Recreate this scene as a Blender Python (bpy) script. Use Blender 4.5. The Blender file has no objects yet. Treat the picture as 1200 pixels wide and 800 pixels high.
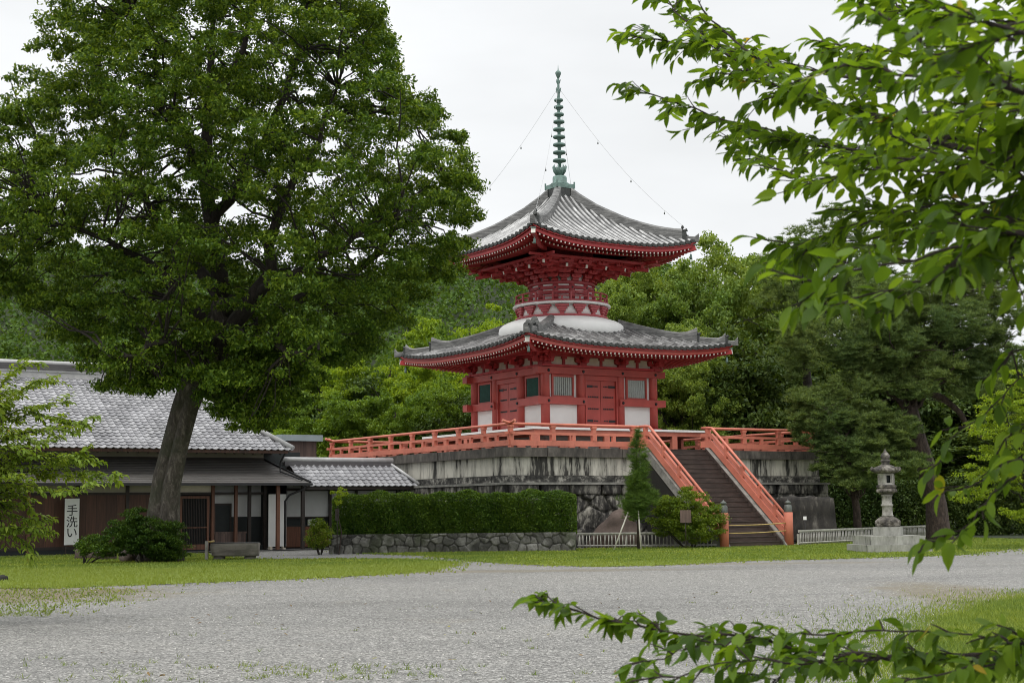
import bpy, math, random
import numpy as np
from mathutils import Matrix, Vector, Euler

SC = bpy.context.scene
COL = SC.collection
R = math.radians

# ------------------------------------------------------------------ camera
F_PX, PITCH, ROLL = 1772.0, R(6.36), R(0.637)      # photograph is 1200 x 800
cam = bpy.data.cameras.new('camera')
cam.sensor_width = 36.0
cam.lens = 36.0 * F_PX / 1200.0
cam.clip_start = 0.1
cam.clip_end = 3000
cam.dof.use_dof = True
cam.dof.focus_distance = 66
cam.dof.aperture_fstop = 8.5
camo = bpy.data.objects.new('camera', cam)
COL.objects.link(camo)
camo.matrix_world = Matrix.Translation((0, 0, 1.6)) @ Matrix.Rotation(R(90) + PITCH, 4, 'X') @ Matrix.Rotation(-ROLL, 4, 'Z')
SC.camera = camo

# ------------------------------------------------------------------ sky (overcast) and sun
SUN_EL, SUN_ROT = R(58), R(205)
world = bpy.data.worlds.new('World')
SC.world = world
world.use_nodes = True
nt = world.node_tree
nt.nodes.clear()
N = nt.nodes.new
out = N('ShaderNodeOutputWorld'); bg = N('ShaderNodeBackground')
sky = N('ShaderNodeTexSky'); sky.sky_type = 'NISHITA'; sky.sun_disc = False
sky.sun_elevation = SUN_EL; sky.sun_rotation = SUN_ROT
sky.air_density = 1.0; sky.dust_density = 4.0
tc = N('ShaderNodeTexCoord'); sep = N('ShaderNodeSeparateXYZ')
nt.links.new(tc.outputs['Generated'], sep.inputs[0])
ramp = N('ShaderNodeValToRGB')
ramp.color_ramp.elements[0].position = 0.0; ramp.color_ramp.elements[0].color = (0.88, 0.895, 0.90, 1)
ramp.color_ramp.elements[1].position = 1.0; ramp.color_ramp.elements[1].color = (2.05, 2.06, 2.06, 1)
e = ramp.color_ramp.elements.new(0.38); e.color = (0.93, 0.945, 0.955, 1)
nt.links.new(sep.outputs['Z'], ramp.inputs[0])
mp = N('ShaderNodeMapping'); mp.inputs['Scale'].default_value = (1.0, 1.0, 3.2)
nt.links.new(tc.outputs['Generated'], mp.inputs[0])
cn = N('ShaderNodeTexNoise'); cn.inputs['Scale'].default_value = 3.0; cn.inputs['Detail'].default_value = 5
cn.inputs['Roughness'].default_value = 0.5
nt.links.new(mp.outputs[0], cn.inputs[0])
cr = N('ShaderNodeMapRange'); cr.inputs[1].default_value = 0.3; cr.inputs[2].default_value = 0.75
cr.inputs[3].default_value = 9.0; cr.inputs[4].default_value = 11.2
nt.links.new(cn.outputs['Fac'], cr.inputs[0])
vm = N('ShaderNodeVectorMath'); vm.operation = 'SCALE'
nt.links.new(ramp.outputs[0], vm.inputs[0]); nt.links.new(cr.outputs[0], vm.inputs['Scale'])
mx = N('ShaderNodeMix'); mx.data_type = 'RGBA'; mx.inputs[0].default_value = 0.93
nt.links.new(sky.outputs[0], mx.inputs[6]); nt.links.new(vm.outputs[0], mx.inputs[7])
nt.links.new(mx.outputs[2], bg.inputs[0]); bg.inputs[1].default_value = 0.1
nt.links.new(bg.outputs[0], out.inputs[0])

sun = bpy.data.lights.new('sun', 'SUN'); sun.energy = 1.1; sun.angle = R(22); sun.color = (1, 0.96, 0.9)
suno = bpy.data.objects.new('sun', sun); COL.objects.link(suno)
# sun stands behind the camera, a little to the left
sd = Vector((-0.35, -0.75, math.tan(SUN_EL) * 0.83))
suno.rotation_euler = sd.to_track_quat('Z', 'Y').to_euler()
suno.location = (0, -20, 60)

SC.view_settings.view_transform = 'Standard'
SC.view_settings.look = 'None'
SC.view_settings.gamma = 1.0
SC.view_settings.exposure = 0.14
SC.render.engine = 'CYCLES'
SC.cycles.max_bounces = 6
SC.cycles.diffuse_bounces = 3
SC.cycles.glossy_bounces = 2
SC.cycles.transmission_bounces = 4
SC.cycles.transparent_max_bounces = 8
SC.cycles.caustics_reflective = False
SC.cycles.caustics_refractive = False
SC.cycles.filter_width = 1.0
SC.cycles.use_denoising = True

rng = np.random.default_rng(7)
random.seed(7)

# ------------------------------------------------------------------ measuring: a pixel of the photo at a distance -> a point
def ray(x, y):
    u2 = x - 600; v2 = 400 - y
    u = u2 * math.cos(ROLL) + v2 * math.sin(ROLL); v = -u2 * math.sin(ROLL) + v2 * math.cos(ROLL)
    return np.array([u, F_PX * math.cos(PITCH) - v * math.sin(PITCH), F_PX * math.sin(PITCH) + v * math.cos(PITCH)])
def at(x, y, Y):
    d = ray(x, y); return np.array([0, 0, 1.6]) + d * (Y / d[1])
def ground(x, y, z=0.0):
    d = ray(x, y); return np.array([0, 0, 1.6]) + d * ((z - 1.6) / d[2])

# ------------------------------------------------------------------ mesh builder
class MB:
    def __init__(s): s.v = []; s.f = []; s.n = 0; s.uv = []; s.sm = []; s.cut = None
    def add(s, v, f, uv=None, smooth=False):
        v = np.asarray(v, float).reshape(-1, 3)
        s.v.append(v)
        b = s.n
        for q in f: s.f.append([i + b for i in q]); s.sm.append(smooth)
        s.uv.append(np.zeros((len(v), 2)) if uv is None else np.asarray(uv, float))
        s.n += len(v)
        return s
    def box(s, x0, x1, y0, y1, z0, z1, M=None, u=None):
        v = np.array([[x, y, z] for x in (x0, x1) for y in (y0, y1) for z in (z0, z1)], float)
        if M is not None: v = tf(v, M)
        return s.add(v, uv=(None if u is None else np.full((8, 2), u)), f=[(0, 1, 3, 2), (4, 6, 7, 5), (0, 4, 5, 1), (2, 3, 7, 6), (0, 2, 6, 4), (1, 5, 7, 3)])
    def bar(s, p0, p1, w, h, up=(0, 0, 1)):
        p0 = np.array(p0, float); p1 = np.array(p1, float); d = p1 - p0; L = np.linalg.norm(d); d /= L
        up = np.array(up, float); r = np.cross(d, up); r /= np.linalg.norm(r); u = np.cross(r, d)
        v = [p + r * a * w / 2 + u * b * h / 2 for p in (p0, p1) for a, b in ((-1, -1), (1, -1), (1, 1), (-1, 1))]
        return s.add(v, [(3, 2, 1, 0), (4, 5, 6, 7), (0, 1, 5, 4), (1, 2, 6, 5), (2, 3, 7, 6), (3, 0, 4, 7)])
    def tube(s, pts, rad, n=8, cap=True, closed=False):
        pts = np.array(pts, float); m = len(pts)
        rad = np.broadcast_to(np.array(rad, float), (m,))
        if closed: t = np.roll(pts, -1, 0) - np.roll(pts, 1, 0)
        else: t = np.gradient(pts, axis=0)
        t /= np.linalg.norm(t, axis=1)[:, None] + 1e-12
        a = np.array([0, 0, 1.0]) if abs(t[0][2]) < 0.9 else np.array([1.0, 0, 0])
        V = []
        r = np.cross(t[0], a); r /= np.linalg.norm(r)
        for i in range(m):
            r = r - t[i] * np.dot(r, t[i]); r /= np.linalg.norm(r); u = np.cross(t[i], r)
            for k in range(n):
                c = 2 * math.pi * k / n
                V.append(pts[i] + rad[i] * (math.cos(c) * r + math.sin(c) * u))
        F = []
        mm = m if closed else m - 1
        for i in range(mm):
            j = (i + 1) % m
            for k in range(n):
                k2 = (k + 1) % n
                F.append((i * n + k, i * n + k2, j * n + k2, j * n + k))
        b = s.n
        s.add(V, F, smooth=True)
        if cap and not closed:
            s.f.append([b + k for k in range(n)][::-1]); s.sm.append(False)
            s.f.append([b + (m - 1) * n + k for k in range(n)]); s.sm.append(False)
        return s
    def cyl(s, p0, p1, r0, r1=None, n=12): return s.tube([p0, p1], [r0, r0 if r1 is None else r1], n)
    def lathe(s, prof, c=(0, 0, 0), n=32, smooth=True, cap=True, rot=0.0):
        V = []; F = []
        for r, z in prof:
            for k in range(n):
                a = 2 * math.pi * k / n + rot; V.append((c[0] + r * math.cos(a), c[1] + r * math.sin(a), c[2] + z))
        for i in range(len(prof) - 1):
            for k in range(n):
                k2 = (k + 1) % n; F.append((i * n + k, i * n + k2, (i + 1) * n + k2, (i + 1) * n + k))
        b = s.n; s.add(V, F, smooth=smooth)
        if cap:
            s.f.append([b + k for k in range(n)][::-1]); s.sm.append(False)
            s.f.append([b + (len(prof) - 1) * n + k for k in range(n)]); s.sm.append(False)
        return s
    def grid(s, P, uv=None, smooth=True, flip=False):
        P = np.asarray(P, float); a, b = P.shape[:2]
        F = []
        for i in range(a - 1):
            for j in range(b - 1):
                q = (i * b + j, (i + 1) * b + j, (i + 1) * b + j + 1, i * b + j + 1)
                F.append(q[::-1] if flip else q)
        return s.add(P.reshape(-1, 3), F, None if uv is None else np.asarray(uv).reshape(-1, 2), smooth)
    def build(s, name, mat, parent=None, loc=None, T=None):
        v = np.concatenate(s.v) if s.v else np.zeros((0, 3))
        if T is not None: v = tf(v, T)
        me = bpy.data.meshes.new(name)
        me.from_pydata(v.tolist(), [], s.f)
        me.polygons.foreach_set('use_smooth', s.sm)
        uvs = np.concatenate(s.uv)
        if uvs.any():
            li = np.zeros(len(me.loops), int); me.loops.foreach_get('vertex_index', li)
            l = me.uv_layers.new(name='uv'); l.data.foreach_set('uv', uvs[li].ravel())
        if isinstance(mat, (list, tuple)):
            for m_ in mat: me.materials.append(m_)
            mi = np.zeros(len(s.f), np.int32); mi[s.cut:] = 1; me.polygons.foreach_set('material_index', mi)
        else: me.materials.append(mat)
        me.update()
        o = bpy.data.objects.new(name, me); COL.objects.link(o)
        if parent is not None: o.parent = parent
        if loc is not None: o.location = loc
        return o

def tf(v, M):
    M = np.array(M); return v @ M[:3, :3].T + M[:3, 3]
def rotz(a, loc=(0, 0, 0)):
    c, s_ = math.cos(a), math.sin(a)
    return np.array([[c, -s_, 0, loc[0]], [s_, c, 0, loc[1]], [0, 0, 1, loc[2]], [0, 0, 0, 1]])

def tag(o, label=None, cat=None, group=None, kind=None):
    if label: o['label'] = label
    if cat: o['category'] = cat
    if group: o['group'] = group
    if kind: o['kind'] = kind
    return o
def empty(name, loc, rz=0, **k):
    o = bpy.data.objects.new(name, None); COL.objects.link(o)
    o.location = loc; o.rotation_euler = (0, 0, rz); o.empty_display_size = 0.3
    return tag(o, **k)

def fast_mesh(name, V, F, mat, parent=None, smooth=False, T=None):
    """V (n,3), F (m,k) equal-sided faces"""
    V = np.asarray(V, np.float32); F = np.asarray(F, np.int32)
    me = bpy.data.meshes.new(name); m, k = F.shape
    me.vertices.add(len(V)); me.vertices.foreach_set('co', V.ravel())
    me.loops.add(m * k); me.loops.foreach_set('vertex_index', F.ravel())
    me.polygons.add(m); me.polygons.foreach_set('loop_start', np.arange(0, m * k, k, dtype=np.int32))
    me.polygons.foreach_set('loop_total', np.full(m, k, np.int32))
    if smooth: me.polygons.foreach_set('use_smooth', np.ones(m, bool))
    me.update(calc_edges=True); me.materials.append(mat)
    o = bpy.data.objects.new(name, me); COL.objects.link(o)
    if parent is not None: o.parent = parent
    return o

# ------------------------------------------------------------------ materials
def new_mat(name):
    m = bpy.data.materials.new(name); m.use_nodes = True
    return m, m.node_tree, m.node_tree.nodes['Principled BSDF']
def noise(nt, scale, detail=4, rough=0.55, vec=None, dist=0.0):
    n = nt.nodes.new('ShaderNodeTexNoise'); n.inputs['Scale'].default_value = scale
    n.inputs['Detail'].default_value = detail; n.inputs['Roughness'].default_value = rough
    n.inputs['Distortion'].default_value = dist
    if vec is not None: nt.links.new(vec, n.inputs['Vector'])
    return n.outputs['Fac']
def coord(nt, which='Object', scale=(1, 1, 1), rz=0):
    t = nt.nodes.new('ShaderNodeTexCoord'); m = nt.nodes.new('ShaderNodeMapping')
    m.inputs['Scale'].default_value = scale; m.inputs['Rotation'].default_value = (0, 0, rz)
    nt.links.new(t.outputs[which], m.inputs[0]); return m.outputs[0]
def worldpos(nt, scale=(1, 1, 1)):
    g = nt.nodes.new('ShaderNodeNewGeometry'); m = nt.nodes.new('ShaderNodeMapping')
    m.inputs['Scale'].default_value = scale
    nt.links.new(g.outputs['Position'], m.inputs[0]); return m.outputs[0]
def crange(nt, val, stops):
    r = nt.nodes.new('ShaderNodeValToRGB'); el = r.color_ramp.elements
    while len(el) < len(stops): el.new(0.5)
    for e_, (p, c) in zip(el, stops): e_.position = p; e_.color = (*c, 1)
    nt.links.new(val, r.inputs[0]); return r.outputs[0]
def mixc(nt, fac, a, b, mode='MIX'):
    m = nt.nodes.new('ShaderNodeMix'); m.data_type = 'RGBA'; m.blend_type = mode
    for s_, x in ((0, fac), (6, a), (7, b)):
        if isinstance(x, (int, float)): m.inputs[s_].default_value = x
        elif isinstance(x, tuple): m.inputs[s_].default_value = (*x, 1)
        else: nt.links.new(x, m.inputs[s_])
    return m.outputs[2]
def bump(nt, b, val, strength=0.3, dist=0.02):
    n = nt.nodes.new('ShaderNodeBump'); n.inputs['Strength'].default_value = strength
    n.inputs['Distance'].default_value = dist
    nt.links.new(val, n.inputs['Height']); nt.links.new(n.outputs[0], b.inputs['Normal'])

def paint(name, c, rough=0.5, var=0.25, scale=3, wear=None):
    m, nt, b = new_mat(name)
    v = worldpos(nt)
    n1 = noise(nt, scale, 5, 0.6, v)
    lo = tuple(x * (1 - var) for x in c); hi = tuple(min(1, x * (1 + var)) for x in c)
    col = crange(nt, n1, [(0.3, lo), (0.7, hi)])
    if wear:
        v2 = worldpos(nt, (6, 6, 1.2))
        n2 = noise(nt, 2.0, 6, 0.7, v2)
        k = crange(nt, n2, [(0.58, (0, 0, 0)), (0.72, (1, 1, 1))])
        sc_ = nt.nodes.new('ShaderNodeMath'); sc_.operation = 'MULTIPLY'; sc_.inputs[1].default_value = 0.55
        nt.links.new(k, sc_.inputs[0])
        col = mixc(nt, sc_.outputs[0], col, wear)
    nt.links.new(col, b.inputs['Base Color']); b.inputs['Roughness'].default_value = rough
    bump(nt, b, noise(nt, scale * 12, 3, 0.6, v), 0.15, 0.01)
    return m

M_RED = paint('red_lacquer', (0.46, 0.078, 0.064), 0.45, 0.14, 1.7, wear=(0.42, 0.10, 0.08))
M_DRED = paint('deep_red_lacquer', (0.43, 0.038, 0.042), 0.5, 0.16, 2.5)
M_PINKRED = paint('faded_red', (0.42, 0.075, 0.085), 0.55, 0.16, 2.5)
M_ORANGE = paint('vermilion_paint', (0.60, 0.190, 0.128), 0.6, 0.2, 1.3, wear=(0.36, 0.11, 0.085))
M_WHITE = paint('white_plaster', (0.84, 0.84, 0.82), 0.7, 0.05, 1.2)
M_CREAM = paint('cream_plaster', (0.74, 0.68, 0.56), 0.8, 0.1, 3)
M_ENDW = paint('white_end_paint', (0.78, 0.75, 0.70), 0.6, 0.06, 3)
M_IRON = paint('black_iron', (0.02, 0.02, 0.022), 0.5, 0.2, 6)
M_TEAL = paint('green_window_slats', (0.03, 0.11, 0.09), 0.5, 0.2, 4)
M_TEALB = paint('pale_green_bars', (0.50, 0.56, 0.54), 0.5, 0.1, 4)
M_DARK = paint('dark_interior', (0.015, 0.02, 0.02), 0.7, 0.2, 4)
M_BRONZE = paint('green_bronze', (0.14, 0.22, 0.195), 0.6, 0.4, 4, wear=(0.05, 0.07, 0.065))
M_WIRE = paint('grey_wire', (0.45, 0.46, 0.47), 0.5, 0.1, 4)
M_BLKWOOD = paint('dark_stained_wood', (0.028, 0.020, 0.016), 0.6, 0.3, 5)
M_GREYWALL = paint('grey_white_wall', (0.56, 0.57, 0.56), 0.8, 0.1, 1.2)
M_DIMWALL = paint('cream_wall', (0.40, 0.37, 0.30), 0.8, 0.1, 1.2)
M_BAMBOO = paint('yellow_bamboo', (0.45, 0.33, 0.12), 0.5, 0.25, 6)
M_PALEPOLE = paint('pale_bamboo_pole', (0.5, 0.48, 0.42), 0.6, 0.2, 6)
M_GREENTIN = paint('grey_green_metal_roof', (0.30, 0.36, 0.38), 0.5, 0.1, 2)

def wood(name, c, board=0.2, axis=0, rough=0.6):
    m, nt, b = new_mat(name)
    v = coord(nt, 'Object', (1 / board, 1 / board, 0.25))
    w = nt.nodes.new('ShaderNodeTexNoise'); w.noise_dimensions = '1D'
    sepx = nt.nodes.new('ShaderNodeSeparateXYZ'); nt.links.new(v, sepx.inputs[0])
    fl = nt.nodes.new('ShaderNodeMath'); fl.operation = 'FLOOR'; nt.links.new(sepx.outputs[axis], fl.inputs[0])
    mu = nt.nodes.new('ShaderNodeMath'); mu.operation = 'MULTIPLY'; mu.inputs[1].default_value = 7.31
    nt.links.new(fl.outputs[0], mu.inputs[0]); nt.links.new(mu.outputs[0], w.inputs['W']); w.inputs['Scale'].default_value = 1.0
    fr = nt.nodes.new('ShaderNodeMath'); fr.operation = 'FRACT'; nt.links.new(sepx.outputs[axis], fr.inputs[0])
    gap = crange(nt, fr.outputs[0], [(0.0, (0.15,) * 3), (0.06, (1,) * 3)])
    v2 = coord(nt, 'Object', (14, 14, 0.8))
    g = noise(nt, 1.5, 6, 0.65, v2)
    c1 = crange(nt, g, [(0.3, tuple(x * 0.55 for x in c)), (0.7, tuple(x * 1.4 for x in c))])
    c2 = crange(nt, w.outputs['Fac'], [(0.3, (0.6,) * 3), (0.7, (1.3,) * 3)])
    col = mixc(nt, 1.0, mixc(nt, 1.0, c1, c2, 'MULTIPLY'), gap, 'MULTIPLY')
    nt.links.new(col, b.inputs['Base Color']); b.inputs['Roughness'].default_value = rough
    return m
M_BROWNBOARD = wood('brown_boards', (0.085, 0.036, 0.021), 0.42)
M_ORANGEBOARD = wood('reddish_boards', (0.14, 0.052, 0.025), 0.12)
M_SLATWALL = wood('brown_corrugated_wall', (0.13, 0.085, 0.07), 0.13)
M_POSTWOOD = wood('brown_post_wood', (0.16, 0.07, 0.04), 0.6)

def stone(name, stops, scale=1.5, vs=(1, 1, 1), rough=0.85, bs=0.5, moss=None, block=None, uvtone=None, uvshift=0.0):
    m, nt, b = new_mat(name)
    v = coord(nt, 'Object', vs)
    n1 = noise(nt, scale, 8, 0.68, v)
    if uvshift:
        t = nt.nodes.new('ShaderNodeTexCoord'); s_ = nt.nodes.new('ShaderNodeSeparateXYZ'); nt.links.new(t.outputs['UV'], s_.inputs[0])
        m1 = nt.nodes.new('ShaderNodeMath'); m1.operation = 'MULTIPLY_ADD'; m1.inputs[1].default_value = uvshift; m1.inputs[2].default_value = -uvshift * 0.5
        nt.links.new(s_.outputs[0], m1.inputs[0]); m2 = nt.nodes.new('ShaderNodeMath'); m2.operation = 'ADD'; nt.links.new(m1.outputs[0], m2.inputs[0]); nt.links.new(n1, m2.inputs[1]); n1 = m2.outputs[0]
    col = crange(nt, n1, stops)
    if block:          # hue differences between blocks
        vb = coord(nt, 'Object', block)
        vo = nt.nodes.new('ShaderNodeTexVoronoi'); vo.inputs['Scale'].default_value = 1.0
        nt.links.new(vb, vo.inputs['Vector'])
        sp_ = nt.nodes.new('ShaderNodeSeparateColor'); nt.links.new(vo.outputs['Color'], sp_.inputs[0])
        col = mixc(nt, 1.0, col, crange(nt, sp_.outputs[0], [(0, (0.7,) * 3), (1, (1.2,) * 3)]), 'MULTIPLY')
    if uvtone:         # u: a tone for each stone, v: 0 in the joints
        t = nt.nodes.new('ShaderNodeTexCoord'); s_ = nt.nodes.new('ShaderNodeSeparateXYZ'); nt.links.new(t.outputs['UV'], s_.inputs[0])
        col = mixc(nt, 1.0, col, crange(nt, s_.outputs[0], [(0, (uvtone[0],) * 3), (1, (uvtone[1],) * 3)]), 'MULTIPLY')
        col = mixc(nt, crange(nt, s_.outputs[1], [(0.02, (1, 1, 1)), (0.35, (0, 0, 0))]), col, (0.02, 0.019, 0.016))
    if moss:
        n2 = noise(nt, 0.9, 5, 0.6, coord(nt, 'Object'))
        col = mixc(nt, crange(nt, n2, [(0.5, (0, 0, 0)), (0.65, (0.7,) * 3)]), col, moss)
    nt.links.new(col, b.inputs['Base Color']); b.inputs['Roughness'].default_value = rough
    bump(nt, b, noise(nt, 9, 8, 0.7, coord(nt, 'Object')), bs, 0.03)
    return m
M_PANEL = stone('stained_pale_granite', [(0.34, (0.014, 0.014, 0.012)), (0.42, (0.055, 0.052, 0.046)), (0.458, (0.28, 0.27, 0.235)), (0.60, (0.58, 0.56, 0.49))], 1.1, (2.2, 2.2, 0.38), 0.8, 0.2, uvshift=0.20)
M_CAP = stone('weathered_cap_stone', [(0.30, (0.02, 0.02, 0.018)), (0.52, (0.09, 0.08, 0.07)), (0.75, (0.20, 0.185, 0.16))], 1.3, (2.2, 2.2, 0.8), 0.85, 0.3)
M_BAND = stone('dark_band_stone', [(0.38, (0.014, 0.014, 0.013)), (0.50, (0.06, 0.058, 0.052)), (0.62, (0.34, 0.33, 0.29))], 1.9, (1.3, 1.3, 1.6), 0.85, 0.4)
M_MASON = stone('black_stained_masonry', [(0.40, (0.012, 0.011, 0.010)), (0.50, (0.060, 0.056, 0.050)), (0.56, (0.20, 0.19, 0.165)), (0.68, (0.36, 0.34, 0.30))], 1.9, (1.5, 1.5, 0.7), 0.85, 0.6, uvtone=(0.45, 1.5))
M_LEDGE = stone('pale_ledge_stone', [(0.3, (0.10, 0.10, 0.09)), (0.7, (0.34, 0.33, 0.30))], 2, (1, 1, 1), 0.85, 0.3)
M_STEP = stone('dark_wooden_steps', [(0.3, (0.032, 0.022, 0.018)), (0.55, (0.070, 0.048, 0.040)), (0.74, (0.12, 0.088, 0.075))], 1.1, (1.2, 3, 6), 0.8, 0.2)
M_TREAD = stone('grey_step_edges', [(0.3, (0.032, 0.024, 0.021)), (0.7, (0.08, 0.060, 0.052))], 2.0, (1.2, 3, 6), 0.8, 0.2)
M_RUBBLE = stone('field_stones', [(0.3, (0.03, 0.03, 0.026)), (0.5, (0.115, 0.112, 0.10)), (0.72, (0.27, 0.265, 0.245))], 1.6, (1, 1, 1), 0.9, 0.7, moss=(0.05, 0.06, 0.03), uvtone=(0.55, 1.5))
M_BROCK = stone('brown_boulder', [(0.3, (0.05, 0.036, 0.03)), (0.55, (0.12, 0.088, 0.074)), (0.75, (0.20, 0.155, 0.13))], 1.2, (1, 1, 1), 0.9, 0.7)
M_DROCK = stone('dark_boulder', [(0.35, (0.014, 0.013, 0.012)), (0.55, (0.040, 0.036, 0.031)), (0.72, (0.15, 0.14, 0.12))], 2.0, (1.6, 1.6, 0.5), 0.9, 0.7)
M_DTOP = stone('brown_rock_top', [(0.3, (0.05, 0.036, 0.03)), (0.7, (0.13, 0.10, 0.085))], 2, (1, 1, 1), 0.9, 0.5)
M_LANT = stone('lantern_granite', [(0.34, (0.05, 0.047, 0.042)), (0.48, (0.26, 0.25, 0.225)), (0.7, (0.48, 0.47, 0.43))], 2.6, (1, 1, 0.8), 0.85, 0.5)
M_LANTD = stone('lantern_weathered_granite', [(0.42, (0.03, 0.028, 0.025)), (0.54, (0.12, 0.108, 0.092)), (0.72, (0.38, 0.36, 0.32))], 3.4, (1, 1, 1), 0.85, 0.6)
M_PLINTH = stone('plinth_granite', [(0.34, (0.05, 0.05, 0.045)), (0.42, (0.24, 0.24, 0.215)), (0.7, (0.40, 0.40, 0.365))], 2.2, (1.6, 1.6, 0.6), 0.85, 0.3)
M_TROUGH = stone('grey_trough_stone', [(0.3, (0.06, 0.052, 0.045)), (0.55, (0.17, 0.155, 0.135)), (0.75, (0.28, 0.26, 0.235))], 1.5, (0.5, 0.5, 3), 0.85, 0.4, moss=(0.045, 0.05, 0.03))
M_CURB = stone('grey_curb', [(0.3, (0.10, 0.10, 0.09)), (0.7, (0.36, 0.35, 0.32))], 2.2, (1, 1, 1), 0.85, 0.3)
M_FENCE = stone('grey_fence_wood', [(0.3, (0.24, 0.23, 0.21)), (0.7, (0.58, 0.57, 0.53))], 2.6, (2, 2, 2), 0.75, 0.2)
M_MORTAR = stone('dark_gap', [(0.3, (0.012, 0.012, 0.01)), (0.7, (0.03, 0.028, 0.024))], 3)

def tile_mat(name, lo, hi, rough=0.45, row=0.30, depth=0.35, usec=None, dirt=0.5):
    m, nt, b = new_mat(name)
    t = nt.nodes.new('ShaderNodeTexCoord'); s_ = nt.nodes.new('ShaderNodeSeparateXYZ')
    nt.links.new(t.outputs['UV'], s_.inputs[0])
    d = nt.nodes.new('ShaderNodeMath'); d.operation = 'DIVIDE'; d.inputs[1].default_value = row
    nt.links.new(s_.outputs[1], d.inputs[0])
    fr = nt.nodes.new('ShaderNodeMath'); fr.operation = 'FRACT'; nt.links.new(d.outputs[0], fr.inputs[0])
    joint = crange(nt, fr.outputs[0], [(0.0, (1 - depth,) * 3), (0.10, (1,) * 3)])
    # each tile its own tone
    cb = nt.nodes.new('ShaderNodeCombineXYZ')
    for i, dv in ((0, usec or 0.34), (1, row)):
        q = nt.nodes.new('ShaderNodeMath'); q.operation = 'DIVIDE'; q.inputs[1].default_value = dv
        nt.links.new(s_.outputs[i], q.inputs[0])
        f2 = nt.nodes.new('ShaderNodeMath'); f2.operation = 'FLOOR'; nt.links.new(q.outputs[0], f2.inputs[0])
        nt.links.new(f2.outputs[0], cb.inputs[i])
    wn = nt.nodes.new('ShaderNodeTexWhiteNoise'); nt.links.new(cb.outputs[0], wn.inputs[0])
    tone = crange(nt, wn.outputs['Value'], [(0.0, lo), (1.0, hi)])
    v = coord(nt, 'Object'); n1 = noise(nt, 0.8, 7, 0.7, v)
    dm = crange(nt, n1, [(0.35, (1 - dirt,) * 3), (0.6, (1.05,) * 3)])
    col = mixc(nt, 1.0, mixc(nt, 1.0, tone, dm, 'MULTIPLY'), joint, 'MULTIPLY')
    nt.links.new(col, b.inputs['Base Color']); b.inputs['Roughness'].default_value = rough
    bump(nt, b, noise(nt, 30, 3, 0.6, v), 0.1, 0.01)
    return m
M_TILE_TOP = tile_mat('silver_round_tiles', (0.34, 0.34, 0.335), (0.60, 0.60, 0.59), 0.5, 0.33, 0.5, 0.343)
M_TILE_FLAT = tile_mat('dark_flat_tiles', (0.025, 0.026, 0.025), (0.08, 0.08, 0.078), 0.6, 0.25, 0.3)
M_TILE_LOW = tile_mat('grey_round_tiles', (0.13, 0.13, 0.13), (0.42, 0.42, 0.415), 0.5, 0.33, 0.5, 0.343)
M_TILE_HOUSE = tile_mat('silver_pantiles', (0.25, 0.25, 0.265), (0.42, 0.42, 0.435), 0.42, 0.27, 0.4, 0.30, dirt=0.35)
M_TILE_CAP = stone('dark_tile_ends', [(0.3, (0.018, 0.02, 0.02)), (0.7, (0.07, 0.075, 0.07))], 3, (1, 1, 1), 0.6, 0.3)
M_RIDGE = stone('ridge_tiles', [(0.35, (0.06, 0.06, 0.06)), (0.55, (0.17, 0.17, 0.165)), (0.75, (0.36, 0.36, 0.35))], 2.4, (1, 1, 6), 0.55, 0.3)
M_RIDGEW = stone('pale_ridge_cap', [(0.3, (0.38, 0.38, 0.385)), (0.7, (0.58, 0.58, 0.58))], 1.7, (1, 1, 1), 0.5, 0.1)
M_RIDGED = stone('dark_ridge_band', [(0.3, (0.07, 0.065, 0.07)), (0.7, (0.13, 0.125, 0.13))], 1.7, (1, 1, 8), 0.6, 0.1)

def pent_mat():
    m, nt, b = new_mat('seamed_metal_roof')
    t = nt.nodes.new('ShaderNodeTexCoord'); s_ = nt.nodes.new('ShaderNodeSeparateXYZ')
    nt.links.new(t.outputs['UV'], s_.inputs[0])
    d = nt.nodes.new('ShaderNodeMath'); d.operation = 'DIVIDE'; d.inputs[1].default_value = 0.2
    nt.links.new(s_.outputs[1], d.inputs[0])
    fr = nt.nodes.new('ShaderNodeMath'); fr.operation = 'FRACT'; nt.links.new(d.outputs[0], fr.inputs[0])
    j = crange(nt, fr.outputs[0], [(0, (0.5,) * 3), (0.12, (1,) * 3)])
    n1 = noise(nt, 1.2, 5, 0.6, coord(nt, 'Object', (0.6, 2, 2)))
    c = crange(nt, n1, [(0.3, (0.12, 0.112, 0.105)), (0.7, (0.20, 0.19, 0.18))])
    nt.links.new(mixc(nt, 1, c, j, 'MULTIPLY'), b.inputs['Base Color']); b.inputs['Roughness'].default_value = 0.55
    return m
M_PENT = pent_mat()

def bark_mat(name, lo, mid, hi, sc=2.0, moss=None):
    m, nt, b = new_mat(name)
    v = coord(nt, 'Object', (2.4, 2.4, 1.1)); n1 = noise(nt, sc * 1.3, 8, 0.75, v, 0.8)
    col = crange(nt, n1, [(0.32, lo), (0.52, mid), (0.70, hi)])
    if moss:
        n2 = noise(nt, 0.9, 5, 0.6, coord(nt, 'Object'))
        col = mixc(nt, crange(nt, n2, [(0.47, (0, 0, 0)), (0.62, (0.8,) * 3)]), col, moss)
    nt.links.new(col, b.inputs['Base Color']); b.inputs['Roughness'].default_value = 0.9
    bump(nt, b, noise(nt, sc * 2.2, 8, 0.75, coord(nt, 'Object', (2.6, 2.6, 0.7))), 1.0, 0.12)
    return m
M_BARK = bark_mat('mottled_bark', (0.022, 0.018, 0.014), (0.085, 0.072, 0.058), (0.24, 0.215, 0.18), 2.0, moss=(0.04, 0.045, 0.022))
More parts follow.
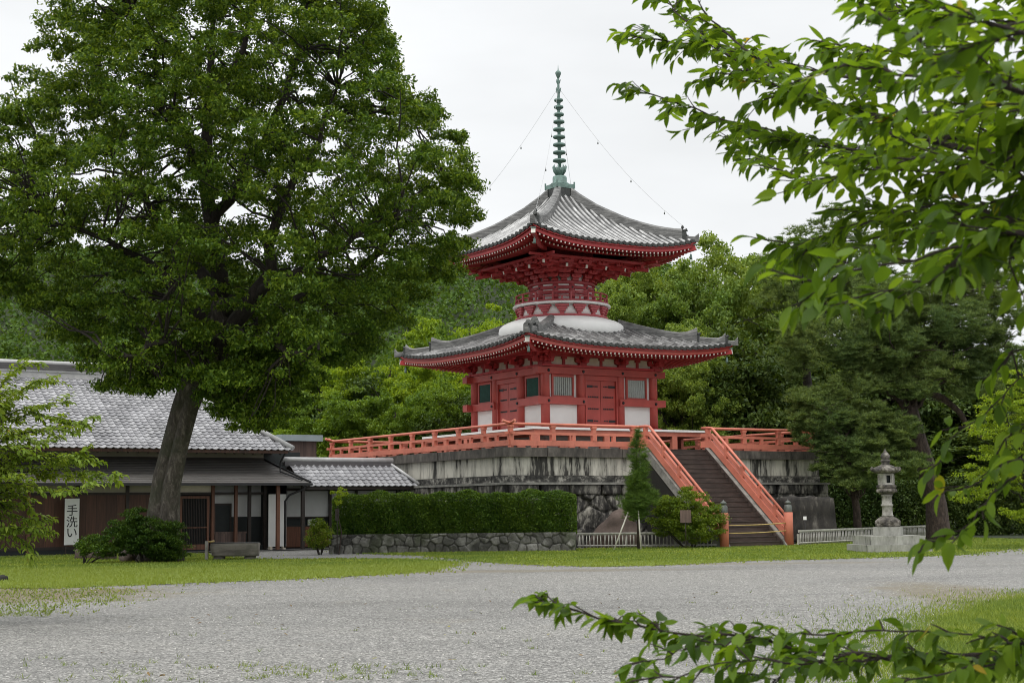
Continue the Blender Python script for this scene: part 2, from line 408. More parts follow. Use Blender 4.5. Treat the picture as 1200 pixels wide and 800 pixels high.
M_BARKD = bark_mat('dark_bark', (0.012, 0.010, 0.008), (0.035, 0.028, 0.022), (0.07, 0.058, 0.048), 2.2)
M_PINEBARK = bark_mat('pine_bark', (0.02, 0.014, 0.012), (0.065, 0.045, 0.036), (0.14, 0.10, 0.085), 2.6)
M_TWIG = bark_mat('twig_bark', (0.035, 0.022, 0.018), (0.075, 0.052, 0.042), (0.14, 0.11, 0.095), 9)

def leaf_mat(name, dark, mid, light, trans=0.35, rough=0.5, odd=None, big=0.35, spec=0.35):
    m = bpy.data.materials.new(name); m.use_nodes = True; nt = m.node_tree; nt.nodes.clear()
    o = nt.nodes.new('ShaderNodeOutputMaterial')
    g = nt.nodes.new('ShaderNodeNewGeometry')
    st = [(0.0, dark), (0.5, mid), (1.0, light)]
    if odd: st = [(0.0, dark), (0.5, mid), (0.9965, light), (0.9985, odd)]
    c1 = crange(nt, g.outputs['Random Per Island'], st)
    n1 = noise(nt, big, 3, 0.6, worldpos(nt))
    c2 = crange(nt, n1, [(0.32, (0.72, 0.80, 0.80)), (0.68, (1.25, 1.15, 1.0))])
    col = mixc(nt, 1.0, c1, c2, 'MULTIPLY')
    p = nt.nodes.new('ShaderNodeBsdfPrincipled'); nt.links.new(col, p.inputs['Base Color'])
    p.inputs['Roughness'].default_value = rough; p.inputs['Specular IOR Level'].default_value = spec
    tr = nt.nodes.new('ShaderNodeBsdfTranslucent')
    nt.links.new(mixc(nt, 1.0, col, (1.5, 1.35, 0.5), 'MULTIPLY'), tr.inputs[0])
    mx_ = nt.nodes.new('ShaderNodeMixShader'); mx_.inputs[0].default_value = trans
    nt.links.new(p.outputs[0], mx_.inputs[1]); nt.links.new(tr.outputs[0], mx_.inputs[2])
    nt.links.new(mx_.outputs[0], o.inputs[0])
    return m
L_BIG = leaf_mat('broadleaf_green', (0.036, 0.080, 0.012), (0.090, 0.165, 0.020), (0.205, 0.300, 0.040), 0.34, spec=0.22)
L_ROUND = leaf_mat('camphor_green', (0.120, 0.195, 0.040), (0.190, 0.285, 0.062), (0.29, 0.39, 0.10), 0.35, big=0.15, spec=0.2)
L_BRIGHT = leaf_mat('fresh_green', (0.14, 0.23, 0.020), (0.22, 0.33, 0.030), (0.32, 0.43, 0.05), 0.42, big=0.12, spec=0.2)
L_MID = leaf_mat('middle_green', (0.075, 0.14, 0.018), (0.125, 0.21, 0.028), (0.19, 0.29, 0.045), 0.38, big=0.15, spec=0.2)
L_DARK = leaf_mat('dark_evergreen', (0.036, 0.068, 0.016), (0.064, 0.110, 0.026), (0.11, 0.165, 0.042), 0.25, big=0.2, spec=0.2)
L_FAR = leaf_mat('far_forest_green', (0.046, 0.090, 0.024), (0.072, 0.135, 0.030), (0.11, 0.19, 0.040), 0.3, big=0.03, spec=0.1)
L_PINE = leaf_mat('pine_needles', (0.070, 0.120, 0.042), (0.130, 0.195, 0.068), (0.22, 0.30, 0.11), 0.35, spec=0.15, odd=(0.16, 0.12, 0.04))
L_YPINE = leaf_mat('young_pine_needles', (0.055, 0.115, 0.025), (0.090, 0.165, 0.035), (0.15, 0.24, 0.055), 0.3, spec=0.15)
L_CHERRY = leaf_mat('cherry_leaf', (0.048, 0.100, 0.010), (0.090, 0.175, 0.015), (0.165, 0.275, 0.025), 0.54, 0.5, odd=(0.36, 0.27, 0.03), big=0.8, spec=0.22)
L_CHERRY2 = leaf_mat('far_cherry_leaf', (0.11, 0.18, 0.022), (0.17, 0.26, 0.034), (0.25, 0.34, 0.055), 0.45, odd=(0.28, 0.20, 0.04), spec=0.2)
L_HEDGE = leaf_mat('hedge_leaf', (0.038, 0.085, 0.010), (0.075, 0.145, 0.016), (0.15, 0.25, 0.03), 0.3, big=0.8, spec=0.25)
L_BUSH = leaf_mat('bush_leaf', (0.08, 0.14, 0.018), (0.13, 0.20, 0.022), (0.20, 0.27, 0.03), 0.35, spec=0.2, odd=(0.26, 0.16, 0.03), big=1)
L_DBUSH = leaf_mat('dark_bush_leaf', (0.028, 0.066, 0.012), (0.050, 0.105, 0.018), (0.10, 0.17, 0.028), 0.3, big=1, spec=0.2)
L_GRASS = leaf_mat('lawn_blade', (0.105, 0.165, 0.030), (0.175, 0.250, 0.050), (0.29, 0.36, 0.085), 0.35, odd=(0.30, 0.24, 0.08), big=0.35, spec=0.2)
L_TUFT = leaf_mat('weed_blade', (0.10, 0.15, 0.03), (0.16, 0.23, 0.045), (0.24, 0.30, 0.07), 0.3, odd=(0.3, 0.25, 0.1), spec=0.2)

# ------------------------------------------------------------------ ground, gravel, lawns, hills
def gravel_mat():
    m, nt, b = new_mat('grey_gravel')
    v = worldpos(nt)
    vo = nt.nodes.new('ShaderNodeTexVoronoi'); vo.inputs['Scale'].default_value = 42; nt.links.new(v, vo.inputs['Vector'])
    sp_ = nt.nodes.new('ShaderNodeSeparateColor'); nt.links.new(vo.outputs['Color'], sp_.inputs[0])
    c = crange(nt, sp_.outputs[0], [(0.0, (0.07, 0.069, 0.065)), (0.35, (0.165, 0.163, 0.155)), (0.75, (0.24, 0.237, 0.225)), (1.0, (0.44, 0.43, 0.41))])
    vo2 = nt.nodes.new('ShaderNodeTexVoronoi'); vo2.inputs['Scale'].default_value = 9; nt.links.new(v, vo2.inputs['Vector'])
    sp2 = nt.nodes.new('ShaderNodeSeparateColor'); nt.links.new(vo2.outputs['Color'], sp2.inputs[0])
    c = mixc(nt, 1, c, crange(nt, sp2.outputs[1], [(0.0, (0.88,) * 3), (1.0, (1.1,) * 3)]), 'MULTIPLY')
    n1 = noise(nt, 0.22, 7, 0.7, worldpos(nt, (0.35, 1.0, 1)), 0.8)
    c = mixc(nt, 1, c, crange(nt, n1, [(0.3, (0.74, 0.74, 0.73)), (0.5, (1.0, 1.0, 0.99)), (0.7, (1.15, 1.14, 1.10))]), 'MULTIPLY')
    n2 = noise(nt, 0.5, 8, 0.7, worldpos(nt, (1, 0.6, 1)))
    c = mixc(nt, crange(nt, n2, [(0.60, (0, 0, 0)), (0.74, (0.45,) * 3)]), c, (0.20, 0.165, 0.10))
    # worn brown soil with thin grass at the left edge of the yard
    for (cx_, cy_, ra_, rb_, k_) in ((-11.5, 31.0, 5.2, 4.2, 0.95), (8.2, 26.0, 1.6, 7.0, 0.7), (-2.0, 40.5, 9.0, 1.0, 0.55), (6.0, 44.0, 7.0, 0.8, 0.5)):
        mpn = nt.nodes.new('ShaderNodeMapping'); mpn.inputs['Location'].default_value = (-cx_ / ra_, -cy_ / rb_, 0); mpn.inputs['Scale'].default_value = (1 / ra_, 1 / rb_, 0)
        g_ = nt.nodes.new('ShaderNodeNewGeometry'); nt.links.new(g_.outputs['Position'], mpn.inputs[0])
        ln_ = nt.nodes.new('ShaderNodeVectorMath'); ln_.operation = 'LENGTH'; nt.links.new(mpn.outputs[0], ln_.inputs[0])
        nz = noise(nt, 1.1, 8, 0.72, worldpos(nt, (0.7, 1.0, 1))); ad = nt.nodes.new('ShaderNodeMath'); ad.operation = 'MULTIPLY_ADD'; ad.inputs[1].default_value = 1.8
        nt.links.new(nz, ad.inputs[0]); nt.links.new(ln_.outputs['Value'], ad.inputs[2])
        fac = crange(nt, ad.outputs[0], [(0.0, (k_,) * 3), (1.0, (0, 0, 0))]); fac.node.color_ramp.elements[0].position = 0.0
        mr = nt.nodes.new('ShaderNodeMapRange'); mr.inputs[1].default_value = 1.45; mr.inputs[2].default_value = 1.95; mr.inputs[3].default_value = k_; mr.inputs[4].default_value = 0.0
        nt.links.new(ad.outputs[0], mr.inputs[0])
        soil = crange(nt, noise(nt, 5, 7, 0.75, v), [(0.35, (0.10, 0.085, 0.045)), (0.6, (0.20, 0.165, 0.10)), (0.75, (0.17, 0.19, 0.07))])
        c = mixc(nt, mr.outputs[0], c, soil)
    nt.links.new(c, b.inputs['Base Color']); b.inputs['Roughness'].default_value = 0.9
    bump(nt, b, vo.outputs['Distance'], 0.8, 0.015)
    return m
M_GRAVEL = gravel_mat()
def lime_front(nt, col, lime):
    '''the front strip of the far lawns is a paler, yellower moss-like grass'''
    g = nt.nodes.new('ShaderNodeNewGeometry'); s_ = nt.nodes.new('ShaderNodeSeparateXYZ'); nt.links.new(g.outputs['Position'], s_.inputs[0])
    nz = noise(nt, 0.5, 5, 0.65, worldpos(nt)); a = nt.nodes.new('ShaderNodeMath'); a.operation = 'MULTIPLY_ADD'; a.inputs[1].default_value = 7.0
    nt.links.new(nz, a.inputs[0]); nt.links.new(s_.outputs[1], a.inputs[2])
    f1 = nt.nodes.new('ShaderNodeMapRange'); f1.inputs[1].default_value = 47.5; f1.inputs[2].default_value = 51.5; f1.inputs[3].default_value = 0.85; f1.inputs[4].default_value = 0.0
    nt.links.new(a.outputs[0], f1.inputs[0])
    f2 = nt.nodes.new('ShaderNodeMath'); f2.operation = 'GREATER_THAN'; f2.inputs[1].default_value = 30; nt.links.new(s_.outputs[1], f2.inputs[0])
    f3 = nt.nodes.new('ShaderNodeMath'); f3.operation = 'MULTIPLY'; nt.links.new(f1.outputs[0], f3.inputs[0]); nt.links.new(f2.outputs[0], f3.inputs[1])
    return mixc(nt, f3.outputs[0], col, lime)
def lawn_mat():
    m, nt, b = new_mat('mown_lawn')
    v = worldpos(nt); n1 = noise(nt, 14, 6, 0.75, v); n2 = noise(nt, 0.35, 6, 0.6, v)
    c = crange(nt, n1, [(0.3, (0.10, 0.14, 0.035)), (0.7, (0.20, 0.25, 0.065))])
    c = mixc(nt, crange(nt, n2, [(0.45, (0, 0, 0)), (0.7, (0.6,) * 3)]), c, (0.24, 0.23, 0.10))
    c = lime_front(nt, c, (0.21, 0.26, 0.065))
    nt.links.new(c, b.inputs['Base Color']); b.inputs['Roughness'].default_value = 0.95
    bump(nt, b, n1, 0.8, 0.04); return m
M_LAWN = lawn_mat()
for n_ in [n_ for n_ in L_GRASS.node_tree.nodes if n_.type == 'MIX' and n_.blend_type == 'MULTIPLY'][:1]:
    tg_ = [l.to_socket for l in n_.outputs[2].links]; lc_ = lime_front(L_GRASS.node_tree, n_.outputs[2], (0.235, 0.295, 0.068))
    for t_ in tg_: L_GRASS.node_tree.links.new(lc_, t_)
def dirt_mat(name, a, c_):
    m, nt, b = new_mat(name)
    v = worldpos(nt); n1 = noise(nt, 6, 8, 0.75, v)
    nt.links.new(crange(nt, n1, [(0.3, a), (0.7, c_)]), b.inputs['Base Color']); b.inputs['Roughness'].default_value = 0.95
    bump(nt, b, n1, 0.8, 0.04); return m
M_DIRT = dirt_mat('brown_soil', (0.085, 0.075, 0.035), (0.19, 0.155, 0.09))
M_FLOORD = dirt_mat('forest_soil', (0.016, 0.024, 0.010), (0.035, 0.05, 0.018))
M_CONC = dirt_mat('grey_paving', (0.13, 0.13, 0.125), (0.20, 0.20, 0.195))

g = MB(); g.grid([[(-1200, -300, 0), (-1200, 2200, 0)], [(1200, -300, 0), (1200, 2200, 0)]][::-1])
tag(g.build('gravel_ground', M_GRAVEL), 'grey gravel yard in front of the red pagoda', None, None, 'structure')

def inpoly(P, poly):
    x, y = P[:, 0], P[:, 1]; c = np.zeros(len(P), bool); n = len(poly)
    for i in range(n):
        x0, y0 = poly[i]; x1, y1 = poly[(i + 1) % n]
        t = ((y0 > y) != (y1 > y)) & (x < (x1 - x0) * (y - y0) / (y1 - y0 + 1e-12) + x0)
        c ^= t
    return c
def polydist(P, poly):
    d = np.full(len(P), 1e9); n = len(poly); poly = np.array(poly)
    for i in range(n):
        a = poly[i]; b = poly[(i + 1) % n]; ab = b - a
        t = np.clip(((P - a) @ ab) / (ab @ ab + 1e-12), 0, 1)
        d = np.minimum(d, np.linalg.norm(P - (a + t[:, None] * ab), axis=1))
    return d
def rough_poly(pts, amp, step, seed):
    r = np.random.default_rng(seed); o = []
    for i in range(len(pts)):
        a = np.array(pts[i]); b = np.array(pts[(i + 1) % len(pts)]); L = np.linalg.norm(b - a); n = max(1, int(L / step))
        for k in range(n): o.append(a + (b - a) * k / n + r.normal(0, amp, 2))
    return [tuple(p) for p in o]
def sheet(name, poly, z, mat, label):
    me = bpy.data.meshes.new(name); me.from_pydata([(x, y, z) for x, y in poly], [], [list(range(len(poly)))])
    me.materials.append(mat); o = bpy.data.objects.new(name, me); COL.objects.link(o)
    return tag(o, label, None, None, 'structure')
def gp(px): return [tuple(ground(x, y)[:2]) for x, y in px]
LAWN_A = gp([(-80, 649), (230, 649), (300, 656), (400, 655), (480, 655.5), (528, 658), (532, 662), (505, 669), (440, 674), (330, 679), (230, 683), (120, 687), (60, 689), (-80, 690)])
LAWN_B = gp([(395, 645), (530, 644), (680, 643), (850, 640), (935, 639), (1010, 634), (1090, 629), (1190, 632), (1260, 634), (1200, 641), (1130, 650), (1000, 654), (880, 657), (780, 662), (700, 664), (620, 661.5), (560, 658), (500, 651), (440, 649)])
LAWN_C = gp([(1290, 690), (1210, 700), (1150, 712), (1110, 724), (1085, 742), (1075, 765), (1055, 790), (1040, 830), (1020, 900), (1350, 900)])
DIRT = gp([(-80, 689), (120, 686), (150, 690), (150, 700), (70, 716), (20, 722), (-80, 722)])
la = rough_poly(LAWN_A, 0.09, 0.5, 1); lb = rough_poly(LAWN_B, 0.07, 0.4, 2); lc = rough_poly(LAWN_C, 0.06, 0.25, 3)
sheet('lawn', la, 0.012, M_LAWN, 'strip of lawn before the tiled house')
sheet('lawn', lb, 0.012, M_LAWN, 'strip of lawn below the terrace wall and stairs')
sheet('lawn', lc, 0.012, M_LAWN, 'patch of lawn at the lower right corner')

def blades(name, poly, n, h, w, mat, label, seed, fringe=0.35, z=0.012, holes=None):
    r = np.random.default_rng(seed); P = np.array(poly)
    lo, hi = P.min(0) - fringe, P.max(0) + fringe
    Q = r.uniform(lo, hi, (n * 4, 2)); ins = inpoly(Q, poly); d = polydist(Q, poly)
    keep = ins | (r.random(len(Q)) < np.exp(-d / fringe) * 0.45)
    keep &= Q[:, 1] > 4.5
    Q = Q[keep][:n]; n = len(Q)
    H = h * r.uniform(0.4, 1.3, n); W = w * r.uniform(0.6, 1.4, n); a = r.uniform(0, 2 * np.pi, n); l = r.normal(0, 0.5, (n, 2))
    dx = np.stack([np.cos(a), np.sin(a)], 1) * W[:, None] / 2
    V = np.zeros((n, 3, 3)); V[:, 0, :2] = Q - dx; V[:, 1, :2] = Q + dx; V[:, 2, :2] = Q + l * H[:, None]; V[:, :2, 2] = z - 0.004; V[:, 2, 2] = z + H
    o = fast_mesh(name, V.reshape(-1, 3), np.arange(n * 3).reshape(n, 3), mat)
    return tag(o, label, None, None, 'stuff')
blades('grass', la, 90000, 0.055, 0.05, L_GRASS, 'short bright grass of the lawn before the house', 11)
blades('grass', lb, 90000, 0.055, 0.05, L_GRASS, 'short bright grass of the lawn below the terrace', 12)
blades('grass', rough_poly(DIRT, 0.3, 0.5, 4), 3500, 0.04, 0.03, L_TUFT, 'thin patchy grass on the brown soil at the left edge', 14, fringe=0.5)
blades('grass', lc, 110000, 0.06, 0.012, L_GRASS, 'short grass at the lower right corner', 13, fringe=0.5)
# weeds scattered on the gravel near the camera
wr = np.random.default_rng(5); Vs = []
for (x0, x1, y0, y1, n) in ((120, 250, 775, 800, 26), (280, 520, 778, 796, 80), (20, 120, 770, 800, 12), (0, 60, 716, 722, 50), (900, 1090, 700, 740, 26), (200, 1000, 690, 770, 26), (540, 760, 740, 800, 14), (990, 1080, 745, 800, 60)):
    for i in range(n):
        p = ground(wr.uniform(x0, x1), wr.uniform(y0, y1))
        for k in range(wr.integers(4, 12)):
            q = p[:2] + wr.normal(0, 0.03, 2); a = wr.uniform(0, 6.3); w_ = 0.004 * wr.uniform(0.6, 1.6); h_ = 0.05 * wr.uniform(0.4, 1.3); l = wr.normal(0, 0.03, 2)
            Vs.append([(q[0] - w_ * math.cos(a), q[1] - w_ * math.sin(a), 0), (q[0] + w_ * math.cos(a), q[1] + w_ * math.sin(a), 0), (q[0] + l[0], q[1] + l[1], h_)])
Vs = np.array(Vs); tag(fast_mesh('gravel_weeds', Vs.reshape(-1, 3), np.arange(len(Vs) * 3).reshape(-1, 3), L_TUFT), 'small green weeds sprouting through the grey gravel', None, None, 'stuff')
# loose pebbles near the camera
pr = np.random.default_rng(6); n = 26000
Yp = 12 + 26 * pr.random(n) ** 1.5; Xp = (pr.random(n) * 2 - 1) * Yp * 0.36
sz = pr.uniform(0.006, 0.015, n)
octv = np.array([(1, 0, 0), (-1, 0, 0), (0, 1, 0), (0, -1, 0), (0, 0, 0.7), (0, 0, -0.3)]); octf = np.array([(0, 2, 4), (2, 1, 4), (1, 3, 4), (3, 0, 4)])
a = pr.uniform(0, 6.3, n); c_, s_ = np.cos(a), np.sin(a)
base = octv[None] * sz[:, None, None] * pr.uniform(0.6, 1.3, (n, 1, 3))
V = np.stack([base[..., 0] * c_[:, None] - base[..., 1] * s_[:, None] + Xp[:, None], base[..., 0] * s_[:, None] + base[..., 1] * c_[:, None] + Yp[:, None], base[..., 2] + 0.003], -1)
F = (octf[None] + 6 * np.arange(n)[:, None, None]).reshape(-1, 3)
mp_, ntp, bp = new_mat('loose_pebble'); gg = ntp.nodes.new('ShaderNodeNewGeometry')
ntp.links.new(crange(ntp, gg.outputs['Random Per Island'], [(0, (0.08, 0.078, 0.074)), (0.5, (0.23, 0.226, 0.212)), (0.93, (0.34, 0.33, 0.31)), (1, (0.6, 0.58, 0.54))]), bp.inputs['Base Color'])
inl = ~inpoly(np.stack([Xp, Yp], 1), lc)
F = F.reshape(n, 4, 3)[inl].reshape(-1, 3)
tag(fast_mesh('gravel_pebbles', V.reshape(-1, 3), F, mp_), 'loose grey pebbles on the gravel yard', None, None, 'stuff')

# paving along the house, forest floor behind, hills
# ------------------------------------------------------------------ shared frames
YAW = R(32.47)
PC = (2.48, 74.36)
rr = np.array([math.cos(YAW), math.sin(YAW)]); ll = np.array([-math.sin(YAW), math.cos(YAW)])
HC = (-12.74, 64.56)
def pw(i, j, z=0): v = np.array(PC) + rr * i + ll * j; return (v[0], v[1], z)
def hw(u, v, z=0): q = np.array(HC) + rr * u + ll * v; return (q[0], q[1], z)

def floor_poly(pts, z, name, mat, label): sheet(name, pts, z, mat, label)
floor_poly([hw(u, v)[:2] for u, v in ((-20, -1.25), (5.6, -1.25), (5.6, -1.9), (9, -1.9), (9, 1.5), (-20, 1.5))], 0.035, 'paving', M_CONC, 'grey paving strip along the front of the house')
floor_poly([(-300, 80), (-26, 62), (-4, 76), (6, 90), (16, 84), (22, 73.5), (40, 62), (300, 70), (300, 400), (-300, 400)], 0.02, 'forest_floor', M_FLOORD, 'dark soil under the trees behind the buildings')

def hz(x, y):
    """height of the wooded hill behind the temple"""
    s1 = np.clip((y - 150) / 260, 0, 1); s1 = s1 * s1 * (3 - 2 * s1)
    rid = 61 + 6 * np.sin(x / 47 + 1.0) + 4 * np.sin(x / 19) + 12 * np.clip((-x - 60) / 60, 0, 1) - 26 * np.clip((x - 10) / 90, 0, 1)
    return s1 * rid - 0.5
gx = np.linspace(-260, 260, 70); gy = np.linspace(140, 470, 45)
G = np.array([[(x, y, float(hz(x, y)) + 1.5 * math.sin(x / 7) * math.sin(y / 9) * min(1, max(0, (y - 150) / 60))) for y in gy] for x in gx])
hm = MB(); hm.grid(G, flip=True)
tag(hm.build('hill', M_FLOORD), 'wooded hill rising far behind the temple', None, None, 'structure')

# ------------------------------------------------------------------ foliage helpers
def leaf_cards(C, size, r, up=0.5, fold=0.25, aspect=0.5, droop=0.0):
    """one small four-sided leaf at every point of C -> V, F"""
    n = len(C)
    d = r.normal(0, 1, (n, 3)); d[:, 2] -= droop; d /= np.linalg.norm(d, axis=1)[:, None]
    nn = r.normal(0, 1, (n, 3)); nn[:, 2] += up * 3; nn -= d * np.sum(nn * d, 1)[:, None]; nn /= np.linalg.norm(nn, axis=1)[:, None]
    s = np.cross(d, nn); L = (size * r.uniform(0.7, 1.3, n))[:, None]
    a = C - d * L / 2; b = C + d * L / 2
    lft = C + s * L * aspect / 2 + nn * L * fold / 2; rgt = C - s * L * aspect / 2 + nn * L * fold / 2
    V = np.stack([a, rgt, b, lft], 1).reshape(-1, 3)
    return V, np.arange(n * 4).reshape(n, 4)
def in_ellipsoids(lobes, n, r, shell=0.72):
    """clump centres near the surface of lobes (cx,cy,cz,rx,ry,rz)"""
    w = np.array([(l[3] * l[4] * l[5]) ** (2 / 3) for l in lobes]); idx = r.choice(len(lobes), n, p=w / w.sum())
    d = r.normal(0, 1, (n, 3)); d /= np.linalg.norm(d, axis=1)[:, None]
    rad = shell + (1 - shell) * r.random(n) ** 0.7
    k = r.random(n) < 0.18; rad[k] = r.random(k.sum())
    L = np.array(lobes)[idx]
    return L[:, :3] + d * rad[:, None] * L[:, 3:6]
def clumps_to_leaves(CC, per, rad, r, flat=0.6):
    n = len(CC); R_ = rad * r.uniform(0.6, 1.3, n)
    C = np.repeat(CC, per, 0); RR = np.repeat(R_, per)[:, None]
    d = r.normal(0, 1, (len(C), 3)); d /= np.linalg.norm(d, axis=1)[:, None]
    q = d * (r.random(len(C)) ** 0.45)[:, None] * RR; q[:, 2] *= flat
    return C + q
def branch_path(a, b, r, n=6, sag=0.0, wob=0.08):
    a = np.array(a, float); b = np.array(b, float); L = np.linalg.norm(b - a); t = np.linspace(0, 1, n)[:, None]
    p = a + (b - a) * t
    p[1:-1] += r.normal(0, wob * L / 3, (n - 2, 3))
    p[:, 2] += sag * L * np.sin(np.pi * t[:, 0])
    return p
def limbs(mb, trunk_pts, trunk_r, targets, r, k0=0.35, r_scale=0.45, sub=3):
    """main limbs from the trunk to targets, with side twigs"""
    T = np.array(trunk_pts); n = len(T)
    for tg in targets:
        f = min(0.98, max(k0, r.uniform(k0, 0.98))); x = f * (n - 1); i = int(x); fr = x - i
        o = T[i] * (1 - fr) + T[min(i + 1, n - 1)] * fr
        if tg[2] < o[2] + 0.2:
            x = k0 * (n - 1); i = int(x); fr = x - i; o = T[i] * (1 - fr) + T[min(i + 1, n - 1)] * fr
        R0 = np.interp(x, range(n), trunk_r) * r_scale * r.uniform(0.6, 1)
        p = branch_path(o, tg, r, 7, 0.08)
        mb.tube(p, np.linspace(R0, R0 * 0.15, 7), 5, False)
        for k in range(sub):
            j = r.integers(2, 6); q = p[j] + r.normal(0, 0.28 * np.linalg.norm(tg - o), 3) * np.array([1, 1, 0.6])
            mb.tube(branch_path(p[j], q, r, 4, 0.05), np.linspace(R0 * 0.35, R0 * 0.08, 4), 4, False)

def make_tree(name, loc, lobes, trunk, trad, bark, leafm, nclump, per, crad, lsize, label, cat='tree', group=None, seed=0, limbn=14, k0=0.35, shell=0.72, up=0.5, flat=0.6, aspect=0.5, extra=None, tn=8, fold=0.25, puff=0.0):
    r = np.random.default_rng(seed); e_ = empty(name, loc, 0, label=label, cat=cat, group=group)
    if puff:
        P0 = in_ellipsoids(lobes, nclump // 7, r, max(shell, 0.8)); d = r.normal(0, 1, (len(P0), 8, 3)); d[..., 2] = np.abs(d[..., 2]) - 0.2; d /= np.linalg.norm(d, axis=2)[..., None]
        CC = (P0[:, None] + d * (puff * r.uniform(0.6, 1.0, (len(P0), 8)))[..., None] * np.array([1, 1, 0.75])).reshape(-1, 3); CC = np.concatenate([CC, in_ellipsoids(lobes, nclump // 4, r, 0.4)])
    else: CC = in_ellipsoids(lobes, nclump, r, shell)
    if extra is not None: CC = np.concatenate([CC, extra])
    mb = MB(); mb.tube(trunk, trad, tn)
    tg = CC[r.choice(len(CC), min(limbn, len(CC)), replace=False)]
    limbs(mb, trunk, trad, tg, r, k0)
    mb.build('trunk', bark, e_)
    C = clumps_to_leaves(CC, per, crad, r, flat)
    V, Fc = leaf_cards(C, lsize, r, up, fold, aspect)
    fast_mesh('crown', V, Fc, leafm, e_)
    return e_
def copy_thing(o, loc, rz=0, sc=(1, 1, 1), label=None, mat=None, name=None):
    c = o.copy(); COL.objects.link(c); c.location = loc; c.rotation_euler = (0, 0, rz); c.scale = sc
    if name: c.name = name
    if label: c['label'] = label
    for ch in list(o.children):
        d = ch.copy(); COL.objects.link(d); d.parent = c
        if mat and ch.name.startswith('crown'):
            d.material_slots[0].link = 'OBJECT'; d.material_slots[0].material = mat
        for gch in list(ch.children):
            k = gch.copy(); COL.objects.link(k); k.parent = d
    return c

# ------------------------------------------------------------------ background trees
def bg_lobes(seed, n=9, R0=4.4, H=12, low=2.5):
    r = np.random.default_rng(seed); L = [(0, 0, H * 0.58, R0 * 0.75, R0 * 0.75, H * 0.36)]
    for i in range(n):
        a = 2 * math.pi * i / n + r.uniform(-.4, .4); z = r.uniform(low + 1.2, H * 0.8); k = 1 - abs(z - H * 0.45) / H
        rad = R0 * 0.62 * k; q = R0 * r.uniform(0.34, 0.5)
        L.append((rad * math.cos(a), rad * math.sin(a), z, q, q, q * r.uniform(0.6, 0.8)))
    L.append((r.uniform(-.6, .6), r.uniform(-.6, .6), H - 1.6, R0 * 0.42, R0 * 0.42, 1.6))
    return L
TR = {}
def bgproto(key, seed, mat, lobes, H, nclump, per, crad, ls, bark=M_BARKD, up=0.5, flat=0.7, label='', cat='tree', grp='', name='broadleaf_tree', puff=0.85):
    tr = [(0, 0, -0.3), (0.15, 0.1, H * 0.2), (-0.1, 0.2, H * 0.45), (0.1, 0, H * 0.85)]
    TR[key] = [make_tree(name, (0, 0, 0), lobes, tr, [0.38, 0.3, 0.2, 0.06], bark, mat, nclump, per, crad, ls, label, cat, grp, seed, 16, 0.3, up=up, flat=flat, puff=puff), False]
    TR[key][0]['grp'] = grp
G_BG = 'trees growing behind the pagoda and the house'
bgproto('round', 21, L_ROUND, bg_lobes(21, 12, 5.0, 12.5, 1.0), 12.5, 640, 85, 0.46, 0.18, label='x', grp=G_BG, name='camphor_tree')
bgproto('round2', 22, L_ROUND, bg_lobes(27, 14, 5.0, 12.5, 0.6), 12.5, 640, 85, 0.46, 0.18, label='x', grp=G_BG, name='camphor_tree')
bgproto('bright', 23, L_BRIGHT, bg_lobes(23, 14, 4.4, 9.5, 0.5), 9.5, 600, 80, 0.45, 0.18, label='x', grp=G_BG, name='maple_tree', flat=0.45, up=0.9)
bgproto('bright2', 24, L_MID, bg_lobes(29, 15, 4.4, 9.5, 0.3), 9.5, 600, 80, 0.45, 0.18, label='x', grp=G_BG, name='maple_tree', flat=0.5, up=0.9)
bgproto('dark', 25, L_DARK, bg_lobes(25, 14, 4.0, 12, 0.5), 12, 420, 80, 0.8, 0.27, label='x', grp=G_BG, name='evergreen_tree')
HH = {'round': 12.5, 'round2': 12.5, 'bright': 9.5, 'bright2': 9.5, 'dark': 12}
RR_ = {'round': 5.0, 'round2': 5.0, 'bright': 4.4, 'bright2': 4.4, 'dark': 4.0}
def put(key, px, pytop, Y, wid, label, rz=None, mat=None):
    p = at(px, pytop, Y); top = p[2]; s = top / HH[key]; w = wid / RR_[key]
    pr_, used = TR[key]
    rz = random.uniform(0, 6.3) if rz is None else rz
    if not used:
        TR[key][1] = True; o = pr_; o.location = (p[0], p[1], 0); o.rotation_euler = (0, 0, rz); o.scale = (w, w, s); o['label'] = label
        if mat:
            for ch in o.children:
                if ch.name.startswith('crown'): ch.material_slots[0].link = 'OBJECT'; ch.material_slots[0].material = mat
        return o
    return copy_thing(pr_, (p[0], p[1], 0), rz, (w, w, s), label, mat)
